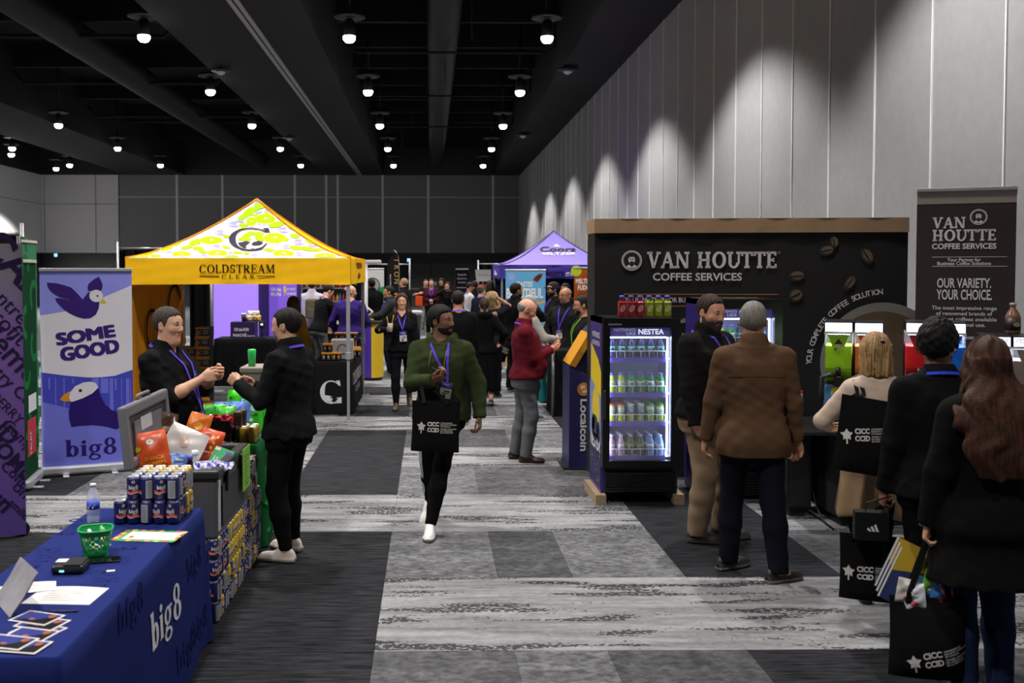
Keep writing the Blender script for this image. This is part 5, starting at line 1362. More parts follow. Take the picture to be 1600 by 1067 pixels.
# ------------------------------------------------------------------ roll-up banner with sea birds
def rollup(name, label, pl, pr, zt, sheet_mat, group=None, base=True, top_label=None, z0=.09):
 """banner between two floor points (left, right as seen); returns root, and the print function in metres from its lower left corner"""
 pl, pr = Vector(pl), Vector(pr); u = (pr - pl); wd = u.length; rz = math.atan2(u.y, u.x)
 root = thing(name, label, 'banner', pl, rz, group)
 al = plain('banner_alu', 'C4C4C8', rough=.35, metal=.5)
 mb = MB(); mb.boxb((0, -.0015, z0), (wd, .0015, zt - .015)); sh = mb.build('banner_sheet', sheet_mat, root)
 mb = MB(); mb.boxb((-.005, -.012, zt - .02), (wd + .005, .012, zt + .012), 0, .005); mb.build('top_rail', al, root)
 mb = MB(); mb.cyl((wd/2, .03, .05), (wd/2, .02, zt - .01), .012, 8); mb.build('pole', al, root)
 if base:
  mb = MB(); mb.boxb((-.012, -.05, .018), (wd + .012, .06, z0 + .01), 0, .02); mb.build('base', al, root)
  for x in (.25*wd, .78*wd):
   mb = MB(); mb.boxb((x - .03, -.13, 0), (x + .03, .12, .018), 0, .006); mb.build('foot', al, root)
 fn = lambda a, b, h: Vector((a, -.0022 - h*.6, z0 + b))
 return root, sh, fn, wd, zt - z0
a, b_ = fl(66, 746), fl(209, 735)
root, sh, fn, wd, ht = rollup('rollup_banner', 'lavender roll-up banner with two puffins standing behind the table', a, b_, 2.05, fabric('banner_lavender', '8C8FE0', var=.03, bump=.05))
def Z1(x, y, oy=370.0):                      # photograph detail -> place on the banner
 px, py = x/3.95, oy + y/3.95
 u = (px - 63.5)/142.5; yt = 420 - 2*u; yb = 741 - 12*u
 return (u*wd, (1 - (py - yt)/(yb - yt))*ht)
def Z2(x, y): return Z1(x, y, 600.0)
bw, bpurp, bdeep, borange, byel, bmid, blow, bdrip = (fabric('ban_' + c, c, var=.02, bump=.05) for c in ('D6D2DA', '3A2470', '2C1A66', 'D08A24', 'C8BC1E', '4448B4', '6C70CC', '6A6ED2'))
f = Flat(fn)
f.polys([[Z1(*p) for p in ((250, 490), (400, 462), (560, 405), (700, 340), (813, 290), (813, 828), (700, 868), (620, 878), (540, 881), (400, 870), (256, 852))]], 1, 0)
f.polys([[Z1(*p) for p in ((256, 852), (400, 870), (540, 881), (620, 878), (700, 868), (813, 828))] + [Z2(*p) for p in ((815, 230), (700, 240), (430, 175), (262, 132))]], 1, 1)
f.polys([[Z2(*p) for p in ((262, 132), (430, 175), (700, 240), (815, 230), (815, 500), (262, 560))]], 1, 2)
for (x0, x1, y1) in ((295, 305, 960), (335, 341, 1130), (385, 392, 1120), (440, 447, 920), (560, 600, 930), (612, 660, 980), (668, 690, 1200), (700, 712, 960), (740, 745, 1120), (770, 790, 1240), (795, 800, 1100)):
 f.polys([[Z1(x0, 884), Z1(x0, y1), Z1(x1, y1), Z1(x1, 884)]], 2, 3)
f.build('printed_background', [bw, bmid, blow, bdrip], sh)
f = Flat(fn)
f.polys([[Z1(*p) for p in ((295, 280), (350, 284), (400, 296), (440, 310), (475, 345), (508, 385), (545, 335), (552, 345), (566, 376), (590, 396), (611, 400), (606, 440), (588, 480), (555, 503), (515, 507), (470, 495), (420, 470), (380, 435), (352, 400), (343, 378), (375, 378), (415, 388), (434, 406), (420, 384), (360, 366), (318, 335), (300, 305))],
   [Z1(*p) for p in ((545, 330), (540, 305), (545, 285), (575, 258), (608, 238), (622, 262), (632, 290), (628, 318), (612, 332), (580, 322))]], 3, 0)
f.polys([[Z1(591 + 42*math.cos(t), 361 + 39*math.sin(t)) for t in np.linspace(0, 2*PI, 20)[:-1]]], 4, 1)
f.polys([[Z1(*p) for p in ((631, 370), (652, 405), (616, 406))]], 4, 2); f.polys([[Z1(599 + 6*math.cos(t), 361 + 6*math.sin(t)) for t in np.linspace(0, 2*PI, 10)[:-1]]], 5, 3)
PM = [bpurp, bw, byel, plain('print_black', '101014'), bdeep, borange]; f.build('printed_puffin', PM, sh); f = Flat(fn)
f.polys([[Z2(*p) for p in ((598, 42), (612, 90), (640, 145), (680, 180), (730, 192), (815, 184), (815, 232), (780, 266), (705, 303), (640, 285), (560, 277), (480, 283), (430, 291), (417, 240), (414, 190), (430, 125), (480, 112), (530, 92))]], 3, 4)
f.polys([[Z1(*p) for p in ((417, 1010), (424, 978), (455, 938), (505, 913), (550, 907), (580, 915), (599, 942), (560, 982), (500, 1014), (440, 1036), (427, 1036))]], 4, 1)
f.polys([[Z1(*p) for p in ((361, 1026), (382, 996), (424, 968), (417, 1008), (428, 1033), (390, 1036))]], 4, 5); f.polys([[Z1(487 + 11*math.cos(t), 965 + 10*math.sin(t)) for t in np.linspace(0, 2*PI, 12)[:-1]]], 5, 3)
f.build('printed_puffin', PM, sh)
f = Flat(fn)
a1, a2 = Z1(530, 645), Z1(555, 745)
for q, (dx, dy) in enumerate(((0, 0), (.012, .006), (-.012, -.006), (.012, -.006), (-.012, .006))):
 f.text('SOME', a1[0] + dx, a1[1] + dy, .115, 4 + .3*q, 0, .0, rot=.14, width=.54); f.text('GOOD', a2[0] + dx, a2[1] + dy, .128, 4 + .3*q, 0, .0, rot=.14, width=.54)
b0 = Z2(550, 470); f.serif('big8', b0[0], b0[1], .165, 4, 1, width=.49, st=BIG, gap=.08); f.build('printed_lettering', [bpurp, bdeep], sh)
# ------------------------------------------------------------------ purple word-cloud backdrop at the left edge, dark green roll-ups beside it
pa, pb = fl(-150, 858), fl(41, 838)
u = (pb - pa); wd = u.length
bd = thing('fabric_backdrop', 'purple fabric backdrop printed with dark slanting words', 'backdrop', pa, math.atan2(u.y, u.x))
m, N, L, b__ = node_mat('backdrop_purple_lit'); tc = N.new('ShaderNodeTexCoord'); sx = N.new('ShaderNodeSeparateXYZ'); L.new(tc.outputs['Object'], sx.inputs[0])
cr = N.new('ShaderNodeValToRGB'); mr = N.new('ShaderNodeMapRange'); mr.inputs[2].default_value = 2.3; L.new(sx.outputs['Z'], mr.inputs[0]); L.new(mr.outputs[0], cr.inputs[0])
cr.color_ramp.elements[0].color = (*lin('48327E'), 1); cr.color_ramp.elements[1].color = (*lin('6A6670'), 1); e = cr.color_ramp.elements.new(.7); e.color = (*lin('6A4A8C'), 1); e2 = cr.color_ramp.elements.new(.86); e2.color = (*lin('6A6472'), 1)  # grey-to-purple gradient: coloured lighting painted into the fabric colour
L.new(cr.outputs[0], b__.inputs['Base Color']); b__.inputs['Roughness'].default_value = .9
H_ = 2.22
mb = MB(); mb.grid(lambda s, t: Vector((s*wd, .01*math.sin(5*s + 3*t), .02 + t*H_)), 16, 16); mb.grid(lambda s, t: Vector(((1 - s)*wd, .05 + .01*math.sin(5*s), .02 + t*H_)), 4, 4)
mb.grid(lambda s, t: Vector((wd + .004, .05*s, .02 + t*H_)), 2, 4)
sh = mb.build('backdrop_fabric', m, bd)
f = Flat(lambda a, b, h: Vector((a, .01*math.sin(5*a/wd + 3*b/H_) - .004 - h, b)))
for (t, x, y, h, wt) in (('CAL', wd - .12, 2.02, .21, .03), ('Centre', wd - .17, 1.79, .11, .0), ('profit', wd - .16, 1.6, .12, .0), ('d\u00e9mo', wd - .14, 1.36, .17, .01), ('try Co', wd - .10, 1.13, .09, .005), ('BERRY', wd - .14, .97, .07, .0), ('AND', wd - .24, .85, .12, .02), ('Comp', wd - .07, .76, .08, .0), ('HOME', wd - .15, .60, .11, .02), ('Coffee', wd - .08, .44, .08, .0), ('on', wd - .06, .34, .09, .0), ('pun', wd - .25, .30, .13, .02), ('smile', wd - .07, .2, .06, .01)):
 f.text(t, x, y, h, 2, 0, wt, rot=-.85)
pw0 = f.build('printed_words', fabric('print_purple_dark', '241A38', var=.04), sh)
bm0 = bmesh.new(); bm0.from_mesh(pw0.data); bmesh.ops.bisect_plane(bm0, geom=bm0.verts[:] + bm0.edges[:] + bm0.faces[:], plane_co=(wd - .004, 0, 0), plane_no=(1, 0, 0), clear_outer=True); bm0.to_mesh(pw0.data); bm0.free()
mb = MB(); mb.cyl((wd - .02, .06, .03), (wd - .02, .06, 2.3), .018, 8); mb.build('frame_post', plain('frame_black', '18181A'), bd)
mb = MB(); mb.cyl((wd - .02, .03, .05), (wd - .02, .09, .05), .05, 14); mb.build('foot_wheel', plain('frame_black', '18181A'), bd)
for k, (p0, p1, zt, lb) in enumerate((((40, 768), (60, 749), 2.13, 'dark green roll-up banner turned edge-on beside the puffin banner'), ((34, 720), (61, 705), 2.36, 'taller green roll-up banner standing behind the other green one'))):
 a, b_ = fl(*p0), fl(*p1); d = (b_ - a); a = b_ - d
 root, sh, fn, wd, ht = rollup('rollup_banner', lb, a, b_, zt, fabric('banner_green_%d' % k, ['0D3A22', '3F7A5C'][k], var=.05, bump=.05))
 f = Flat(fn)
 for j in range(8): f.ring(wd*(.2 + .6*(j % 2)), ht*(.95 - .115*j), .16, .07, 1, 0, 40*j, 40*j + 200, n=14)
 f.build('printed_leaf', fabric('print_leaf_green', '1B6B35', var=.05), sh)
 f = Flat(fn); f.polys(rect(wd*.2, ht*.1, wd*.85, ht*.27), 2, 0); f.polys(rect(wd*.3, .3*ht, wd*.9, .38*ht), 2, 1); f.text('FRUIT', wd*.5, ht*.16, .06, 3, 1, rot=1.57); f.build('printed_carton', [plain('print_red', 'B8321E'), plain('print_can_white', 'D8D8D8')], sh)
# ------------------------------------------------------------------ pop-up tents
def project(p):
 q = RCAM.transposed() @ (Vector(p) - Vector((0, 0, CAMZ)))
 return PPX + FPX*q.x/-q.z, PPY - FPX*q.y/-q.z
def tent(name, label, x0, x1, y0, y1, ze, drop, zp, roof_m, val_m, leg_m, pw=1.45, trim_m=None, front_m=None):
 cx, cy = (x0 + x1)/2, (y0 + y1)/2; hx, hy = (x1 - x0)/2, (y1 - y0)/2
 root = thing(name, label, 'tent', (cx, cy, 0))
 fz = lambda t: ze + (zp - ze)*t**pw
 def roof(face):
  def fn(u, t, h=0):          # u: metres along the edge from its middle, t: 0 eave .. 1 peak
   zz = fz(t); sl = (zp - ze)*pw*max(t, .02)**(pw - 1)/hy; n = math.hypot(1, sl)
   if face == 'front': return Vector((u, -hy*(1 - t) - h*sl/n, zz + h/n))
   if face == 'back': return Vector((-u, hy*(1 - t) + h*sl/n, zz + h/n))
   if face == 'right': return Vector((hx*(1 - t) + h*sl/n, u, zz + h/n))
   return Vector((-hx*(1 - t) - h*sl/n, -u, zz + h/n))
  return fn
 out = {}
 for face in ('front', 'back', 'right', 'left'):
  fn = roof(face); hw = hx if face in ('front', 'back') else hy
  mb = MB()
  mb.grid(lambda s, t: fn((2*s - 1)*hw*(1 - t), t), 14, 14)
  mb.grid(lambda s, t: fn((1 - 2*s)*hw*(1 - t), t) - Vector((0, 0, .006)), 14, 14)
  o = mb.build('roof_panel', front_m if front_m and face == 'front' else roof_m, root); out[face] = (o, fn)
  mb = MB(); ph = {'front': 0, 'back': 1, 'right': 2, 'left': 3}[face]
  def vf(s, t, d=0, face=face, fn=fn, hw=hw, ph=ph):
   p = fn((2*s - 1)*hw, 0); o_ = Vector((0, -1, 0)) if face == 'front' else Vector((0, 1, 0)) if face == 'back' else Vector((1, 0, 0)) if face == 'right' else Vector((-1, 0, 0))
   wv = .006*math.sin(19*s + 14*t + ph) + .005*math.sin(31*s - 16*t + 2*ph)
   return p + o_*(.006 + wv*(1 if 0.02 < s < .98 else .2) + d) - Vector((0, 0, t*drop - .01*math.sin(PI*s)*t))
  mb.grid(lambda s, t: vf(s, 1 - t), 40, 6); mb.grid(lambda s, t: vf(1 - s, 1 - t, -.004), 40, 6)
  vo = mb.build('valance', val_m, root); out[face + '_v'] = (vo, vf, hw)
 if trim_m:
  for sx_ in (-1, 1):
   for sy_ in (-1, 1):
    mb = MB(); mb.tube([Vector((sx_*hx*(1 - t), sy_*hy*(1 - t), fz(t) + .004)) for t in np.linspace(0, 1, 13)], .016, 6); mb.build('seam', trim_m, root)
 for sx_ in (-1, 1):
  for sy_ in (-1, 1):
   lg = bpy.data.objects.new('leg', None); link(lg, root); lg.location = (sx_*(hx - .035), sy_*(hy - .035), 0)
   mb = MB(); mb.boxb((-.025, -.025, 0.9), (.025, .025, ze - .02), 0, .005); mb.build('outer_tube', leg_m, lg)
   mb = MB(); mb.boxb((-.018, -.018, .01), (.018, .018, 1.0), 0, .004); mb.build('inner_tube', leg_m, lg)
   mb = MB(); mb.boxb((-.033, -.033, .84), (.033, .033, .94), 0, .006); mb.boxb((-.06, -.012, .93), (-.02, .012, .945)); mb.build('slider', leg_m, lg)
   mb = MB(); mb.boxb((-.045, -.045, 0), (.10, .045, .012), 0, .003); mb.build('foot_plate', leg_m, lg)
 for sx_ in (-1, 1):                       # scissor frame under the eaves
  mb = MB(); mb.cyl((sx_*(hx - .04), -hy, ze - .05), (sx_*(hx - .04), 0, ze - .38), .013, 6); mb.cyl((sx_*(hx - .04), hy, ze - .05), (sx_*(hx - .04), 0, ze - .38), .013, 6); mb.build('truss_bar', leg_m, root)
 return root, out, (cx, cy, hx, hy, fz)
yel = fabric('tent_yellow', 'E8B21A', var=.05, bump=.1, bscale=60)
alu = plain('tent_leg', 'A9AAAE', rough=.35, metal=.5)
T0 = (-4.08, -1.07, 13.4, 16.4)
troot, tp, tg = tent('canopy_tent', 'yellow pop-up tent with a citrus printed roof', *T0, 2.21, .36, 3.10, yel, yel, alu, trim_m=fabric('tent_seam', 'D98A1E'), front_m=fabric('tent_white', 'EFEAF4', var=.02, bump=.05))
ro, rfn = tp['front']
def roofuv(px, py):
 lo, hi = 0.0, 1.0
 for _ in range(30):
  t = (lo + hi)/2; P_ = Vector((tg[0], tg[1] - tg[3]*(1 - t), tg[4](t)))
  if project(P_)[1] > py: lo = t
  else: hi = t
 Y = tg[1] - tg[3]*(1 - t); return (at(px, py, Y).x - tg[0], t)
def R8(x, y): return roofuv(300 + x/7.27, 310 + y/7.27)
f = Flat(lambda u, v, h: rfn(u, v, .006 + h*1.5))
def rell(x, y, rx, ry, mi, layer, n=18, rot=0, keep=.985):
 pts = []
 for k in range(n):
  a = 2*PI*k/n; u, v = R8(x + rx*math.cos(a)*math.cos(rot) - ry*math.sin(a)*math.sin(rot), y + rx*math.cos(a)*math.sin(rot) + ry*math.sin(a)*math.cos(rot))
  v = max(.012, v); lim = tg[2]*(1 - v)*keep; pts.append((max(-lim, min(lim, u)), v))
 c = (sum(p[0] for p in pts)/n, sum(p[1] for p in pts)/n)
 for k in range(n): f.polys([[c, pts[k], pts[(k + 1) % n]]], layer, mi)
def rring(x, y, rx, ry, wd, mi, layer, a0=0, a1=360, n=16):
 for q in earc(x, y, rx, ry, a0, a1, wd, wd, n):
  pts = [R8(*p) for p in q]
  if all(abs(u) < tg[2]*(1 - v)*.98 and v > .01 for u, v in pts): f.polys([pts], layer, mi)
LIME, ORG, LAV, WHT, LOGO, MINT = range(6)
for (x, y, rx, ry) in ((-560, 640, 110, 40), (-330, 560, 120, 42), (220, 482, 135, 47), (285, 628, 120, 38), (-120, 640, 110, 34), (830, 238, 125, 58), (675, 268, 62, 52), (940, 457, 132, 62), (1040, 632, 125, 42), (1510, 662, 130, 36), (1800, 672, 110, 26)):
 rell(x, y, rx + 10, ry + 7, WHT, 1); rell(x, y, rx, ry, ORG, 2); rell(x, y, rx*.86, ry*.84, LIME, 3); rell(x + rx*.05, y - ry*.1, rx*.16, ry*.14, WHT, 4, 8)
 for k in range(8):
  a = k*PI/4; p0, p1 = (x + rx*.2*math.cos(a), y + ry*.2*math.sin(a)), (x + rx*.8*math.cos(a), y + ry*.8*math.sin(a))
  rell((p0[0] + p1[0])/2, (p0[1] + p1[1])/2, rx*.30, ry*.035, ORG, 4, 6, math.atan2(p1[1] - p0[1], p1[0] - p0[0]))
for (x, y, rx, ry, r) in ((650, 160, 85, 45, -.6), (575, 215, 60, 30, -.5), (590, 305, 55, 20, .1), (965, 300, 95, 34, -.2), (40, 500, 80, 34, -.3), (70, 572, 70, 24, .1), (-200, 520, 80, 24, -.2), (1170, 565, 65, 26, .2), (1310, 575, 120, 24, .15), (880, 590, 70, 20, .1), (640, 415, 75, 28, -.4), (755, 410, 70, 28, .1), (600, 465, 80, 22, 0), (770, 460, 60, 28, .2), (450, 665, 90, 16, 0), (380, 692, 110, 14, 0), (760, 90, 60, 28, .3), (1170, 430, 60, 26, .1), (390, 435, 40, 18, 0), (620, 628, 40, 14, 0), (-420, 660, 80, 18, 0), (1350, 500, 70, 20, .3), (1650, 610, 90, 22, .2), (820, 90, 25, 16, 0), (720, 130, 50, 20, -.3), (-60, 560, 70, 22, -.2), (120, 610, 60, 18, .2), (390, 560, 50, 18, .2), (560, 350, 50, 20, -.5), (520, 620, 60, 16, .1), (1120, 330, 50, 22, .5), (1060, 470, 40, 24, 0), (1450, 590, 60, 18, .2), (960, 690, 90, 12, 0), (1260, 690, 80, 12, 0), (700, 690, 70, 12, 0), (-160, 690, 80, 12, 0), (130, 690, 70, 12, 0), (730, 200, 40, 16, .2), (860, 180, 50, 18, .5), (-400, 590, 60, 18, -.2), (-680, 670, 70, 14, 0), (1720, 640, 60, 12, .1)):
 rell(x, y, rx, ry, LIME, 1.5, 10, r)
for (x, y, s_) in ((480, 300, 70), (330, 392, 70), (300, 560, 60), (455, 630, 55), (920, 252, 60), (1040, 362, 75), (1215, 500, 80), (1080, 552, 60), (1370, 530, 60), (1220, 632, 55), (765, 48, 45), (870, 130, 40), (560, 260, 40), (150, 660, 60), (-250, 600, 60), (1650, 668, 50), (720, 660, 60)):
 rring(x, y, s_, s_*.42, 9, LAV, 1, 0, 300); rring(x, y, s_*.6, s_*.25, 8, LAV, 1, 40, 330); rring(x + 5, y, s_*.28, s_*.12, 7, LAV, 1)
for (x, y) in ((490, 265), (760, 160), (1480, 610), (190, 425), (990, 585)): rell(x, y, 45, 10, MINT, 2, 8, -.2)
# the sign on the roof: a big C over a wave
for k in range(40):
 a0, a1 = math.radians(38 + 262*k/40), math.radians(38 + 262*(k + 1)/40)
 def ed(a, i):
  c, s_ = math.cos(a), -math.sin(a); th = 62*max(0, -c)**1.2 + 16; tv = 14
  rx, ry = 245, 130
  return (665 + (rx - (th if i else 0))*c, 470 + (ry - (tv if i else 0))*s_)
 pts = [R8(*ed(a0, 0)), R8(*ed(a1, 0)), R8(*ed(a1, 1)), R8(*ed(a0, 1))]; f.polys([pts], 5, LOGO)
def rp(*pts, mi=LOGO, layer=5): f.polys([[R8(*p) for p in pts]], layer, mi)
rp((800, 343), (872, 343), (888, 405), (862, 392), (835, 372))
rp((520, 512), (600, 497), (672, 500), (640, 520), (612, 545), (620, 575), (585, 565), (545, 545)); rp((672, 530), (700, 502), (760, 492), (818, 508), (780, 530), (720, 540)); rp((640, 572), (720, 580), (790, 560), (840, 522), (862, 520), (800, 582), (700, 590)); rring(665, 470, 262, 142, 6, LOGO, 5, 60, 115)
f.build('printed_citrus', [fabric('prt_lime', 'A9D817', var=.03), fabric('prt_orange', 'DFC31B', var=.03), fabric('prt_lavender', 'B4A6E6', var=.03), fabric('prt_white', 'F2EEF6', var=.02), fabric('prt_logo', '3C3740', var=.03), fabric('prt_mint', '9FE0C0', var=.03)], ro)
vo, vf, hw = tp['front_v']
fv = lambda u, v, h: vf((u + hw)/(2*hw), -v/.36, .0) + Vector((0, -.012 - h, 0))
f = Flat(fv)
def V(px, py): p = at(px, py, T0[2]); return p.x - tg[0], p.z - 2.21
a, b_ = V(312, 427), V(429, 413.5); f.serif('COLDSTREAM', (a[0] + b_[0])/2, a[1], b_[1] - a[1], 2, width=b_[0] - a[0], gap=.12)
a, b_ = V(347, 436), V(398, 429.5); f.serif('CLEAR', (a[0] + b_[0])/2, a[1], b_[1] - a[1], 2, width=b_[0] - a[0], gap=.55, st=(.15, .08, .07, .06))
for p0, p1 in ((312, 343), (402, 430)):
 a, b_ = V(p0, 433), V(p1, 431.6); f.polys(rect(a[0], a[1], b_[0], b_[1]), 2, 0)
f.build('printed_lettering', fabric('print_ink_black', '17130F', var=.02), vo)
vo2, vf2, hw2 = tp['right_v']
f = Flat(lambda u, v, h: vf2((u + hw2)/(2*hw2), -v/.36, 0) + Vector((.012 + h, 0, 0)))
f.polys(rect(-.5, -.12, .5, -.05), 1, 0); f.polys([[(-.3, -.26), (-.1, -.2), (.3, -.24), (.1, -.29)]], 1, 0); f.build('printed_mark', fabric('print_rust', '7A3E16', var=.03), vo2)
# side curtain on the tent's left, tied back at the post
amber = fabric('tent_amber', 'C98318', var=.08, bump=.15, bscale=40)
hx, hy = tg[2], tg[3]
mb = MB()
mb.grid(lambda s, t: Vector((-hx + .05 + .012*math.sin(18*s + 4*t) + .01*math.sin(30*s), -hy + .06 + s*(2*hy - .15), .05 + 2.1*t)), 40, 8)
mb.grid(lambda s, t: Vector((-hx + .04 + .012*math.sin(18*(1 - s) + 4*t) + .01*math.sin(30*(1 - s)), -hy + .06 + (1 - s)*(2*hy - .15), .05 + 2.1*t)), 40, 8)
sc_ = mb.build('side_curtain', amber, troot)
f = Flat(lambda u, v, h: Vector((-hx + .085 + h, u, v))); f.ring(.75, 1.45, .42, .06, 1, 0, 20, 330, ry=.40, n=24); f.ring(-.55, 1.2, .30, .05, 1, 0, 20, 330, n=20); f.build('printed_logo', fabric('print_ink_black', '17130F', var=.02), sc_)
# black table with the C sign, and the packs on it
blk = fabric('cloth_black', '141415', var=.1, bump=.1, bscale=400)
ct, ccl, cside = cloth_table('covered_table', 'table under a black cloth with a white letter C, inside the yellow tent', -1.68, -1.13, 14.1, 16.2, .75, blk, freq=15, amp=.010, flare=.03)
silver = fabric('print_silver_cloth', 'BDBDC0', var=.03)
f = Flat(lambda u, v, h: Vector((u, cside('-y', u, v) - .004 - h, v)))
cxl, czl = .0, .32
for k in range(30):
 a0, a1 = math.radians(38 + 270*k/30), math.radians(38 + 270*(k + 1)/30)
 def ed(a, i):
  c, s_ = math.cos(a), math.sin(a); th = .055*max(0, -c) + .012
  return (cxl + (.155 - (th if i else 0))*c, czl + (.165 - (.016 if i else 0))*s_)
 f.polys([[ed(a0, 0), ed(a1, 0), ed(a1, 1), ed(a0, 1)]], 1, 0)
f.polys([[(.07, .485), (.125, .485), (.135, .40), (.10, .44)]], 1, 0); f.polys([[(-.10, .28), (-.02, .27), (.06, .24), (.15, .25), (.15, .165), (.02, .16), (-.07, .20)]], 1, 0); f.polys([[(-.02, .255), (.03, .22), (.0, .19), (.07, .19), (.10, .23), (.04, .25)]], 2, 1)
f.build('printed_logo', [silver, blk], ccl)
f = Flat(lambda u, v, h: Vector((cside('+x', u, v) + .004 + h, u, v)))
f.serif('COLDSTREAM', .05, .38, .17, 1, width=1.5); f.serif('CLEAR', .05, .24, .08, 1, width=.7, gap=.4); f.build('printed_lettering', silver, ccl)
def pack(label, px, py, Y, n, z, rz=0, rows=2):
 a = at(px, py, Y); t = thing('drink_pack', label, 'drink pack', (a.x, Y, z), rz, 'drink packs on the black table')
 for i in range(n):
  for j in range(rows):
   mb = MB(); x, y = (i - (n - 1)/2)*.067, (j - (rows - 1)/2)*.067
   mb.lathe([(.026, 0), (.033, .01), (.033, .108), (.027, .12)], (x, y, 0), 12); o = mb.build('can', plain('can_black', '1A1816', rough=.35), t)
   f = Flat(cylfn((x, y, 0), .0335)); f.polys(rect(-.016, .02, .016, .09), 1, 0); f.ell(0, .06, .012, .016, 2, 1, 10); f.build('printed_label', [plain('pack_brown', '6E5238'), plain('pack_grey', '9A8F86')], o)
 mb = MB(); mb.boxb((-n*.0335 - .002, -rows*.0335 - .002, .098), (n*.0335 + .002, rows*.0335 + .002, .124), 0, .006); mb.build('carrier', plain('carrier_orange', 'D8921E', rough=.4), t)
 return t
pack('orange topped drink pack, top one of the front stack', 510, 0, 14.28, 2, .75 + .125)
pack('orange topped drink pack, lower left of the front stack', 508, 0, 14.28, 2, .75)
pack('orange topped drink pack, lower right of the front stack', 524, 0, 14.28, 2, .75)
for k in range(2): pack('orange topped drink pack on the aisle side, %s one' % ['nearer', 'farther'][k], 555, 0, 14.9 + .35*k, 2, .75, .2, 3)
for k in range(3): pack('orange topped drink pack standing behind the white carton, %s' % ['left', 'middle', 'right'][k], 528 + 11*k, 0, 15.6, 2, .75 + .2)
o = MB().boxb((-.16, -.22, 0), (.16, .22, .27)).build('white_carton', plain('carton_white', 'BEBCBE'), None, (-1.30, 14.8, .75), (0, 0, .06)); tag(o, 'white carton with a grey letter print on the black table', 'box')
f = Flat(planefn((-.16, -.2215, 0), (1, 0, 0), (0, 0, 1))); f.ring(.16, .14, .08, .02, 1, 0, 30, 320, n=16); f.build('printed_mark', plain('pack_grey2', '6E6A70'), o)
o = MB().boxb((-.2, -.1, 0), (.2, .1, .2)).build('cardboard_tray', plain('card_brown', '7A6248', rough=.9), None, (-1.36, 15.6, .75)); tag(o, 'brown cardboard tray under the back drink packs', 'tray')
# cases piled inside the tent
for col, (cxp, n, Yc) in enumerate(((319, 8, 14.85), (296, 6, 14.95))):
 for k in range(n):
  a = at(cxp, 500, Yc)
  c0 = thing('drink_case', 'black and yellow drink case, %s from the floor in the %s pile under the tent' % (ordn(k), ['right', 'left'][col]), 'case', (a.x + .006*math.sin(3*k), Yc, .151*k), .04*math.sin(5*k), 'drink cases piled under the tent')
  mb = MB(); mb.boxb((-.105, -.14, 0), (.105, .14, .149)); o = mb.build('carton', plain('case_black', '1B1714', rough=.55), c0)
  f = Flat(planefn((-.105, -.1405, 0), (1, 0, 0), (0, 0, 1)))
  for j in range(7): f.ell(.015 + .03*j, .135, .014, .014, 1, 0, 10)
  f.polys(rect(.0, .0, .21, .018), 1, 0); f.polys(rect(.12, .05, .19, .11), 1, 1); f.polys([[(.0, .03), (.05, .02), (.07, .09), (.02, .12)]], 1, 2); f.text('C', .08, .05, .05, 2, 1)
  for j in range(5): f.polys(rect(.13, .055 + .011*j, .18, .06 + .011*j), 2, 3)
  f.build('printed_panel', [plain('case_yellow', 'C9952A'), plain('case_grey', '8E8C88'), plain('case_orange', 'A8682A'), plain('ink_dark', '24211E')], c0)
o = thing('drink_case', 'single black and yellow drink case on the floor in front of the piles', 'case', (at(322, 500, 14.4).x, 14.4, 0), .3)
mb = MB(); mb.boxb((-.12, -.14, 0), (.12, .14, .14)); mb.build('carton', plain('case_black', '1B1714', rough=.55), o)
f = Flat(planefn((-.12, -.1405, 0), (1, 0, 0), (0, 0, 1))); f.polys(rect(0, .08, .24, .14), 1, 0); f.polys([[(.02, .0), (.1, .0), (.16, .08), (.06, .08)]], 1, 0); f.build('printed_panel', plain('case_yellow', 'C9952A'), o)
# taupe storage tote with a green shaker on the green table
a = at(381, 600, 8.8); b_ = at(424, 600, 8.8)
tt = thing('storage_tote', 'taupe plastic storage tote on the far end of the green table', 'tote box', ((a.x + b_.x)/2, 8.8, .75))
hw_ = (b_.x - a.x)/2
mb = MB(); mb.prism([(-hw_*.9, -.16), (hw_*.9, -.16), (hw_*.9, .16), (-hw_*.9, .16)], 0, .40); mb.build('tub', plain('tote_taupe', '7D706A', rough=.5), tt)
mb = MB(); mb.boxb((-hw_*1.03, -.18, .40), (hw_*1.03, .18, .45), 0, .012); mb.build('lid', plain('tote_lid', '8C7F78', rough=.5), tt)
a = at(393, 560, 8.7); o = MB().lathe([(.03, 0), (.037, .14), (.03, .15), (0, .15)], n=16).build('green_shaker', plain('shaker_green', '2DBF5C', rough=.35), None, (a.x, 8.72, 1.2)); tag(o, 'bright green plastic cup on the taupe storage tote', 'cup')
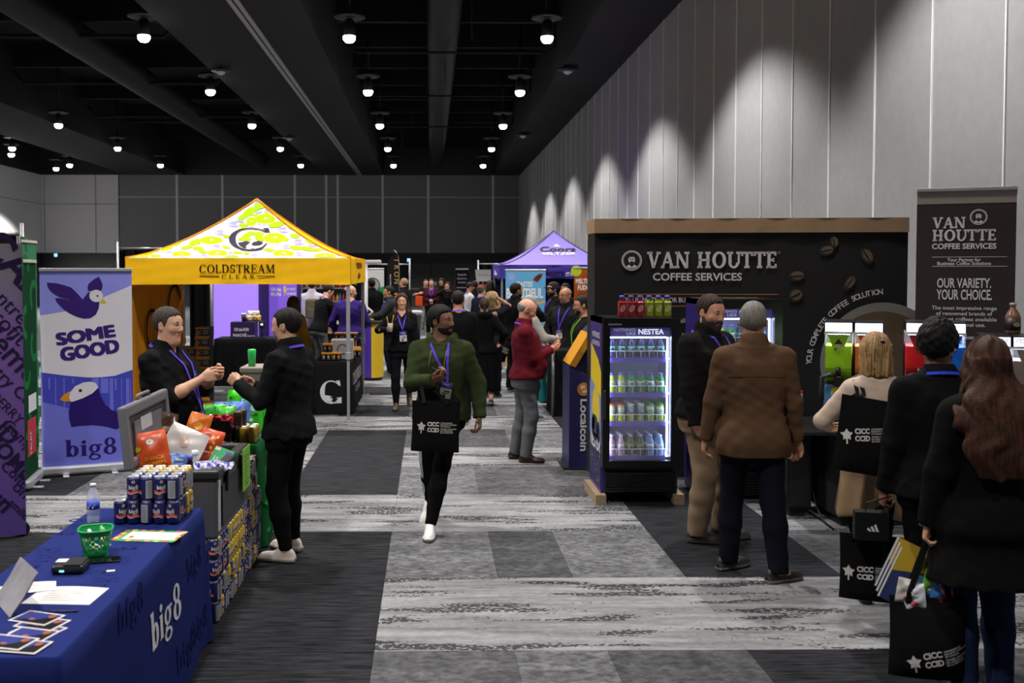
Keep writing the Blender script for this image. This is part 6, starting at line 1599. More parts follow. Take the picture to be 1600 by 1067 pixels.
# ------------------------------------------------------------------ pipe and drape runs
drm = fabric('drape_black', '121213', var=.15, bump=.05)
post_m = plain('drape_pole', '8C8D90', rough=.35, metal=.6)
def drape(label, x0, x1, Y, zt, z0=.05, posts=(0, 1)):
 t = thing('pipe_and_drape', label, 'drape', (x0, Y, 0)); L_ = x1 - x0
 mb = MB(); n = max(24, int(L_*26))
 mb.grid(lambda s, v: Vector((s*L_, .035*math.sin(s*L_*24) + .02*math.sin(s*L_*41), z0 + (zt - .04 - z0)*v)), n, 3); mb.grid(lambda s, v: Vector(((1 - s)*L_, .01 + .035*math.sin((1 - s)*L_*24) + .02*math.sin((1 - s)*L_*41), z0 + (zt - .04 - z0)*v)), n, 3)
 mb.build('drape', drm, t)
 mb = MB(); mb.cyl((0, 0, zt - .02), (L_, 0, zt - .02), .022, 8); mb.build('rail', post_m, t)
 for k in posts:
  mb = MB(); mb.cyl((k*L_, -.06, 0), (k*L_, -.06, zt + .1), .025, 10); mb.build('post', post_m, t)
  mb = MB(); mb.boxb((k*L_ - .2, -.26, 0), (k*L_ + .2, .14, .01)); mb.build('base_plate', post_m, t)
 return t
A_ = lambda px, Y: at(px, 430, Y).x
drape('black drape on silver poles to the left of the yellow tent', A_(186, 17.2), A_(272, 17.2), 17.2, 2.44, posts=(0,))
drape('black drape behind the left half of the yellow tent', A_(296, 16.9), A_(331, 16.9), 16.9, 2.1, posts=(1,))
drape('black drape at the far left above the purple backdrop', A_(-90, 11.5), A_(38, 11.5), 11.5, 2.48, posts=(1,))
drape('black drape behind the feather flag at the hall\'s far end', A_(560, 28.6), A_(640, 28.6), 28.6, 2.25, posts=(1,))
drape('black drape to the left of the lavender tent', A_(747, 31), A_(801, 31), 31, 2.28, posts=(0,))
drape('black drape behind the product shelves', A_(455, 23.5), A_(560, 23.5), 23.5, 2.2, posts=(0,))
# ------------------------------------------------------------------ purple booth behind the tent
bp = thing('backlit_panel', 'glowing lavender backlit panel behind the black counter', 'panel', (A_(333, 19.6), 19.6, 0))
Lp = A_(404, 19.6) - A_(333, 19.6)
m, N, L, b__ = node_mat('backlit_lavender'); tc = N.new('ShaderNodeTexCoord'); sx = N.new('ShaderNodeSeparateXYZ'); L.new(tc.outputs['Object'], sx.inputs[0])
b__.inputs['Base Color'].default_value = (*lin('8E6AD8'), 1); b__.inputs['Emission Color'].default_value = (*lin('A284F2'), 1); b__.inputs['Emission Strength'].default_value = .62
mb = MB(); mb.boxb((0, 0, .3), (Lp, .04, 2.5)); mb.build('lit_fabric', m, bp)
dp = plain('booth_purple_dark', '2E1B5C'); 
for x in (-.06, Lp): 
 mb = MB(); mb.boxb((x, -.02, 0), (x + .06, .06, 2.55)); mb.build('frame_post', plain('frame_black', '18181A') if x < 0 else dp, bp)
pw_ = thing('booth_wall', 'violet booth wall with charging slogan next to the glowing panel', 'booth wall', (A_(405, 19.9), 19.9, 0))
L2 = A_(470, 19.9) - A_(405, 19.9)
mb = MB(); mb.boxb((0, 0, 0), (.19, .05, 2.5)); mb.build('dark_panel', dp, pw_)
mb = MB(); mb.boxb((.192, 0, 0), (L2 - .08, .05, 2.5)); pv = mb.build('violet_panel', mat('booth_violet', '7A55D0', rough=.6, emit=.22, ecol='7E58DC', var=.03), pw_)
mb = MB(); mb.boxb((L2 - .078, 0, 0), (L2, .05, 2.5)); mb.build('dark_panel', dp, pw_)
f = Flat(planefn((.192, -.001, 0), (1, 0, 0), (0, 0, 1)))
f.text('ON the', .14, 1.64, .07, 2, 0, .03, width=.2); f.text('RUN', .14, 1.54, .07, 2, 0, .03, width=.19); f.text('EV FAST', .44, 1.65, .05, 2, 0, .02, width=.19); f.text('CHARGE', .44, 1.56, .05, 2, 0, .02, width=.19)
f.polys([[(.30, 1.74), (.335, 1.74), (.325, 1.66), (.35, 1.66), (.30, 1.52), (.31, 1.62), (.285, 1.62)]], 2, 1); f.polys(rect(.12, 1.06, .30, 1.16), 2, 2); f.polys(rect(.31, 1.06, .40, 1.16), 2, 0); f.text('GO', .21, 1.08, .055, 3, 0)
f.build('printed_lettering', [plain('print_can_white', 'D8D8D8'), plain('print_yellow', 'E6C81E'), plain('print_orange', 'D8641E')], pv)
ctr, ctcl, _ = cloth_table('covered_counter', 'long counter under a black pleated cloth behind the yellow tent', A_(333, 17.6), A_(482, 17.6), 17.6, 18.3, .84, blk, freq=40, amp=.016, flare=.02, cat='counter')
pb_ = thing('sign_box', 'dark purple sign box with white store lettering on the black counter', 'sign', (A_(362, 17.9), 17.75, .84))
Lb = A_(400, 17.75) - A_(362, 17.75)
mb = MB(); mb.boxb((0, 0, 0), (Lb, .35, .29)); sbx = mb.build('box', plain('sign_purple', '2A1850'), pb_)
f = Flat(planefn((0, -.001, 0), (1, 0, 0), (0, 0, 1))); f.text('ON the RUN', Lb*.45, .13, .055, 2, 0, .03, width=.26); f.text('MARCH\u00c9', Lb*.38, .03, .05, 2, 0, .03, width=.24); f.text('Express', Lb*.85, .03, .03, 2, 0, .01); f.build('printed_lettering', plain('print_can_white', 'D8D8D8'), sbx)
cp_ = thing('coffee_cup', 'dark paper coffee cup with white lid on the purple sign box', 'cup', (A_(380, 17.85), 17.88, 1.13))
mb = MB(); mb.lathe([(.035, 0), (.045, .13)], n=16); mb.build('cup_body', plain('cup_dark', '2A1A14'), cp_)
mb = MB(); mb.lathe([(.047, .13), (.047, .14), (.04, .15), (0, .15)], n=16); mb.build('cup_lid', plain('cap_white', 'E8E8EA'), cp_)
for k, (px, dz, c) in enumerate(((388, 0, 'C8B8A8'), (395, 0, 'B08A5A'), (401, 0, 'C9A23A'), (390, .08, 'D8D4CC'), (398, .08, 'CCC4BA'))):
 bag('bread_bag', 'clear bagged bread on the purple sign box, %s' % ['lower left', 'lower middle', 'lower right', 'upper left', 'upper right'][k], 'bread', (A_(px, 17.9), 17.92 + .03*k, 1.13 + dz), deg(0, 0, 10*k - 20), .12, .11, .09, c, [('7A4A2A', [(.5, .35, .3, .1)])], 80 + k, 'bread on the sign box', .4)
o = thing('card_terminal', 'small card terminal with a bright display beside the purple sign box', 'card terminal', (A_(409, 17.8), 17.8, .84))
mb = MB(); mb.cyl((0, 0, 0), (0, 0, .2), .015, 8); mb.boxb((-.06, -.03, .0), (.06, .03, .02)); mb.build('stand', plain('frame_black', '18181A'), o)
mb = MB(); mb.box((0, -.01, .24), (.10, .04, .12), bev=.01); mb.build('terminal_body', plain('frame_black', '18181A'), o); mb = MB(); mb.boxb((-.02, -.033, .23), (.02, -.03, .26)); mb.build('display', mat('display_glow', 'D8D4F0', emit=2, var=0), o)
# shelves and counter with products
shf = thing('shelf_unit', 'white shelf unit of bottles behind the purple sweater', 'shelf', (A_(470, 22.6), 22.6, 0))
Ls = A_(545, 22.6) - A_(470, 22.6)
wm = plain('shelf_white', 'A9A7A4')
for z in (.5, 1.0, 1.36, 1.66, 1.98):
 mb = MB(); mb.boxb((0, 0, z - .025), (Ls, .3, z)); mb.build('shelf', wm, shf)
for x in (0, Ls*.5, Ls - .03):
 mb = MB(); mb.boxb((x, .0, 0), (x + .03, .3, 2.1)); mb.build('upright', wm, shf)
mb = MB(); mb.boxb((0, .3, 0), (Ls, .32, 2.1)); mb.build('back_board', plain('shelf_back', '4A463C'), shf)
pc = ['B83A4A', 'C84A5A', 'D8783A', '3A9A8A', 'D8B83A', '8A3A8A', '4A7AC8', 'C8C4BC', '3A8A4A']
cnt_ = 0
for zi, z in enumerate((1.36, 1.66)):
 for k in range(14):
  x = .05 + (Ls - .1)*k/13 + rs.uniform(-.01, .01); c = pc[(k*2 + zi*5 + k//4) % 9]; hh = rs.uniform(.13, .2)
  o = MB().lathe([(.026, 0), (.03, .01), (.03, hh*.6), (.011, hh*.82), (.011, hh), (0, hh)], n=10).build('syrup_bottle', mat('film_' + c, c, rough=.35, var=.06), None, (A_(470, 22.6) + x, 22.72, z)); tag(o, 'small coloured bottle on the white shelf unit, %s shelf, %s from the left' % (['lower', 'upper'][zi], ordn(k)), 'bottle', 'bottles on the shelf unit')
ctr2, _, _ = cloth_table('covered_counter', 'counter under a black cloth where the man in black leans', A_(492, 19.3), A_(566, 19.3), 19.3, 20.0, 1.0, blk, freq=40, amp=.014, flare=.02, cat='counter')
for k, (px, z, wd, h_, c) in enumerate(((497, 0, .12, .16, '2E7A3A'), (507, 0, .14, .12, 'C8963A'), (515, 0, .16, .10, '4A3A9A'), (523, 0, .2, .24, 'C4C2BE'), (524, .24, .18, .12, 'D0CEC8'), (535, 0, .16, .14, 'D8D6D2'), (543, 0, .1, .22, '7A6A3A'), (478, 0, .1, .18, 'B8962A'))):
 nm = ['green', 'amber', 'purple', 'lower white', 'upper white', 'wide white', 'olive', 'mustard'][k]
 b0 = thing('product_box', '%s product box on the black counter behind the tent' % nm, 'box', (A_(px, 19.5) if k < 7 else A_(553, 19.5), 19.5 + .04*(k % 2), 1.0 + z if k < 7 else 1.0), .2*math.sin(k*4), 'product boxes on the black counter')
 mb = MB(); mb.boxb((-wd/2, -.06, 0), (wd/2, .06, h_)); o = mb.build('carton', plain('box_' + c, c), b0); f = Flat(planefn((-wd/2, -.061, 0), (1, 0, 0), (0, 0, 1))); f.polys(rect(wd*.2, h_*.3, wd*.8, h_*.6), 1, 0); f.build('printed_panel', plain('ink_mid', '6A5A4A'), b0)
# purple and yellow promotion counter
def promo(name, label, x0, x1, Y, h_, cols, top_c, dp_=.5):
 t = thing(name, label, 'counter', ((x0 + x1)/2, Y + dp_/2, 0)); hx = (x1 - x0)/2; n = len(cols)
 for i, c in enumerate(cols):
  a0, a1 = PI + PI*i/n, PI + PI*(i + 1)/n
  mb = MB(); pts = [(hx*math.cos(a0 + (a1 - a0)*k/8), dp_/2 + .6*dp_*math.sin(a0 + (a1 - a0)*k/8)) for k in range(9)]
  mb.grid(lambda s, v: Vector((*[pts[min(8, int(round(s*8)))][q] for q in (0, 1)], .06 + (h_ - .1)*v)), 8, 1, 0, True)
  mb.grid(lambda s, v: Vector((*[pts[8 - min(8, int(round(s*8)))][q]*.97 for q in (0, 1)], .06 + (h_ - .1)*v)), 8, 1, 0, True)
  mb.build('front_panel', plain('promo_' + c, c, rough=.45), t)
 mb = MB(); mb.prism([(hx*1.06*math.cos(PI + PI*k/16), dp_/2 + .66*dp_*math.sin(PI + PI*k/16)) for k in range(17)] + [(hx*1.06, dp_*.62), (-hx*1.06, dp_*.62)], h_ - .04, h_); mb.build('top', plain('promo_top_' + top_c, top_c, rough=.3), t)
 mb = MB(); mb.prism([(hx*.9*math.cos(PI + PI*k/16), dp_/2 + .5*dp_*math.sin(PI + PI*k/16)) for k in range(17)], 0, .06); mb.build('plinth', plain('frame_black', '18181A'), t)
 return t
promo('promotion_counter', 'curved promotion counter with purple and yellow panels beside the tent', A_(561, 18.2), A_(597, 18.2), 18.2, 1.10, ['4A2E9A', '4A2E9A', 'D8B51E', 'D8B51E'], '2A2A2E')
a = A_(572, 18.5); o = thing('folding_frame', 'white zigzag folding display on the purple and yellow counter', 'display', (a, 18.5, 1.1))
mb = MB(); mb.box((.0, 0, .28), (.30, .2, .02), R=Matrix.Rotation(math.radians(40), 3, 'Y')); mb.build('upper_leaf', plain('display_white', 'C8C6C2'), o); mb = MB(); mb.box((.02, 0, .10), (.26, .2, .02), R=Matrix.Rotation(math.radians(-38), 3, 'Y')); mb.build('lower_leaf', plain('display_white', 'C8C6C2'), o)
o = MB().lathe([(.025, 0), (.028, .01), (.028, .12), (.01, .16), (.01, .19), (0, .19)], n=12).build('white_bottle', plain('bottle_white', 'C4C2C0'), None, (A_(567, 18.6), 18.6, 1.1)); tag(o, 'small white bottle on the purple and yellow counter', 'bottle')
o = MB().ball((0, 0, .03), (.05, .04, .03), 10, 6).build('yellow_candy_dish', plain('dish_yellow', 'CDB52A'), None, (A_(580, 18.5), 18.5, 1.1)); tag(o, 'yellow dish on the purple and yellow counter', 'dish')
# white light stand over the tent's back corner
ls = thing('light_stand', 'white T-shaped stand rising behind the yellow tent', 'stand', (A_(572, 21), 21, 0))
mb = MB(); mb.cyl((0, 0, 0), (0, 0, 2.2), .035, 10); mb.build('post', plain('stand_white', 'C4C4C8'), ls); mb = MB(); mb.boxb((-.1, -.04, 2.2), (.32, .04, 2.27), 0, .02); mb.build('arm', plain('stand_white', 'C4C4C8'), ls); mb = MB(); mb.boxb((-.25, -.25, 0), (.25, .25, .02)); mb.build('base', plain('stand_white', 'C4C4C8'), ls)
# far banners
root, sh, fn, wd, ht = rollup('rollup_banner', 'white and green roll-up banner with a round photo print', (A_(570, 26), 26, 0), (A_(600, 26), 26, 0), 2.1, fabric('banner_white', 'B8B6B4', var=.03))
f = Flat(fn); f.polys([[(0, 1.42), (wd, 1.55), (wd, 0), (0, 0)]], 1, 0); f.ell(.2, 1.58, .2, .2, 2, 1); f.ell(.2, 1.58, .17, .17, 3, 2); f.ell(.14, 1.54, .08, .1, 4, 1, 10); f.text('Fresh', .38, 1.2, .09, 2, 3, rot=.7); f.text('Local', .42, 1.05, .09, 2, 3, rot=.7); f.build('printed_picture', [plain('ban_green', '1E7A3E'), plain('ban_dark', '2E2E2E'), plain('ban_grey', '8C8A88'), plain('print_can_white', 'D8D8D8')], sh)
ff = thing('feather_flag', 'tall black feather flag with gold vertical lettering', 'flag', (A_(623, 27), 27, 0))
wf_ = A_(622.5, 27) - A_(604.5, 27)
def fedge(v): return wf_*min(1, .55 + .45*min(1, (1 - v)*3.2)**.5) if v > .72 else wf_
mb = MB(); zt_ = 2.56
def ffn(s, v): 
 w_ = wf_*(1 if v < .8 else max(.02, math.cos((v - .8)/.2*PI/2)**.6)); return Vector((-s*w_, .02*math.sin(4*v), .5 + (zt_ - .5)*v))
mb.grid(lambda s, v: ffn(1 - s, v), 6, 20); mb.grid(lambda s, v: ffn(s, v) + Vector((0, .006, 0)), 6, 20); fl_o = mb.build('flag_cloth', fabric('flag_black', '1A191B', var=.05), ff)
mb = MB(); mb.tube([(0.01, 0, .02), (.01, 0, 2.2), (-.02, 0, 2.5), (-.12, 0, 2.6)], .014, 6); mb.build('pole', post_m, ff); mb = MB(); mb.boxb((-.25, -.25, 0), (.25, .25, .03)); mb.build('base', post_m, ff)
f = Flat(lambda u, v, h: Vector((u, -.025 - h + .02*math.sin(4*(v - .5)/(zt_ - .5)), v)))
for k, ch in enumerate('IRON MA'): f.text(ch, -.12 - .0, 2.33 - .19*k, .13, 2, 0, .02, rot=-PI/2, align='c')
f.text('always on the move', -.235, 1.75, .035, 2, 1, .005, rot=-PI/2); f.build('printed_lettering', [plain('print_gold', 'A07A3C'), plain('print_can_white', 'D8D8D8')], fl_o)
root, sh, fn, wd, ht = rollup('rollup_banner', 'narrow black roll-up banner with white text at the far end', (A_(712, 29), 29, 0), (A_(732, 29), 29, 0), 2.1, fabric('banner_black', '18171C', var=.03))
f = Flat(fn); f.text('Great for', wd/2, 1.82, .055, 2, 0, .02, width=.27); f.text('festival fun', wd/2, 1.71, .05, 2, 0, .01, width=.29); f.text('& more', wd/2, 1.6, .05, 2, 0, .01, width=.22); f.polys(rect(.03, 1.46, wd - .03, 1.475), 2, 0)
for k in range(5): f.polys(rect(.0, 1.0 + .07*k, wd, 1.06 + .07*k), 1, 1 + k % 2)
f.build('printed_lettering', [plain('print_grey_white', 'B4B2B8'), plain('ban_night', '2A2A5E'), plain('ban_violet', '3E2E6A')], sh)
sg = thing('sign_board', 'white sign board on a stand with thin dark lettering near the back', 'sign', (A_(755, 29), 29, 0))
hw_ = (A_(767, 29) - A_(743, 29))/2
mb = MB(); mb.prism([(-hw_*.9, 1.74), (hw_*1.0, 1.74), (hw_*1.0, 2.08), (-hw_*1.05, 2.08)], -.02, .02, Matrix(((1, 0, 0, 0), (0, 0, 1, 0), (0, 1, 0, 0), (0, 0, 0, 1)))); bdo = mb.build('board', plain('board_white', 'C2C2C0'), sg)
f = Flat(planefn((0, -.021, 0), (1, 0, 0), (0, 0, 1))); f.text('ACCU-SLUSH', 0, 1.9, .05, 2, 0, .0, width=.3, skew=.2); f.build('printed_lettering', plain('ink_dark2', '3A3A3A'), bdo)
mb = MB(); mb.cyl((0, .05, 0), (0, .05, 1.8), .025, 8); mb.boxb((-.2, -.1, 0), (.2, .2, .03)); mb.build('stand', plain('frame_black', '18181A'), sg)
for k, (c, z) in enumerate((('B02E2E', 1.55), ('1E7A4A', 1.42))):
 mb = MB(); mb.boxb((-hw_*.9, -.03, z), (hw_*.9, .0, z + .11)); mb.build('lower_board', plain('bd_' + c, c), sg)
for k, (px, py, Y) in enumerate(((638, 406, 56.5), (75, 398, 56.5))):
 a = at(px, py, Y); es = thing('exit_sign', 'glowing green-blue exit sign on the back wall, %s' % ['above the doors', 'far left'][k], 'exit sign', (a.x, YB - .12, a.z))
 mb = MB(); mb.boxb((-.18, -.02, -.12), (.18, .06, .12)); o = mb.build('sign_case', plain('exit_case', '1C3038'), es); mb = MB(); mb.boxb((-.09, -.024, -.09), (.09, -.02, .09)); mb.build('lit_face', mat('exit_glow', '9CE0EC', emit=1.6, ecol='8FD8EA', var=0), es)
tb_ = thing('waste_bin', 'grey waste bin with white liner near the doors', 'bin', (A_(646, 30), 30, 0))
mb = MB(); mb.lathe([(.2, 0), (.25, .8), (.26, .82)], n=16); mb.build('bin_body', plain('bin_grey', '5A5A5C'), tb_); mb = MB(); mb.lathe([(.265, .72), (.268, .84), (.24, .85), (.1, .8)], n=16); mb.build('liner', plain('liner_white', 'C2C2C4'), tb_)
# ------------------------------------------------------------------ lavender tent and the stands in front of it
lav = fabric('tent_lavender', '8F7FD0', var=.04, bump=.1, bscale=60); lavd = fabric('tent_violet', '4E3FA0', var=.05, bump=.1, bscale=60)
T1 = (1.70, 4.62, 24.0, 27.0)
lr, lp, lg_ = tent('canopy_tent', 'lavender pop-up tent with drink lettering near the far right wall', *T1, 2.19, .34, 3.06, lav, lavd, alu, pw=1.5, trim_m=fabric('tent_seam_l', '4A4470'))
def R4(x, y):
 px, py = 770 + x/8.9, 360 + y/8.9; lo, hi = 0., 1.
 for _ in range(26):
  t = (lo + hi)/2; P_ = Vector((lg_[0], lg_[1] - lg_[3]*(1 - t), lg_[4](t)))
  if project(P_)[1] > py: lo = t
  else: hi = t
 return at(px, py, lg_[1] - lg_[3]*(1 - t)).x - lg_[0], t
ro, rfn2 = lp['front']
f = Flat(lambda u, v, h: rfn2(u, v, .012 + h*2))
a, b_, c_ = R4(650, 300), R4(1150, 300), R4(900, 215)
f.text('Coors', (a[0] + b_[0])/2, a[1], (c_[1] - a[1])*.8, 2, 0, .03, width=b_[0] - a[0], skew=.25)
a, b_, c_ = R4(685, 345), R4(1165, 345), R4(900, 312); f.text('SELTZER', (a[0] + b_[0])/2, a[1], (c_[1] - a[1]), 2, 1, .03, width=b_[0] - a[0])
f.polys([[R4(835, 232), R4(880, 192), R4(940, 232)]], 2, 1); f.build('printed_lettering', [fabric('prt_logo', '3C3740', var=.03), fabric('prt_white2', 'E8E6F0', var=.02)], ro)
vo, vf, hw = lp['front_v']; f = Flat(lambda u, v, h: vf((u + hw)/(2*hw), -v/.34, 0) + Vector((0, -.014 - h, 0)))
def V4(x, y): p = at(770 + x/8.9, 360 + y/8.9, T1[2]); return p.x - lg_[0], p.z - 2.19
a, b_ = V4(680, 630), V4(985, 545); f.text('Coors', (a[0] + b_[0])/2, a[1], (b_[1] - a[1])*.9, 2, 0, .03, width=b_[0] - a[0], skew=.25)
a, b_ = V4(1010, 640), V4(1560, 590); f.text('SELTZER', (a[0] + b_[0])/2, a[1], b_[1] - a[1], 2, 1, .03, width=b_[0] - a[0]); f.build('printed_lettering', [fabric('prt_navy', '1E1A4A', var=.03), fabric('prt_white2', 'E8E6F0', var=.02)], vo)
vo, vf, hw = lp['left_v']; f = Flat(lambda u, v, h: vf((u + hw)/(2*hw), -v/.34, 0) + Vector((-.014 - h, 0, 0)))
f.polys([[(-.6, -.25), (-.2, -.1), (.2, -.22), (.6, -.2), (.2, -.28)], [(.7, -.1), (.8, -.1), (.75, -.26)]], 1, 0); f.build('printed_mark', fabric('prt_white2', 'E8E6F0', var=.02), vo)
mb = MB(); mb.boxb((-lg_[2] + .06, lg_[3] - .08, .05), (lg_[2] - .06, lg_[3] - .05, 2.15)); mb.build('back_curtain', fabric('curtain_navy', '1B1C3A', var=.1), lr)
root, sh, fn, wd, ht = rollup('rollup_banner', 'sky blue roll-up banner with white slogan before the lavender tent', (A_(790, 20), 20, 0), (A_(852.5, 20), 20, 0), 2.06, fabric('banner_sky', '5EA0CC', var=.03))
f = Flat(fn)
def Z4(x, y): p = at(770 + x/8.9, 360 + y/8.9, 20); return p.x - A_(790, 20), p.z - .09
a = Z4(445, 780); f.text('TASTES', a[0], a[1], .095, 2, 0, .03, width=.32); a = Z4(445, 935); f.text('BEAUTIFUL', a[0], a[1], .185, 2, 0, .035, width=.74)
f.polys([[Z4(*p) for p in ((555, 690), (590, 640), (640, 605), (695, 600), (680, 650), (640, 700), (620, 722))]], 2, 1); f.polys([[Z4(*p) for p in ((600, 650), (650, 625), (660, 650), (620, 690))]], 3, 2)
f.polys([[Z4(*p) for p in ((215, 610), (270, 595), (318, 625), (310, 670), (270, 705), (225, 680))]], 2, 3); f.polys([[Z4(*p) for p in ((560, 985), (640, 1000), (720, 970), (720, 1005), (640, 1032), (560, 1020))]], 2, 4)
f.polys([[(0, 0), (wd, 0), (wd, .5), (0, .4)]], 2, 4)
f.build('printed_lettering', [plain('print_can_white', 'D8D8D8'), plain('choc_red', '6A1E14'), plain('choc_dark', '3A100C'), plain('ban_pale', '8C9AD0'), plain('ban_orange', 'CFA050')], sh)
root, sh, fn, wd, ht = rollup('rollup_banner', 'orange roll-up banner with white product words, cut by the coffee wall', (A_(897, 18.4), 18.4, 0), (A_(948, 18.4), 18.4, 0), 2.1, fabric('banner_orange', '9A4A16', var=.25, bump=.05))
f = Flat(fn); f.text('MELTING', .2, 1.72, .085, 2, 0, .03, width=.34); f.text('FUDGE', .2, 1.60, .085, 2, 0, .03, width=.26); f.ell(.04, 1.95, .1, .1, 1, 1); f.ell(.2, 1.45, .16, .12, 1, 2); f.polys(rect(.08, .9, .3, 1.35), 2, 0); f.ell(.5, 1.3, .2, .3, 1, 2); f.build('printed_picture', [plain('print_can_white', 'D8D8D8'), plain('print_lime2', 'A8B81E'), plain('print_rust', '7A3E16')], sh)
pcn = promo('promotion_counter', 'promotion counter with red upper band, white and orange front, left of the sky blue banner', A_(768, 22), A_(799, 22), 22, 1.27, ['C8C6C8', 'C8C6C8', 'C6C2BE'], 'C8B48A')
mb = MB(); mb.prism([(.222*1.02*math.cos(PI + PI*k/16), .25 + .31*math.sin(PI + PI*k/16)) for k in range(17)], 1.08, 1.225); mb.build('red_band', plain('promo_red', 'A8281E'), pcn); mb = MB(); mb.prism([(.222*1.02*math.cos(PI + PI*k/16), .25 + .31*math.sin(PI + PI*k/16)) for k in range(17)], .07, .42); mb.build('orange_band', plain('promo_orange', 'D88A2A'), pcn)
for k in range(5):
 o = MB().lathe([(.03, 0), (.034, .005), (.034, .11), (.028, .125), (0, .125)], n=10).build('jar', plain('jar_%d' % (k % 2), ['A8744A', 'C8B8A0'][k % 2], rough=.25), None, (A_(774 + 4.6*k, 22), 22.32 + .09*(k % 2), 1.27)); tag(o, 'small jar on the red banded counter, %s from the left' % ordn(k), 'jar', 'jars on the red banded counter')
drc, drcl, _ = cloth_table('covered_counter', 'counter under a black pleated cloth with a silver corner post', 1.74, 2.98, 13.9, 14.5, .92, blk, freq=44, amp=.014, flare=.01, cat='counter')
mb = MB(); mb.cyl((-.64, -.33, 0), (-.64, -.33, .95), .02, 10); mb.build('corner_post', post_m, drc)
teal = fabric('cloth_teal', '14595A', var=.08)
tl, _, _ = cloth_table('covered_table', 'table under a teal cloth behind the black pleated counter', 1.74, 2.4, 15.3, 16.6, .86, teal, freq=20, amp=.012, flare=.03)
for k, (x, y, z, wd, dp_, h_, c) in enumerate(((1.85, 14.95, .86, .16, .14, .05, 'D8C83A'), (2.05, 14.9, .86, .2, .14, .05, 'B8382E'), (2.25, 14.95, .86, .16, .16, .06, '8A8A8C'), (1.9, 15.3, .86, .2, .2, .12, 'C8C2B8'), (2.15, 15.3, .86, .14, .14, .10, 'D8D05A'), (1.9, 15.8, .86, .18, .14, .14, '3AA04A'), (2.15, 15.8, .86, .16, .12, .2, '3A9AA8'), (2.3, 15.5, .86, .1, .1, .22, 'B8D83A'), (1.86, 16.15, .86, .16, .12, .18, 'CFCBC4'))):
 nm = ['low yellow', 'low red', 'low grey', 'cream', 'pale yellow', 'green', 'teal', 'tall lime', 'white'][k]
 b0 = thing('sweet_box', '%s sweet box on the teal table' % nm, 'box', (x, y + .45 - (.2 if y > 15.7 else 0), z), .3*math.sin(7*k), 'boxes on the teal table')
 mb = MB(); mb.boxb((-wd/2, -dp_/2, 0), (wd/2, dp_/2, h_)); mb.build('carton', plain('box_' + c, c), b0); f = Flat(planefn((-wd/2, -dp_/2 - .001, 0), (1, 0, 0), (0, 0, 1))); f.polys(rect(wd*.15, h_*.25, wd*.8, h_*.7), 1, 0); f.build('printed_panel', plain('print_can_white', 'D8D8D8'), b0)
# ------------------------------------------------------------------ cash machine
KY = 10.15
km = plain('kiosk_navy', '24235A', rough=.45); kd = plain('kiosk_dark', '19183A', rough=.4)
kb = thing('cash_kiosk', 'navy cash kiosk with orange coin logo beside the drinks fridge', 'kiosk', (A_(890, KY), KY, 0))
MXZ = Matrix(((1, 0, 0, 0), (0, 0, 1, 0), (0, 1, 0, 0), (0, 0, 0, 1)))
def K(px, py): p = at(px, py, KY); return p.x - A_(890, KY), p.z
mb = MB(); mb.prism([(0, .015), (.52, .015), (.52, .78), K(921, 590), K(890, 572)], 0, .52, MXZ); mb.build('lower_cabinet', km, kb)
mb = MB(); mb.prism([K(893, 573.5), K(921, 588), (.52, .82), (.52, 1.62), (.40, 1.62), K(920, 521), K(911, 540)], .02, .5, MXZ); mb.build('upper_cabinet', kd, kb)
mb = MB(); mb.prism([K(890, 570), K(899, 574), K(919, 541), K(920, 520)], -.005, .52, MXZ); yp = mb.build('yellow_panel', plain('kiosk_yellow', 'D9961E', rough=.4), kb)
f = Flat(planefn((0, -.006, 0), (1, 0, 0), (0, 0, 1))); p = K(909, 552); f.ring(p[0], p[1], .014, .004, 1, 0, 30, 330, n=10); f.build('printed_mark', plain('ink_dark', '24211E'), yp)
mb = MB(); mb.boxb((-.06, -.05, 0), (.56, .56, .018)); mb.build('base_plate', plain('frame_black', '18181A'), kb)
f = Flat(planefn((0, -.002, 0), (1, 0, 0), (0, 0, 1)))
p = K(912, 608); f.ell(p[0], p[1], .068, .068, 1, 0); s_ = .024
f.polys(rect(p[0] - .035, p[1] + .0, p[0] + .012, p[1] + .036) + rect(p[0] - .012, p[1] - .036, p[0] + .035, p[1] + .0) , 2, 1); f.polys(rect(p[0] - .014, p[1] - .012, p[0] + .014, p[1] + .012), 3, 0)
q = K(911.5, 664); f.text('Localcoin', q[0] - .03, q[1], .078, 2, 1, .025, rot=-PI/2, width=.535); f.build('printed_logo', [plain('coin_orange', 'D88A2E'), plain('print_can_white', 'D8D8D8')], kb)
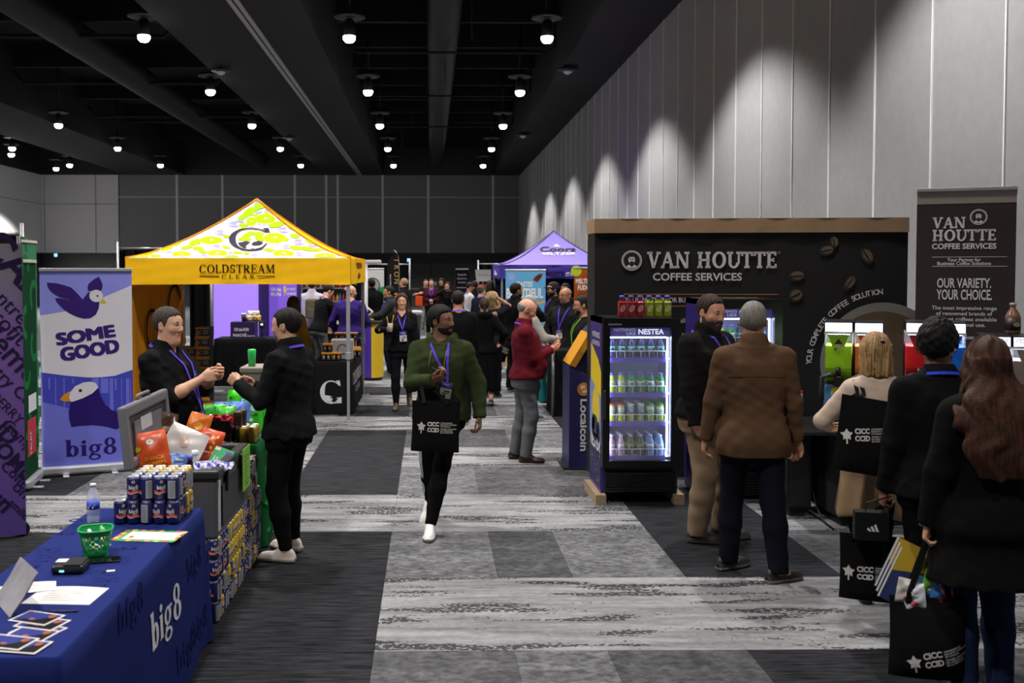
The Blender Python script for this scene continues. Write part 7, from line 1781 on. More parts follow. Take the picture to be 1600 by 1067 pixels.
# ------------------------------------------------------------------ drinks fridges
BOT = {}
def bottle_kind(kind):
 """a bottle of each sort: (profile, body colour, label colour, cap colour)"""
 if kind in BOT: return dup(BOT[kind], (0, 0, 0), rs.uniform(-.5, .5))
 tall = [(.026, 0), (.031, .008), (.031, .10), (.028, .125), (.013, .165), (.0125, .178)]; can = [(.022, 0), (.029, .008), (.029, .135), (.024, .15)]; hip = [(.027, 0), (.032, .01), (.029, .05), (.032, .09), (.027, .13), (.015, .155), (.0145, .168)]
 D = {'grape': (tall, '2A2C5A', '5FA88C', '1A1830'), 'white': (hip, 'B6D23A', 'DDE4E6', '7A6AC8'), 'green': (hip, '1F9A4A', 'D8E6DC', '7A6AC8'), 'canred': (can, 'C9D83A', 'D8D4D6', 'C83240'), 'canblue': (can, 'B4CE3A', '7C9ADC', 'D4DAE6'), 'cangreen': (can, '9CCE3A', 'CFE0E6', '4FA04A'),
   'pink': (tall, 'C8A4AC', 'E2DCDE', 'D8D8E0'), 'olive': (tall, '4A5A34', '8A9A6A', 'B8B8D0'), 'sky': (tall, '8CB4E4', 'DCE6F2', 'D8E0EC'), 'redj': (None, 'A8242A', 'D8A8A0', '5548B0'), 'limej': (None, '9FA81E', 'D8DA9A', '5548B0')}
 prof, bc, lc, cc = D[kind]
 root = thing('drink_can' if kind.startswith('can') else 'drink_bottle', 'x', 'can' if kind.startswith('can') else 'bottle')
 bm = mat('juice_' + bc, bc, rough=.18, var=.03, spec=.7)
 if prof is None:
  mb = MB(); mb.box((0, 0, .07), (.066, .066, .14), bev=.012); mb.lathe([(.03, .135), (.018, .155), (.018, .165)], n=14); mb.build('bottle_body', bm, root)
  mb = MB(); mb.lathe([(.022, .16), (.023, .19), (0, .191)], n=14); mb.build('cap', plain('cap_' + cc, cc), root)
  f = Flat(planefn((0, -.0335, 0), (1, 0, 0), (0, 0, 1))); f.ell(0, .075, .022, .034, 1, 0, 16, -.5); 
  for k in range(3): f.polys([[(-.012, .062 + .011*k), (.012, .068 + .011*k), (.012, .071 + .011*k), (-.012, .065 + .011*k)]], 2, 1)
  f.build('printed_label', [plain('lab_' + lc, lc), plain('lab_ink' + bc, bc)], root); BOT[kind] = root; return root
 mb = MB(); mb.lathe(prof, n=14); mb.build('can_body' if kind.startswith('can') else 'bottle_body', bm, root)
 z0, z1 = (.055, .105) if not kind.startswith('can') else (.07, .128)
 r = prof[2][0] + .0008 if not kind.startswith('can') else .0298
 mb = MB(); mb.lathe([(r + .002 if kind in ('white', 'green') else r, z0), (r + .002 if kind in ('white', 'green') else r, z1)], n=14); mb.build('wrap_label', plain('lab_' + lc, lc), root)
 f = Flat(cylfn((0, 0, 0), r + .003)); f.ell(0, (z0 + z1)/2, .012, .012, 1, 0, 10); f.polys([[(-.02, z0 + .008), (.02, z0 + .016), (.02, z0 + .022), (-.02, z0 + .014)]], 1, 0); f.build('printed_mark', bm, root)
 zt = prof[-1][1]; mb = MB(); rr = prof[-1][0] + .003
 mb.lathe([(rr, zt - .012), (rr, zt + .006), (0, zt + .007)], n=12); mb.build('cap' if not kind.startswith('can') else 'can_top', plain('cap_' + cc, cc), root)
 BOT[kind] = root; return root
def fridge(label, x0, x1, y0, y1, z0, z1, glass_, rows, nick, zsh):
 """cabinet with a glass door facing -Y; glass_: (x0, x1, z0, z1) of the glazed opening; rows: bottles per shelf"""
 t = thing('display_fridge', label, 'fridge', (x0, y0, 0)); W, D = x1 - x0, y1 - y0; gx0, gx1, gz0, gz1 = glass_; gx0 -= x0; gx1 -= x0
 bl = plain('fridge_black', '0F0F11', rough=.35); wl_ = plain('fridge_liner', 'C4CADC', rough=.5)
 for (a, b_, nm, m_) in (((0, .05, z0), (.035, D, z1), 'side_wall', plain('fridge_violet', '3A2C7E', rough=.4)), ((W - .035, .05, z0), (W, D, z1), 'side_wall', plain('fridge_violet', '3A2C7E', rough=.4)), ((.035, D - .03, z0 + .2), (W - .035, D, z1), 'back_wall', wl_), ((.0, .0, z1 - .05), (W, D, z1), 'top_panel', bl), ((.036, .05, z0), (W - .036, D - .03, gz0 - .02), 'machine_housing', bl)):
  mb = MB(); mb.boxb(a, b_); o = mb.build(nm, m_, t)
  if nm == 'side_wall' and a[0] == 0: t_side = o
 for xx in (.0355, W - .041):
  mb = MB(); mb.boxb((xx, .06, gz0 - .02), (xx + .0055, D - .03, z1 - .05)); mb.build('inner_wall', wl_, t)
 # lit header
 mb = MB(); mb.boxb((gx0 - .02, .055, gz1 - .085), (gx1 + .02, .065, gz1 + .01)); hd = mb.build('header_sign', mat('header_violet', '3A2E86', rough=.4, emit=.25, ecol='4A3CA8', var=0), t)
 f = Flat(planefn((0, .054, 0), (1, 0, 0), (0, 0, 1))); hw_ = (gx1 - gx0)
 f.text("NOTHING'S", gx0 + hw_*.27, gz1 - .036, .024, 2, 1, .03, width=hw_*.36); f.text('LIKE', gx0 + hw_*.37, gz1 - .068, .024, 2, 1, .03, width=hw_*.15); f.text('NESTEA', gx0 + hw_*.70, gz1 - .062, .044, 2, 0, .035, width=hw_*.42)
 f.build('printed_lettering', [mat('sign_lit_white', 'E8ECF4', emit=.9, var=0), mat('sign_lit_pale', 'B8B4DC', emit=.4, var=0)], hd)
 # LED tubes
 for xx in (gx0 + .006, gx1 - .016):
  mb = MB(); mb.boxb((xx, .075, gz0 + .02), (xx + .012, .09, gz1 - .09)); mb.build('led_strip', mat('led_white', 'DDE4FF', emit=13.0, ecol='C6D2FF', var=0), t)
 mb = MB(); mb.boxb((gx0 + .02, .08, gz1 - .098), (gx1 - .02, .10, gz1 - .088)); mb.build('led_strip', mat('led_white', 'DDE4FF', emit=9.0, var=0), t)
 for i, z in enumerate(zsh):
  sh_ = MB().boxb((.042, .10, z - .014), (W - .042, D - .04, z - .004)).build('shelf', plain('shelf_wire_white', 'D0D2DC'), t)
  mb = MB(); mb.boxb((gx0 + .004, .088, z - .04), (gx1 - .02, .10, z - .0)); mb.build('price_rail', plain('rail_violet', '6A5AC0', rough=.4), sh_)
  wm_ = plain('wire_white', 'DADCE4', rough=.4)
  mb = MB(); mb.tube([(gx0 + .006, .092, z + .06), (gx1 - .022, .092, z + .06)], .0035, 5)
  for k in range(8): x = gx0 + .008 + (gx1 - gx0 - .032)*k/7; mb.tube([(x, .092, z), (x, .092, z + .06)], .003, 5)
  g_ = mb.build('wire_guard', wm_, sh_)
 # door
 mb = MB(); mb.boxb((0, -.03, gz0 - .06), (gx0, .045, z1)); mb.boxb((gx1, -.03, gz0 - .06), (W, .045, z1)); mb.boxb((gx0, -.03, gz1), (gx1, .045, z1)); mb.boxb((gx0, -.03, gz0 - .06), (gx1, .045, gz0)); dr = mb.build('door', bl, t)
 pane_m = mat('fridge_glass', 'F4F6FA', rough=.02, var=0, alpha=.08, spec=.6)
 mb = MB(); mb.boxb((gx0 + .001, .0, gz0 + .001), (gx1 - .001, .006, gz1 - .001)); mb.build('glass_pane', pane_m, dr)
 mb = MB(); mb.boxb((.006, -.058, gz0 + .36), (.026, -.03, gz0 + .62), 0, .008); mb.build('handle', plain('handle_grey', '2C2C30', rough=.4), dr)
 mb = MB(); mb.boxb((.045, -.033, z1 - .06), (.16, -.03, z1 - .045)); mb.build('brand_plate', plain('plate_silver', 'B4B6BC', rough=.3, metal=.6), dr)
 n_ = 9
 for k in range(n_):
  zz = z0 + .03 + (gz0 - .1 - z0 - .03)*k/n_; mb = MB(); mb.boxb((.03, -.02, zz), (W - .03, .05, zz + (gz0 - .1 - z0 - .03)/n_*.62)); mb.build('grille_slat', plain('grille_black', '141416', rough=.5), t)
 # bottles
 for i, (z, kinds, deep) in enumerate(zip(zsh, rows, (2, 2, 4, 4))):
  for c, kd_ in enumerate(kinds):
   if not kd_: continue
   for r in range(deep):
    first_ = kd_ not in BOT
    o = bottle_kind(kd_); n = len(kinds)
    o.location = (x0 + gx0 + .045 + (gx1 - gx0 - .10)*c/(n - 1), y0 + .135 + .07*r, z - .003); 
    o['label'] = '%s %s in the %s, %s shelf, %s column, %s row' % ({'grape': 'purple', 'white': 'white and lime', 'green': 'green', 'canred': 'red topped', 'canblue': 'blue', 'cangreen': 'green topped', 'pink': 'pale pink', 'olive': 'olive', 'sky': 'sky blue'}[kd_], o['category'], nick, ['top', 'second', 'third', 'bottom'][i], ordn(c), ['front', 'second', 'third', 'back'][r])
    o['group'] = 'drinks in the ' + nick
 return t, t_side
z_s = [1.272, .965, .712, .408]
rows1 = [['grape']*6, ['white', 'white', 'green', 'green', 'green', 'green'], ['canred', 'canred', 'canblue', 'canblue', 'cangreen', 'cangreen'], ['pink', 'pink', 'olive', 'olive', 'sky', 'sky']]
FX0, FX1, FY0, FY1 = A_(942, 8.6), A_(1063, 8.6), 8.6, 9.25
G1 = (A_(953, 8.6), A_(1049, 8.6), .385, 1.545)
fr1, fs1 = fridge('black glass-door drinks fridge full of bottles, left of the bearded man', FX0, FX1, FY0, FY1, .09, 1.625, G1, rows1, 'left fridge', z_s)
f = Flat(planefn((FX0 - FX0 - .001, .65, 0), (0, -1, 0), (0, 0, 1)))       # printed side, seen from the aisle
f.polys([[(.05, 1.05), (.60, .93), (.60, 1.15), (.45, 1.25), (.05, 1.38)]], 1, 0)
f.polys([[(.0, .55), (.6, .5), (.6, .93), (.05, 1.05), (.0, 1.0)]], 1, 1); f.ell(.34, .80, .20, .20, 2, 2, 20); f.ell(.30, .62, .18, .12, 3, 3, 12); f.ell(.48, .60, .08, .10, 3, 3, 10); f.ell(.2, .66, .08, .08, 3, 4, 10)
f.text('NESTEA', .32, .44, .13, 3, 5, .03, width=.52); f.text("NOTHING'S", .33, 1.30 + .14, .05, 3, 5, .02, width=.4); f.text('LIKE NESTEA', .33, 1.37, .04, 3, 5, .02, width=.4); f.polys([[(.0, .12), (.6, .12), (.6, .5), (.0, .55)]], 1, 6)
for k in range(14): f.ell(rs.uniform(.05, .55), rs.uniform(.15, .4), .008, .008, 2, 5, 6)
f.build('printed_side', [plain('print_yellow', 'E6C81E'), plain('side_sky', '7C90CE'), plain('side_lemon', 'E0C02A'), plain('side_dark', '22304A'), plain('side_green', '2E7A3E'), plain('print_can_white', 'D8D8D8'), plain('side_night', '231C4E')], fs1)
for k in range(6):
 o = bottle_kind('redj' if k < 3 else 'limej'); a = A_(972 + 14.2*k, 8.85); o.location = (a, 8.85, 1.626); o.rotation_euler = (0, 0, rs.uniform(-.12, .12))
 o['label'] = '%s juice bottle with purple cap on top of the fridge, %s of the three' % (['red', 'lime green'][k//3], ['left', 'middle', 'right'][k % 3]); o['group'] = 'juice bottles on the fridge'
for k, x in enumerate((FX0 - .03, FX1 - .02)):
 sk = MB().boxb((-.045, -.33, 0), (.045, .33, .088)).build('wooden_skid', mat('raw_pine', '9C846A', rough=.8, var=.2, vscale=30, stretch=(1, .1, 1)), None, (x + .02, FY0 + .3, 0)); tag(sk, 'raw pine skid under the %s side of the left fridge' % ['aisle', 'right'][k], 'skid')
F2X0, F2X1 = A_(1098, 8.75), A_(1222, 8.75)
rows2 = [[None, 'white', 'green', 'grape', 'grape', 'grape'], [None, 'green', 'green', 'white', 'white', 'sky'], [None, 'canred', 'canblue', 'canblue', 'cangreen', 'cangreen'], ['pink', 'pink', 'olive', 'olive', 'sky', 'sky']]
fr2, _ = fridge('taller glass-door drinks fridge half hidden behind the two men', F2X0, F2X1, 8.75, 9.32, .02, 1.785, (F2X0 + .07, F2X1 - .07, .36, 1.70), rows2, 'right fridge', [1.38, 1.07, .76, .42])
# ------------------------------------------------------------------ coffee service backdrop
BP0, BP1 = Vector((A_(929, 9.72), 9.72, 0)), Vector((A_(1418, 9.42), 9.42, 0))
bu = (BP1 - BP0).normalized(); bn = bu.cross(Vector((0, 0, 1)))
def onwall(px, py, p0, u, n):
 d = ray(px, py); o = Vector((0, 0, CAMZ)); t = (p0 - o).dot(n)/d.dot(n); q = o + d*t
 return (q - p0).dot(u), q.z
BW = (BP1 - BP0).length; BH = 2.53
bkd = thing('backdrop_wall', 'wide black fabric coffee backdrop wall with tan top border', 'backdrop', BP0, math.atan2(bu.y, bu.x))
wood = mat('backdrop_black', '0D0B0B', rough=.75, var=.35, vscale=5, stretch=(.6, 1, 9), bump=.05, bscale=200)
mb = MB(); mb.boxb((0, 0, .02), (BW, .05, BH)); fp_ = mb.build('front_fabric', wood, bkd)
mb = MB(); mb.grid(lambda s, v: Vector((-.05*s, .0 + .36*s, .02 + (BH - .02)*v)), 8, 1); mb.grid(lambda s, v: Vector((.02 - .05*(1 - s), .36*(1 - s), .02 + (BH - .02)*v)), 8, 1); mb.build('side_fabric', plain('backdrop_side', '151313', rough=.8), bkd)
tan = fabric('border_tan', 'A88A6E', var=.08, bump=.1, bscale=80)
bz = lambda px, py: onwall(px, py, BP0, bu, bn)
zb_ = bz(1000, 364)[1]
mb = MB(); mb.grid(lambda s, v: Vector((-.004 + s*(BW + .008), -.012 - .003*math.sin(40*s), zb_ + (BH + .01 - zb_)*v)), 30, 2); mb.grid(lambda s, v: Vector((-.004 + (1 - s)*(BW + .008), .055, zb_ + (BH + .01 - zb_)*v)), 4, 1); mb.boxb((-.004, -.012, BH + .008), (BW + .004, .055, BH + .012)); mb.prism([(-.004, -.012), (.004, -.012), (-.05, .37), (-.058, .37)], zb_, BH + .012); mb.build('top_border', tan, bkd)
f = Flat(lambda u, v, h: Vector((u, -.004 - h, v)))
GREY, DORG, BEAN, BEAN2, RIM, COFF, DK = range(7)
def face_logo(f, cx, cy, r, fg, bg, layer=2):
 f.ring(cx, cy, r, r*.09, layer, fg); f.ring(cx, cy, r*.86, r*.05, layer, fg); f.ell(cx, cy, r*.80, r*.80, layer, bg)
 f.ell(cx, cy + r*.12, r*.34, r*.44, layer + 1, fg); f.polys([[(cx - r*.55, cy - r*.62), (cx - r*.3, cy - r*.42), (cx, cy - r*.5), (cx + r*.3, cy - r*.42), (cx + r*.55, cy - r*.62), (cx + r*.3, cy - r*.76), (cx - r*.3, cy - r*.76)]], layer + 1, fg)
 f.polys([[(cx - r*.36, cy + r*.2), (cx - r*.36, cy + r*.45), (cx, cy + r*.66), (cx + r*.36, cy + r*.45), (cx + r*.36, cy + r*.2), (cx + r*.2, cy + r*.4), (cx - r*.2, cy + r*.4)]], layer + 2, bg)
 f.ell(cx - r*.13, cy + r*.15, r*.08, r*.05, layer + 2, bg, 8); f.ell(cx + r*.13, cy + r*.15, r*.08, r*.05, layer + 2, bg, 8); f.polys([[(cx - r*.2, cy - r*.14), (cx, cy - r*.06), (cx + r*.2, cy - r*.14), (cx + r*.12, cy - r*.3), (cx - r*.12, cy - r*.3)]], layer + 2, bg)
 f.polys([[(cx - r*.14, cy - r*.48), (cx + r*.14, cy - r*.48), (cx, cy - r*.66)]], layer + 2, bg)
p = bz(987, 407); face_logo(f, p[0], p[1], .098, GREY, DK)
SLAB = (.20, .13, .14, .07)
a, b_ = bz(1011, 419), bz(1214, 393); f.serif('VAN HOUTTE', (a[0] + b_[0])/2, a[1], b_[1] - a[1], 2, GREY, width=b_[0] - a[0], gap=.05, st=SLAB); f.ring(b_[0] + .02, b_[1] - .01, .01, .003, 2, GREY, n=8)
a, b_ = bz(1020, 438), bz(1159, 426.5); f.text('COFFEE SERVICES', (a[0] + b_[0])/2, a[1], b_[1] - a[1], 2, GREY, .02, width=b_[0] - a[0])
for y in (459, 477.5):
 a, b_ = bz(974, y + .4), bz(1216, y - .6); f.polys(rect(a[0], a[1] - .004, b_[0], a[1] + .004), 2, DORG)
a, b_ = bz(976, 472), bz(1178, 465); f.text('YOUR PARTNER FOR BUSINESS COFFEE SOLUTIONS', (a[0] + b_[0])/2, a[1], b_[1] - a[1], 2, GREY, .01, width=b_[0] - a[0])
for k, t_ in enumerate(('Specialists in', 'Local sourcing', 'Equipment and', 'Service')):
 a = bz(1040, 504 + 21*k); f.text(t_, a[0], a[1], .045, 2, GREY, .005, align='l'); f.ell(a[0] - .04, a[1] + .02, .012, .012, 2, GREY, 8)
Q7 = lambda x, y: bz(900 + x/2.963, 320 + y/2.963)
k7 = (Q7(1000, 500)[0] - Q7(900, 500)[0])/100
for (x, y, rx, ry, r) in ((1158, 212, 35, 24, .2), (1193, 173, 19, 30, .2), (1345, 237, 26, 42, .55), (1020, 330, 37, 26, .1), (1265, 362, 22, 40, -.6), (1015, 420, 34, 32, .5)):
 p = Q7(x, y); f.ell(p[0], p[1], rx*k7, ry*k7, 2, BEAN, 16, r); f.ell(p[0] + .008, p[1] + .006, rx*k7*.8, ry*k7*.75, 3, BEAN2, 14, r); f.ell(p[0], p[1], rx*k7*(.14 if rx < ry else .85), ry*k7*(.85 if rx < ry else .14), 4, DK, 10, r)
c = Q7(1418, 732); f.ell(c[0], c[1], 286*k7, 286*k7, 2, RIM, 48); f.ell(c[0] - .01, c[1] - .02, 254*k7, 254*k7, 3, COFF, 44); f.ell(c[0] + .05, c[1] - .05, 180*k7, 170*k7, 4, BEAN2, 36)
c = Q7(1430, 745); f.arctext('YOUR COMPLETE COFFEE SOLUTION', c[0], c[1], 338*k7, 179, 93, .052, 5, GREY, .012)
f.polys([[Q7(1060, 985), Q7(1330, 870), Q7(1380, 900), Q7(1110, 1010)]], 2, BEAN)
f.build('printed_graphics', [plain('pr_grey', 'E0DCDA'), plain('pr_orange', 'B0762A'), plain('pr_bean', '2E2620'), plain('pr_bean2', '6A5C4A'), plain('pr_rim', '8A8682'), plain('pr_coffee', '66543C'), wood], fp_)
# tall coffee roll-up at the right
VL, VR = Vector((A_(1431, 9.05), 9.05, 0)), Vector((A_(1597, 8.72), 8.72, 0))
vu = (VR - VL).normalized(); vn = vu.cross(Vector((0, 0, 1)))
root, sh, fn, wd, ht = rollup('rollup_banner', 'tall dark brown coffee roll-up banner against the grey wall', VL, VR, 2.77, fabric('banner_coffee', '40383A', var=.06, bump=.05))
f = Flat(fn); vz = lambda px, py: (lambda q: (q[0], q[1] - .09))(onwall(px, py, VL, vu, vn))
zb2 = vz(1500, 318)[1]; f.polys(rect(0, zb2, wd, ht - .02), 1, 1)
f.polys([[(wd*.62, 0), (wd*.78, 0), (wd*1.0, 1.55), (wd*1.0, 1.75)]], 1, 2)
p = vz(1529, 339); face_logo(f, p[0], p[1], .07, 0, 3)
a, b_ = vz(1457, 357), vz(1508, 337); f.serif('VAN', (a[0] + b_[0])/2, a[1], b_[1] - a[1] - .01, 2, 0, width=b_[0] - a[0], gap=.05, st=SLAB)
a, b_ = vz(1457, 377), vz(1557, 355); f.serif('HOUTTE', (a[0] + b_[0])/2, a[1], b_[1] - a[1] - .015, 2, 0, width=b_[0] - a[0], gap=.05, st=SLAB)
a, b_ = vz(1456, 389), vz(1557, 378); f.text('COFFEE SERVICES', (a[0] + b_[0])/2, a[1], b_[1] - a[1] - .01, 2, 0, .03, width=b_[0] - a[0])
for y in (402, 416.5): a = vz(1456, y); f.polys(rect(a[0], a[1], a[0] + .60, a[1] + .004), 2, 0)
a = vz(1506, 408.3); f.text('Your Partner for', a[0], a[1], .03, 2, 0, .02, width=.27); a = vz(1506, 414); f.text('Business Coffee Solutions', a[0], a[1], .03, 2, 0, .02, width=.43)
a, b_ = vz(1464, 449), vz(1549, 433); f.text('OUR VARIETY.', (a[0] + b_[0])/2, a[1], b_[1] - a[1] - .01, 2, 0, .02, width=b_[0] - a[0])
a, b_ = vz(1463, 467.5), vz(1550, 451); f.text('YOUR CHOICE.', (a[0] + b_[0])/2, a[1], b_[1] - a[1] - .01, 2, 0, .02, width=b_[0] - a[0])
for k, (t_, w__) in enumerate((('The most impressive range', .52), ('of renowned brands of', .45), ('gourmet coffees available', .52), ('for personal use.', .34), ('', 0), ('vanhouttecoffeeservices.com', .5))):
 a = vz(1506, 484 + 8.7*k + (2 if k > 3 else 0)); 
 if t_: f.text(t_, a[0], a[1], .034, 2, 0, .008, width=w__)
f.build('printed_graphics', [plain('pr_white', 'E6E2E0'), plain('pr_stone', '968C84'), plain('pr_shade', '262122'), sh.data.materials[0]], sh)
# ------------------------------------------------------------------ counter with slush machines
CY = 7.75; CH = .77
cbm = plain('counter_black', '121213', rough=.6)
for k, (xa, xb, ya, lb) in enumerate(((A_(1228, 8.2), A_(1266, 8.2), 8.1, 'black counter cabinet behind the brown shirt, left of the cable gap'), (A_(1284, 8.2), 5.08, 7.78, 'long black counter cabinet under the slush machines'))):
 cb = thing('counter_cabinet', lb, 'cabinet', (xa, ya, 0)); Wc = xb - xa
 mb = MB(); mb.boxb((.0, .02, .08), (Wc, .6, CH - .03)); mb.build('carcass', cbm, cb)
 mb = MB(); mb.boxb((.04, .06, 0), (Wc - .04, .56, .08)); mb.build('plinth', cbm, cb)
 for j in range(1 if k == 0 else 3):
  w_ = (Wc - .04)/(1 if k == 0 else 3); mb = MB(); mb.boxb((.02 + w_*j + .005, 0, .1), (.02 + w_*(j + 1) - .005, .02, CH - .05)); mb.build('door', cbm, cb)
wt = tag(MB().boxb((A_(1226, 8.2), 7.74, CH - .03), (5.1, 8.58, CH), 0, .005).build('worktop', plain('worktop_black', '171718', rough=.3)), 'long black worktop carrying the slush machines', 'worktop')
o = MB().tube([(3.178, 8.5, .72), (3.18, 8.3, .35), (3.18, 8.1, .1), (3.175, 7.95, .012), (3.16, 7.7, .012), (3.178, 8.0, .012), (3.18, 8.6, .012), (3.18, 9.13, .03)], .008, 6).build('power_cable', plain('cable_black', '101012')); tag(o, 'black power cable hanging in the gap between the counter cabinets', 'cable')
o = MB().boxb((A_(1268, 9.2), 9.15, 0), (A_(1284, 9.2), 9.25, .06)).build('power_strip', plain('strip_grey', '8A8A88')); tag(o, 'pale power strip in the gap between the counter cabinets', 'power strip')
rw = thing('cup_carton', 'red and white cup carton on the counter beside the brown shirt', 'carton', (A_(1248, 8.2), 8.2, CH))
mb = MB(); mb.boxb((-.03, -.04, 0), (.03, .04, .17)); mb.build('lower_sleeve', plain('carton_red', 'B82020'), rw); mb = MB(); mb.boxb((-.03, -.04, .17), (.03, .04, .26)); mb.build('upper_sleeve', plain('carton_white2', 'B8B4B0'), rw); mb = MB(); mb.boxb((-.031, -.041, .255), (.031, .041, .275)); mb.build('lid', plain('carton_red', 'B82020'), rw)
def slush(label, px, n, cols, zlid, Y=8.2, poster=True, text=None):
 """frozen drink machine with n tanks of given colours, its left edge at px"""
 ra_ = math.radians(-24); fl_ = at(px, 520, Y - .15); t = thing('slush_machine', label, 'drink machine', (fl_.x + .245*math.sin(-ra_)*1, Y - .15 + .245*math.cos(ra_), CH), ra_); bl = plain('slush_black', '17171A', rough=.35)
 H_ = zlid - CH; tw = .225; W = n*tw
 mb = MB(); mb.boxb((0, -.16, .0), (W, .24, H_ - .52), 0, .01); mb.build('machine_base', bl, t)
 mb = MB(); mb.boxb((.0, .17, H_ - .52), (W, .25, H_ - .02)); mb.build('back_column', bl, t)
 for k in range(n):
  c = cols[k]; x0, x1 = k*tw + .008, (k + 1)*tw - .008
  zt = H_ - .09; zb = H_ - .50; fill = zb + .30
  tk = bpy.data.objects.new('tank', None); link(tk, t)
  cm = mat('slush_' + c, c, rough=.25, var=.05, vscale=40, spec=.6); cm.node_tree.nodes['Principled BSDF'].inputs['Subsurface Weight'].default_value = .6; cm.node_tree.nodes['Principled BSDF'].inputs['Subsurface Radius'].default_value = (.06, .06, .06)
  prof = lambda z: -.22 + .12*max(0, min(1, (zb + .14 - z)/.14))**2
  mb = MB(); zs = [zb + (fill - zb)*i/10 for i in range(11)]; pts = [(prof(z), z) for z in zs] + [(.155, fill), (.155, zb)]
  MYZ = Matrix(((0, 0, 1, 0), (1, 0, 0, 0), (0, 1, 0, 0), (0, 0, 0, 1)))
  mb.prism(pts, x0 + .006, x1 - .006, MYZ); mb.build('slush', cm, tk)
  gl_ = mat('tank_clear', 'EEF2F6', rough=.05, alpha=.16, var=0, spec=.6)
  mb = MB(); mb.boxb((x0, -.236, fill), (x1, -.232, zt)); mb.boxb((x0, -.236, fill), (x0 + .004, .16, zt)); mb.boxb((x1 - .004, -.236, fill), (x1, .16, zt)); mb.build('clear_wall', gl_, tk)
  mb = MB(); mb.boxb((x0 - .004, -.25, zt - .012), (x1 + .004, .20, zt + .002)); mb.build('tank_rim', plain('rim_white', 'C8C8D0', rough=.3), tk)
  ld_ = bpy.data.objects.new('lid', None); link(ld_, t)
  mb = MB(); mb.prism([(-.24, zt + .004), (-.23, H_ - .008), (-.20, H_), (.20, H_), (.22, zt + .004)], x0, x1, MYZ); mb.build('lid_shell', bl, ld_)
  mb = MB(); mb.prism([(-.246, zt + .008), (-.237, H_ - .012), (-.230, H_ - .012), (-.238, zt + .008)], x0 + .004, x1 - .004, MYZ); lf_ = mb.build('lit_front', mat('lid_glow', 'E6E8FA', emit=3.2, ecol='DCE0FF', var=0), ld_)
  mb = MB(); mb.boxb((x0 + .02, -.14, zt - .02), (x1 - .02, .1, zt - .012)); mb.build('lid_led', mat('lid_led', 'F0F2FF', emit=26, ecol='E6EAFF', var=0), ld_)
  if text:
   f = Flat(planefn((x0, -.2465, zt + .008), (1, 0, 0), (0, .1, 1))); f.text(text, (x1 - x0)/2, .03, .03, 2, 0, .03, width=.17); f.build('printed_lettering', plain('ink_dark', '24211E'), lf_)
  # sticker, faucet, handle
  f = Flat(lambda u, v, h: Vector((x0 + u, -.2375 - h, zt - .02 + v))); w_ = x1 - x0
  f.polys([[(w_*.12, 0), (w_*.88, 0), (w_*.66, -.13), (w_*.5, -.155), (w_*.34, -.13)]], 1, 0); f.polys([[(w_*.34, -.075), (w_*.66, -.075), (w_*.5, -.028)]], 2, 2); f.polys(rect(w_*.42, -.095, w_*.58, -.075), 2, 1); f.ell(w_*.62, -.11, .016, .008, 2, 1, 8, .8); f.ell(w_*.40, -.115, .010, .008, 2, 2, 8)
  f.build('sticker', [plain('stick_' + c, {'A6DC1C': '8CB41E', 'E07A1C': 'C8501C', 'C81E24': '8A1418', '1E78D8': '1E4AA8'}.get(c, '8A7A6A')), plain('stick_grey', 'B8B4A0'), plain('ink_dark', '24211E')], tk)
  mb = MB(); xc = (x0 + x1)/2; mb.boxb((xc - .03, -.27, zb - .03), (xc + .03, -.10, zb + .06), 0, .01); mb.cyl((xc, -.25, zb + .06), (xc, -.25, zb + .13), .02, 10); mb.build('faucet', bl, tk)
  mb = MB(); mb.tube([(xc - .02, -.27, zb + .07), (xc - .06, -.30, zb + .07), (xc - .115, -.30, zb + .05), (xc - .12, -.29, zb - .05), (xc - .12, -.28, zb - .14)], .020, 8); mb.build('pull_handle', plain('handle_soft', '2A2A2E', rough=.45), tk)
  if poster:
   mb = MB(); mb.boxb((x0 - .004, -.168, .09), (x1 + .004, -.162, H_ - .53)); pst = mb.build('poster', plain('poster_blue', '5C9AD0'), t)
   f = Flat(planefn((x0, -.1685, .09), (1, 0, 0), (0, 0, 1))); hh = H_ - .62
   f.polys(rect(.0, 0, w_, hh*.13), 1, 6); f.polys([[(w_*.3, hh*.45), (w_*.7, hh*.45), (w_*.78, hh*.8), (w_*.22, hh*.8)]], 1, 1); f.ell(w_*.5, hh*.84, w_*.26, hh*.12, 2, 0, 14); f.ell(w_*.5, hh*.6, w_*.13, hh*.11, 2, 1, 12); f.ell(w_*.45, hh*.61, w_*.035, hh*.03, 3, 2, 8); f.ell(w_*.56, hh*.61, w_*.035, hh*.03, 3, 2, 8)
   f.polys([[(w_*.2, hh*.18), (w_*.85, hh*.2), (w_*.9, hh*.38), (w_*.35, hh*.42)]], 2, 3); f.polys([[(w_*.2, hh*.15), (w_*.85, hh*.17), (w_*.85, hh*.2), (w_*.2, hh*.18)]], 3, 4); f.ell(w_*.2, hh*.3, w_*.07, hh*.05, 2, 5, 8); f.ell(w_*.8, hh*.9, w_*.06, hh*.05, 2, 3, 8)
   f.build('printed_picture', [plain('print_yellow', 'E6C81E'), plain('print_pale_blue', 'A8D0E4'), plain('ink_dark', '24211E'), plain('print_red2', 'B8283A'), plain('print_green2', '2E8A3E'), plain('print_orange', 'D8641E'), plain('print_sky2', '7CB8EC')], pst)
 mb = MB(); mb.boxb((.0, -.30, 0), (W, -.16, .07), 0, .008); mb.build('drip_tray', bl, t)
 return t
slush('two-tank slush machine with lime and orange slush behind the blonde woman', 1287, 2, ['A6DC1C', 'E07A1C'], 1.625)
slush('two-tank slush machine with red and blue slush behind the curly-haired man', 1414, 2, ['C81E24', '1E78D8'], 1.62)
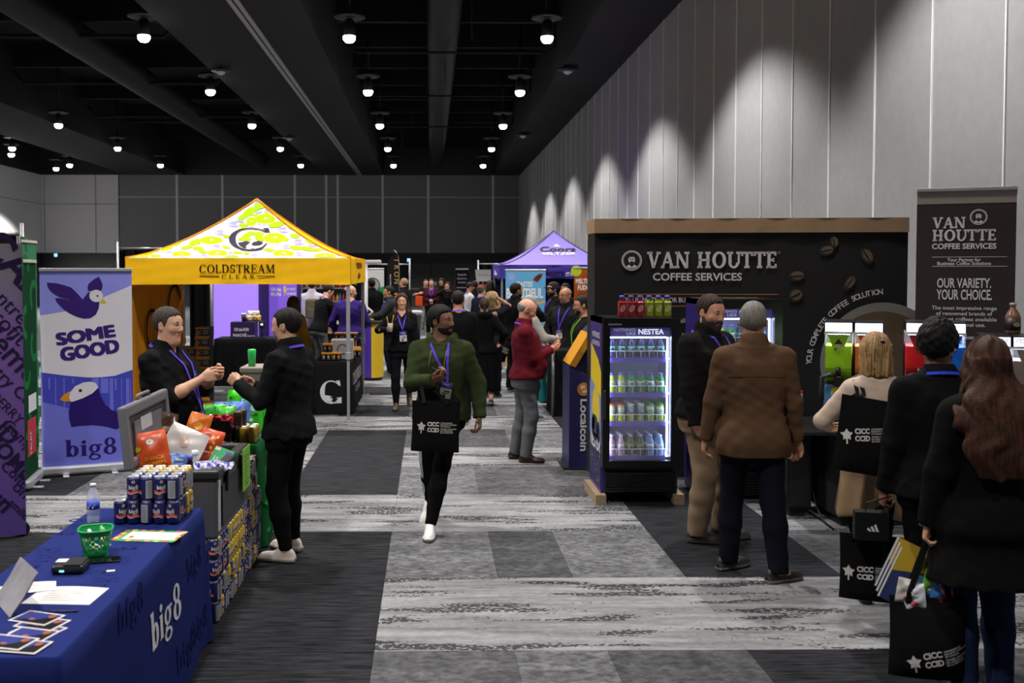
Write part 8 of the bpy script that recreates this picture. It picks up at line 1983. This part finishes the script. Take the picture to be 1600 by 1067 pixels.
slush('iced coffee machine with pale tanks behind the long-haired woman', 1532, 2, ['9A8A80', '9A8A80'], 1.515, 8.1, True, 'ICED COFFEE')
jg = thing('sauce_jug', 'brown sauce jug standing on the iced coffee machine', 'jug', (A_(1584, 8.15), 8.15, 1.516))
mb = MB(); mb.lathe([(.05, 0), (.058, .01), (.058, .14), (.05, .165), (.022, .21), (.02, .235)], n=18); jb = mb.build('jug_body', mat('sauce_brown', '7A5A48', rough=.2, var=.05), jg)
mb = MB(); mb.lathe([(.026, .228), (.026, .255), (0, .256)], n=14); mb.build('cap', plain('jug_cap', 'A88A70'), jg); mb = MB(); mb.lathe([(.0588, .03), (.0588, .13)], n=18); l_ = mb.build('wrap_label', plain('jug_label', '2A1C16'), jg)
f = Flat(cylfn((0, 0, 0), .0595)); f.ell(0, .08, .03, .02, 1, 0, 14); f.polys(rect(-.02, .11, .02, .118), 1, 0); f.build('printed_mark', plain('lab_tan', '9A8470'), l_)
# ------------------------------------------------------------------ people
def pl(px, Y): return (A_(px, Y), Y, 0)
def w2(o, p):                               # a person's own coordinates -> the hall
 r = o['root']; a = r.rotation_euler[2]; c, s = math.cos(a), math.sin(a)
 return Vector((r.location.x + p[0]*c - p[1]*s, r.location.y + p[0]*s + p[1]*c, r.location.z + p[2]))
toteb = fabric('tote_black', '131313', var=.06, bump=.15, bscale=500)
def tote(label, loc, rot, wd=.36, ht=.38, th=.10, hand=None, print_=True, off=(0, 0), sc=1.0, seed=0, grab=.12, prot=0.0):
 """cloth bag hanging from its handles; loc: middle of its mouth; prints face -Y"""
 t = thing('tote_bag', label, 'bag', loc); t.rotation_euler = deg(*rot)
 def sf(u, v, q=1):
  a, b_ = abs(2*u - 1), v
  bl = max(0, (1 - a**3))*(.35 + .65*(1 - (2*b_ - .7)**2 if b_ > .35 else 1 - ((.35 - b_)/.35)**4))
  return Vector(((u - .5)*wd*(1 - .03*math.sin(PI*v)), -q*(th/2*max(0, bl) + .004*math.sin(11*u + 7*v + seed)*bl), -ht*(1 - v)))
 mb = MB(); mb.grid(lambda u, v: sf(u, v), 16, 14); mb.grid(lambda u, v: sf(1 - u, v, -1), 16, 14); mb.build('bag_body', toteb, t)
 if print_:
  f = Flat(lambda u, v, h: sf(max(0, min(1, .5 + u/wd)), max(0, min(1, 1 + v/ht))) + Vector((0, -.003 - h*.6, 0)))
  ox, oy = off; k = sc; cr, sr = math.cos(prot), math.sin(prot)
  def T(x, y): return ox + (x*cr - y*sr)*k, oy + (x*sr + y*cr)*k
  st_ = []
  for i in range(10): r_ = .034 if i % 2 == 0 else .019; st_.append(T(-.115 + r_*math.sin(i*PI/5), r_*math.cos(i*PI/5)))
  c0 = T(-.115, 0)
  for i in range(10): f.polys([[c0, st_[i], st_[(i + 1) % 10]]], 2, 0)
  f.polys([[T(-.12, -.01), T(-.112, -.01), T(-.112, -.05), T(-.12, -.05)]], 2, 0)
  for i, s_ in enumerate(('CICC', 'CCID')): p = T(-.03, .006 - .04*i); f.text(s_, p[0], p[1], .027*k, 2, 0, .05, rot=prot, width=.085*k)
  for i, s_ in enumerate(('CONVENIENCE', 'INDUSTRY COUNCIL', 'OF CANADA', 'CONSEIL CANADIEN', 'DE L\u2019INDUSTRIE', 'DE LA D\u00c9PANNE')): p = T(.022, .024 - .0125*i - (.004 if i > 2 else 0)); f.text(s_, p[0], p[1], .0085*k, 2, 0, .02, 'l', rot=prot)
  f.build('printed_logo', plain('print_tote', 'CFCBC8'), t)
 if hand is not None:
  inv = t.rotation_euler.to_matrix().transposed(); hpt = inv @ (Vector(hand) - Vector(loc))
  for q in (-1, 1):
   pts = [Vector((-.09, q*.02, -.03)), Vector((-.085, q*.02, .02)), hpt + Vector((-.02, q*.008, -.01)), hpt + Vector((0, q*.008, .0)), hpt + Vector((.02, q*.008, -.01)), Vector((.085, q*.02, .02)), Vector((.09, q*.02, -.03))]
   mb = MB(); mb.strap(pts, [(0, -1, 0)]*7, .026, .003); mb.build('handle', toteb, t)
 return t
def handphone(o, q, label, rot, off=(0, 0, 0)):
 p = w2(o, o['_palm%d' % q]) + Vector(off); t = thing('mobile_phone', label, 'phone', p); t.rotation_euler = deg(*rot)
 mb = MB(); mb.box((0, 0, 0), (.072, .148, .009), bev=.004); mb.build('phone_case', plain('phone_black', '121214', rough=.3), t); mb = MB(); mb.box((0, 0, .0048), (.066, .14, .0008)); mb.build('screen', plain('phone_screen', '0A1410', rough=.08), t)
# --- near people
hm_ = person('man in dark green hooded sweatshirt walking up the aisle with black tote bag', pl(689, 7.85), 172, 1.757, top='hoodie', top_col='2E371F', skin='brown', hair='tidy', hair_col='15110F', beard=True, beard_t=.005, lanyard=True, badge=(-.075, 1.19), badge_tilt=-10, bottom='slim', bot_col='0E0E10', shoe_col='D5D2CE', sole_col='77777A',
 head=(64, 2), hand_r=(.02, .31, 1.20), elbow_r=(1, -.5, -.7), hdir_r=(-.85, .35, .42), palm_r=(.15, -.45, .85), curl_r=.62, thumb_r=.3, hand_l=(-.31, .05, .90), curl_l=.5, foot_l=(.045, .30, 4), foot_r=(.125, -.28, -14, .05, -28), girth=1.05)
handphone(hm_, 1, 'black mobile phone in the hooded man\'s right hand', (20, 10, 75), (.0, 0, .012))
h_ = w2(hm_, hm_['wri'][1]*.55 + hm_['elb'][1]*.45)
tote('black tote bag with white emblem hanging in front of the hooded man', (A_(682, 7.46), 7.46, 1.055), (2, 2, -3), .365, .385, .07, None, True, (.015, -.19), 1.08)
for q in (-1, 1):
 sp_st = MB(); sp_st.strap([h_ + Vector((q*.045 + .03, -.05, -.02)), h_ + Vector((q*.05 + .03, -.085, -.06)), Vector((A_(682, 7.46) + q*.09, 7.44, 1.04))], [(0, -1, 0)]*3, .026, .003); 
 o = sp_st.build('bag_strap', toteb); o.parent = bpy.data.objects['tote_bag']; o.matrix_parent_inverse = Matrix.Translation(-Vector((A_(682, 7.46), 7.46, 1.055))).to_4x4(); o.name = 'handle'
sm_ = MB()                                   # three white stripes down his right leg
k_, a_, j_ = hm_['knee'][1], hm_['ank'][1], hm_['hipj'][1]
for i in range(3):
 pts = []; nn = []
 for t in np.linspace(.1, 1.75, 14):
  c = j_*(1 - t) + k_*t if t < 1 else k_*(2 - t) + a_*(t - 1); r_ = .112*(1 - t) + .082*t if t < 1 else .082*(2 - t) + .058*(t - 1); an = .55 + .17*i; pts.append(c + A(math.cos(an)*r_, math.sin(an)*r_, 0)); nn.append((math.cos(an), math.sin(an), 0))
 sm_.strap(pts, nn, .007, .006)
sm_.build('leg_stripes', plain('stripe_white', 'CFCDCA'), hm_['root'])['kind'] = 'stuff'
dw = person('woman with long wavy brown hair walking up the aisle with a drink', pl(628, 14.6), 178, 1.70, fem=True, lod=1, top='sweater', top_off=.012, top_col='131315', neckline=.10, skin='fair', hair='long', hair_col='33211A', front_locks=True, hair_len=.42, hair_wid=1.15, lanyard=True, badge=(-.02, 1.22), badge_size=1.2, bottom='slim', bot_col='121216', shoes='boot', shoe_col='4A3A2C', sole_col='2A221C', girth=1.12,
 hand_r=(.19, .26, 1.19), elbow_r=(1, -.3, -.6), hdir_r=(-.2, .9, .3), palm_r=(-.9, 0, .2), curl_r=.6, foot_r=(.085, .05, -6), foot_l=(-.075, -.50, 12, .06, -30), smile=True, head=(0, 2))
p = w2(dw, dw['_palm1']); cc = thing('drink_cup', 'small clear cup with yellow straws in the walking woman\'s hand', 'cup', p - Vector((0, 0, .05)))
mb = MB(); mb.lathe([(.03, 0), (.042, .12)], n=14); mb.build('cup_body', cupm, cc); mb = MB(); mb.cyl((-.01, 0, .02), (-.05, .0, .22), .004, 6); mb.build('straw', plain('straw_yellow', 'D8B42E'), cc); mb = MB(); mb.cyl((.01, 0, .02), (.05, 0, .24), .004, 6); mb.build('straw', plain('straw_yellow', 'D8B42E'), cc)
mr_ = person('bald man in maroon sweater and grey jeans looking at his phone', pl(820, 10.6), -88, 1.735, lod=0, top='sweater', top_col='5C1622', skin='pink', hair='bald', hair_col='8E8880', lanyard=True, badge=(0, 1.0), bottom='jeans', bot_col='5E5F63', shoes='dress', shoe_col='331A14', sole_col='1C1210', girth=1.13, belly=.10, head=(-4, -22), highneck=True, collar=.04,
 hand_r=(.06, .27, 1.19), hand_l=(-.10, .29, 1.20), elbow_r=(.5, -.7, -.8), elbow_l=(-.5, -.7, -.8), hdir_r=(-.35, .9, .25), hdir_l=(.35, .9, .2), palm_r=(-.5, 0, .8), palm_l=(.5, 0, .8), curl_r=.6, curl_l=.55, foot_r=(.09, .02, -12), foot_l=(-.14, -.07, 6), face_fat=.004, hem=.90)
handphone(mr_, -1, 'dark mobile phone in the maroon sweater man\'s hands', (35, 0, -70), (.03, 0, .03))
bm = person('bearded man in black zip jacket and khaki trousers beside the fridge', pl(1107, 7.45), -140, 1.85, top='jacket', top_col='151414', skin='pink', hair='short', hair_col='2E2119', hairline=(.085, .085), beard=True, beard_t=.012, beard_long=.035, beard_col='2C1D15', lanyard=True, badge=(.05, .98), bottom='trousers', bot_col='84705A', shoe_col='241C1A', sole_col='4A4038', girth=1.28, belly=.03, face_fat=.006, head=(-8, -10), highneck=True, collar=.05, hem=.90,
 hand_r=(.29, .10, .90), hand_l=(-.30, .08, .93), elbow_r=(1, -.8, 0), hdir_r=(-.45, .35, -.85), curl_r=.5, foot_r=(.12, .02, 40), foot_l=(-.14, .06, 38))
bs = person('man in brown button shirt and dark jeans standing with his back to us', pl(1179, 6.57), -6, 1.825, top='shirt', top_col='56402F', skin='tan', hair='short', hair_col='77726C', nape=(-.05, -.098), bottom='jeans', bot_col='11131C', shoe_col='161618', sole_col='7A7670', girth=1.13, head=(-14, 0), collar=.045, hem=.78, wr=.006,
 hand_r=(.315, .08, .84), hand_l=(-.30, .10, .86), elbow_r=(.8, -.8, 0), elbow_l=(-.8, -.8, 0), curl_r=.5, palm_r=(-.5, -.6, 0), foot_r=(.14, -.14, -62), foot_l=(-.13, .13, -55))
ys_ = MB(); ys_.tube([A(x, bs['front'](x, 1.345 - .3*x*x, back=True) - .001, 1.345 - .3*x*x) for x in np.linspace(-.2, .2, 15)], .003, 5); ys_.build('yoke_seam', fabric('seam_brown', '3E2C20'), bs['root'])
cw = person('blonde woman in cream sweater and tan skirt facing the slush machines', pl(1371, 6.06), -4, 1.64, fem=True, top='sweater', top_off=.012, top_col='BDA898', skin='fair', hair='bob', hair_col='A8875A', hair_tip='6A4E30', bottom='skirt', bot_col='8A7358', skirt_hem=.57, flare=.03, shoes='boot', boot_h=.13, heel=True, shoe_col='141212', sole_col='0E0C0C', girth=1.10, head=(-6, -4), hem=.92,
 hand_l=(-.20, .26, 1.04), elbow_l=(-1, -.5, -.6), hand_r=(.12, .28, 1.1), elbow_r=(1, -.4, -.7), curl_l=.5, foot_l=(-.06, -.02, -4), foot_r=(.09, .10, -20))
mb = MB(); mb.tube([cw['hp'](-.0, -.105, .085), cw['hp'](.02, -.118, .075), cw['hp'](.035, -.108, .07)], [.006, .012, .006], 7); mb.build('hair_clip', plain('clip_black', '0E0E0E'), cw['root'])
dk = person('man with black curly hair and blue lanyard, back to us, in black sweater', pl(1470, 5.2), -6, 1.76, top='sweater', top_col='111113', knit=.6, knit_scale=140, skin='brown', hair='curly', hair_col='0F0D0D', nape=(-.06, -.075), beard=True, lanyard='2E3FB4', back_only=True, highneck=True, collar=.03, bottom='slim', bot_col='0F0F11', shoes='boot', shoe_col='131214', sole_col='0C0C0C', girth=1.06, head=(-34, -6), hem=.84,
 hand_l=(-.25, .06, .84), hand_r=(.2, .28, 1.05), elbow_r=(1, -.4, -.8), curl_l=.75, foot_l=(-.08, -.08, 4), foot_r=(.12, .10, -10))
lw = person('woman with long auburn hair in a black coat, nearest at the right', pl(1548, 4.6), -3, 1.71, fem=True, top='coat', top_col='0F0E0E', hem=.60, flare=.01, skin='fair', hair='long', hair_col='442716', hair_tip='2C170D', hair_len=.47, hair_wid=1.5, hair_back=.055, hair_body=True, bottom='jeans', bot_col='1E2A48', shoes='boot', shoe_col='131214', girth=1.08, head=(-4, -3),
 hand_l=(-.255, .03, .83), hand_r=(.26, .06, .85), elbow_l=(-.8, -.6, 0), curl_l=.6, palm_l=(.8, -.3, 0), foot_l=(-.09, 0, 4), foot_r=(.10, .06, -6))
wv = w2(lw, lw['wri'][-1]); d_ = Vector(lw['hdir'][-1])
mb = MB(); mb.tube([wv + d_*.014 + Vector(((.036*math.cos(a), .032*math.sin(a), 0)[0], .032*math.sin(a), 0)) for a in np.linspace(0, 2*PI, 15)[:-1]], .004, 6, 0, True); o = mb.build('bracelet', plain('bracelet_silver', 'B8A890', rough=.25, metal=.8)); tag(o, 'thin silver bracelet on the auburn-haired woman\'s wrist', 'bracelet')
hpnt = w2(lw, lw['_palm-1'])
tl_ = tote('black tote bag stuffed with blue packets, carried by the auburn-haired woman', (hpnt.x - .03, hpnt.y - .04, .50), (0, 0, -14), .34, .38, .15, hpnt + Vector((0, 0, -.01)), True, (.04, -.26), 1.0, 3, prot=.25)
for k, (dx, dz, c, nm) in enumerate(((-.06, .0, 'C8CCD4', 'silver and red'), (-.02, .03, '4A8AC8', 'blue'), (.05, .02, '3A78C0', 'darker blue'), (.02, .07, '6AA83A', 'green'), (.09, .01, 'C8304A', 'red'), (-.1, .02, 'B8B4B0', 'grey'))):
 bag('snack_packet', '%s packet sticking out of the auburn-haired woman\'s tote' % nm, 'packet', (hpnt.x - .03 + dx, hpnt.y - .04 + .02*(k % 2), .44 + dz), deg(-8, rs.uniform(-25, 25), rs.uniform(-30, 30)), .10, .12, .03, c, [('DADCE4', [(.5, .6, .2, .12)]), ('B8283A', [(.5, .25, .2, .08)])], 110 + k, 'packets in the tote', .25)
for k in range(3):
 bk_ = thing('booklet', '%s booklet with yellow cover beside the auburn-haired woman\'s hand' % ['front', 'middle', 'rear'][k], 'booklet', (hpnt.x - .075, hpnt.y + .03 + .016*k, .55 + .02*k), 0, 'booklets carried by the woman'); bk_.rotation_euler = deg(-8, 24, -18)
 mb = MB(); mb.boxb((-.11, -.003, -.13), (.11, .003, .13)); o = mb.build('pages', plain('booklet_blue', '24305E'), bk_); f = Flat(planefn((-.11, -.0035, -.13), (1, 0, 0), (0, 0, 1))); f.polys([[(.0, .14), (.22, .22), (.22, .26), (0, .26)], [(.12, 0), (.2, 0), (.22, .1), (.14, .12)]], 1, 0); f.polys(rect(0, 0, .008, .26), 2, 1); f.build('printed_cover', [plain('booklet_yellow', 'B8962A'), plain('paper_white', 'DEDAD6')], o)
# the blonde woman's shoulder bag and the bags carried by the curly-haired man
sp2 = w2(cw, cw['shl'][-1] + A(.02, 0, .06))
tb2 = tote('black tote bag with white emblem slung on the blonde woman\'s shoulder', (A_(1360, 5.76), 5.76, 1.29), (-4, 10, 5), .33, .44, .09, None, True, (.0, -.21), 1.05, 5, prot=.16)
for q in (-1, 1):
 mb = MB(); s0 = Vector((A_(1360, 5.76) - .12, 5.74, 1.27)); mb.strap([s0 + Vector((q*.035, 0, 0)), sp2 + Vector((q*.02 - .01, -.10, -.08)), sp2 + Vector((q*.015, -.03, .0)), sp2 + Vector((q*.015, .04, -.02))], [(0, -1, .3), (0, -1, .3), (0, -.3, 1), (0, .8, .6)], .028, .003)
 o = mb.build('handle', toteb); o.parent = tb2; o.matrix_parent_inverse = tb2.matrix_basis.inverted()
hk = w2(dk, dk['_palm-1'])
tote('black tote bag with white emblem hanging low from the curly-haired man\'s hand', (hk.x - .07, hk.y + .04, .60), (0, 0, -22), .32, .36, .08, hk, True, (-.0, -.20), 1.0, 7, prot=.02)
o = thing('shoe_bag', 'small black paper bag with three white slanted bars', 'bag', (hk.x - .11, hk.y - .04, .60), -.25)
mb = MB(); mb.boxb((-.085, -.04, 0), (.085, .04, .15)); ob = mb.build('bag_body', plain('paperbag_black', '111112', rough=.4), o); f = Flat(planefn((-.085, -.041, 0), (1, 0, 0), (0, 0, 1)))
for k in range(3): f.polys([[(.07 + .018*k, .05), (.083 + .018*k, .05), (.068 + .018*k, .07 + .01*k), (.058 + .018*k, .063 + .01*k)]], 1, 0)
f.build('printed_mark', plain('print_tote', 'CFCBC8'), ob)
mb = MB(); mb.tube([(-.03, -.02, .15), (-.025, -.02, .20), (.1, .0, .235), (.025, .02, .20), (.03, .02, .15)], .003, 5); mb.build('cord_handle', plain('paperbag_black', '111112'), o)
pm = person('grey-haired man in black polo shirt talking behind the cool box', (A_(258, 7.0), 7.0, 0), -104, 1.775, top='polo', top_col='121214', skin='fair', hair='short', hair_col='3E3630', lanyard=True, badge=(-.02, 1.06), bottom='jeans', bot_col='4A4A4E', girth=1.24, belly=.08, face_fat=.007, head=(-6, -2), open_mouth=True, collar=.025, neckline=.05, sleeve=.56, hem=.88, wr=.006,
 hand_r=(.05, .30, 1.29), hand_l=(-.09, .33, 1.33), elbow_r=(.7, -.5, -.9), elbow_l=(-.7, -.5, -.9), hdir_r=(-.45, .85, .25), hdir_l=(.5, .85, -.05), palm_r=(-.8, -.3, -.1), palm_l=(.8, -.3, .1), curl_r=.35, curl_l=.5, foot_r=(.12, 0, -5), foot_l=(-.12, 0, 5))
f = Flat(lambda u, v, h: Vector((u, pm['front'](u, v) + .006 + h, v))); f.polys(rect(-.13, 1.315, -.075, 1.325) + rect(-.135, 1.295, -.07, 1.308), 1, 0); f.build('chest_logo', plain('logo_teal', '1E7A70'), pm['root'])
bk2 = person('dark-haired man in black pullover and white sneakers at the green table', (A_(451, 7.03), 7.03, 0), 66, 1.765, top='sweater', top_col='141416', skin='fair', hair='short', hair_col='17120F', nape=(-.05, -.095), beard=True, beard_t=.0015, beard_col='4A3A32', lanyard=True, badge=(.03, 1.05), bottom='slim', bot_off=.012, bot_col='0D0D10', shoe_col='CFC4BC', sole_col='A89C94', girth=1.08, highneck=True, collar=.045, head=(8, -4), hem=.86, wr=.006,
 hand_l=(-.20, .29, 1.235), elbow_l=(-.4, -.4, -1), hdir_l=(.1, .8, .55), curl_l=.95, thumb_l=.8, palm_l=(.9, 0, -.2), hand_r=(.02, .30, 1.20), elbow_r=(.6, -.6, -.7), hdir_r=(-.5, .7, .4), curl_r=.4, foot_l=(-.12, -.02, 10), foot_r=(.15, .08, -6))
# --- the middle of the hall
def far(label, px, Y, H, face, **k): return person(label, pl(px, Y), face, H, **{**dict(lod=1 if Y < 21 else 2), **k})
far('man with short dark hair in a black sweater walking away behind the hooded man', 716, 13.2, 1.77, 4, top='sweater', top_col='101012', hair='short', hair_col='1A1412', nape=(-.05, -.095), skin='tan', lanyard=True, back_only=True, bot_col='101013', girth=1.12, head=(-10, 0))
far('woman in black hooded top and long black skirt walking away', 757, 15.1, 1.62, 2, fem=True, top='hoodie', top_col='0E0E10', hair='tail', tail=True, hair_col='33241A', skin='fair', bottom='skirt', skirt_hem=.24, flare=.07, bot_col='0B0B0D', shoe_col='2A2220', hand_r=(.27, .1, .95), foot_r=(.09, -.12, -10, .02, -15), foot_l=(-.09, .05, 5))
far('woman with long blonde hair lifting her hand to her head', 767, 15.98, 1.69, -20, fem=True, top='sweater', top_col='17171C', hair='long', hair_col='8E7552', hair_len=.3, skin='fair', hand_r=(.10, .06, 1.60), elbow_r=(.5, .5, -.5), hdir_r=(-.3, 0, .9), girth=1.0, sleeve=.45)
far('dark-haired man in black jacket with his back to us by the sky blue banner', 806, 16.7, 1.83, -35, top='jacket', top_col='0F0F11', hair='short', hair_col='15110F', skin='tan', beard=True, bot_col='0E0E12', shoe_col='141416', head=(-30, 0), hand_r=(.2, .3, 1.45), elbow_r=(.7, -.5, -.6), girth=1.05)
tote('black tote bag with white print beside the man in black jacket', (A_(787, 16.4), 16.4, .93), (0, 25, 0), .36, .36, .08, None, True, (.04, -.17), 1.2, 9)
far('grey-haired person in beige jacket behind the maroon sweater man', 827, 13.6, 1.70, -75, top='jacket', top_col='A39C90', hair='short', hair_col='9A958E', skin='fair', head=(0, -8), bot_col='2A2A30', hand_r=(.1, .35, 1.1))
far('bearded man in purple cap and black hooded jacket behind the counter', 866, 17.4, 1.84, 100, top='hoodie', top_col='121214', skin='fair', hair='short', hair_col='1E1612', beard=True, cap='2E2446', lanyard=True, badge=(0, 1.2), hand_l=(-.08, .38, 1.25), hand_r=(.15, .3, 1.2), sleeve=.8, head=(0, -4))
far('dark-haired person in black behind the man in the purple cap', 884, 18.9, 1.80, 150, top='jacket', top_col='0D0D0F', skin='brown', hair='short', hair_col='0E0C0C')
gm_ = far('bald man with glasses in dark patterned shirt behind the black counter', 884, 14.82, 1.79, 158, lod=0, top='shirt', top_col='1D1D1F', skin='tan', hair='bald', hair_col='1E1916', glasses=True, beard='full', beard_t=.001, beard_col='6A5144', lanyard=True, badge=(.06, 1.16), bot_col='0F0F11', girth=1.12, head=(-28, 0), hand_l=(-.22, .05, .98), hdir_l=(.3, .3, -.9), elbow_l=(-1, -.5, 0), hand_r=(.25, .08, .95))
far('dark-haired man in profile with lime lanyard beside the cash machine', 912, 12.2, 1.73, 95, top='tshirt', top_col='1A1A1C', skin='tan', hair='short', hair_col='120F0E', beard=True, beard_t=.002, lanyard='7AB82A', bot_col='141418', head=(0, -4))
far('young man in white T-shirt looking down in the far aisle', 733, 25, 1.75, -70, top='tshirt', top_col='C4C4C6', skin='tan', hair='short', hair_col='1C1512', bot_col='141418', head=(0, -25), lanyard=True, back_only=True, hand_r=(.12, .25, 1.0))
far('woman in dark red cardigan with clasped hands near the back doors', 674, 32, 1.78, 178, fem=True, top='sweater', top_col='3E1420', neckline=.1, skin='fair', hair='short', hair_col='15110F', bot_col='141418', hand_r=(.05, .25, 1.1), hand_l=(-.05, .25, 1.1), lanyard=True, no_face=True, girth=1.15)
far('man in dark shirt behind the red cardigan woman, holding an orange bag', 665, 34, 1.76, 190, top='tshirt', top_col='1E1618', skin='pink', hair='short', hair_col='191412', bot_col='8E8C8A', no_face=True, hand_r=(.24, .12, 1.28))
a = A_(665, 34) - .22; o = thing('orange_bag', 'bright orange bag hanging at the side of the man near the doors', 'bag', (a, 33.8, .85)); mb = MB(); mb.boxb((-.12, -.05, 0), (.12, .05, .34), 0, .03); mb.build('bag_body', fabric('bag_orange', 'C8481E'), o); mb = MB(); mb.tube([(-.06, 0, .33), (-.04, 0, .43), (.04, 0, .43), (.06, 0, .33)], .012, 6); mb.build('handle', fabric('bag_orange', 'C8481E'), o)
far('woman in white scarf and black vest raising her hand to her mouth', 699, 30, 1.70, 172, fem=True, top='sweater', top_col='17171A', skin='fair', hair='long', hair_col='2C1D16', hair_len=.22, front_locks=True, bot_col='0F1016', hand_r=(.06, .2, 1.48), elbow_r=(1, .2, -.6), no_face=True)
far('dark-haired person in black coat behind the scarf woman', 690, 33.3, 1.78, 160, top='coat', top_col='0E0E10', skin='tan', hair='curly', hair_col='120E0C', bot_col='0E0E12', no_face=True, hem=.7)
far('person in dark red cap and black top by the white sign board', 742, 27, 1.77, 20, top='jacket', top_col='151517', skin='tan', hair='short', hair_col='1A1412', cap='3A141C', bot_col='141418')
far('woman with light brown bun and royal blue sash near the white T-shirt man', 751, 22, 1.72, -30, fem=True, top='sweater', top_col='1B1D2C', skin='fair', hair='bun', bun=True, hair_col='5A4A34', bot_col='141418', lanyard='2A3FC8', back_only=True)
far('person in grey jacket at the left edge of the lavender tent', 775, 28, 1.80, -160, top='jacket', top_col='55565A', skin='tan', hair='short', hair_col='17120F', bot_col='1A1A1E', beard=True)
far('woman with long dark hair beside the grey jacket person', 766, 26, 1.78, -30, fem=True, top='sweater', top_col='A4A2A0', skin='fair', hair='long', hair_col='2A2019', hair_len=.25, bot_col='1A1A1E')
# --- behind the yellow tent
far('man in purple sweater and jeans seen from behind the tent pole', 547, 17.4, 1.79, -8, top='sweater', top_col='35246E', skin='fair', hair='bald', hair_col='2A201A', beard=True, beard_t=.004, bot_col='2A2C4E', bottom='jeans', girth=1.2, head=(-62, 0), hem=.93, hand_r=(.2, .25, 1.05), hand_l=(-.28, .1, .95))
far('man in black T-shirt and grey trousers leaning over the counter', 503, 18.75, 1.81, -48, top='tshirt', top_col='121214', skin='fair', hair='short', hair_col='120F0E', lean=16, head=(-10, -35), bot_col='5C5C5C', hand_l=(-.24, .25, .95), hand_r=(.15, .40, 1.12), lanyard=True, back_only=True, hip=(0, -.08))
ws = far('person in white shirt with tan backpack at the product shelves', 487, 21.2, 1.86, 10, top='shirt', top_col='BDB8C4', skin='fair', hair='short', hair_col='2A201A', bot_col='2A2A30')
bpk = MB(); bpk.box((0, -.24, 1.25), (.30, .14, .42), bev=.05); bpk.box((0, -.32, 1.15), (.22, .06, .2), bev=.02); o = bpk.build('backpack', fabric('pack_tan', '6A624C')); o.location = pl(487, 21.2); o.rotation_euler = (0, 0, math.radians(10)); tag(o, 'tan backpack on the person in white shirt', 'backpack')
far('woman with straight brown hair in mustard jacket at the purple booth', 458, 15.0, 1.64, -25, fem=True, top='jacket', top_col='A07A28', skin='fair', hair='long', hair_col='4A3520', hair_len=.16, wavy=False, bot_col='1A1A1E')
far('man in black suit walking away near the green and white banner', 581, 23.5, 1.85, 25, lod=1, top='jacket', top_col='0F0F11', skin='tan', hair='short', hair_col='120F0E', nape=(-.05, -.09), bot_col='0F0F11', girth=1.1)
far('man in grey jacket facing left at the purple and yellow counter', 609, 19.5, 1.74, 95, top='jacket', top_col='2B2B2E', skin='tan', hair='short', hair_col='17120F', lanyard=True, bot_col='16161A', hand_l=(-.15, .42, 1.12), hand_r=(.12, .36, 1.1))
far('man with short blond hair in dark jacket beside the feather flag', 632, 25.4, 1.85, 60, top='jacket', top_col='131316', skin='pink', hair='short', hair_col='8A7350', bot_col='131316')
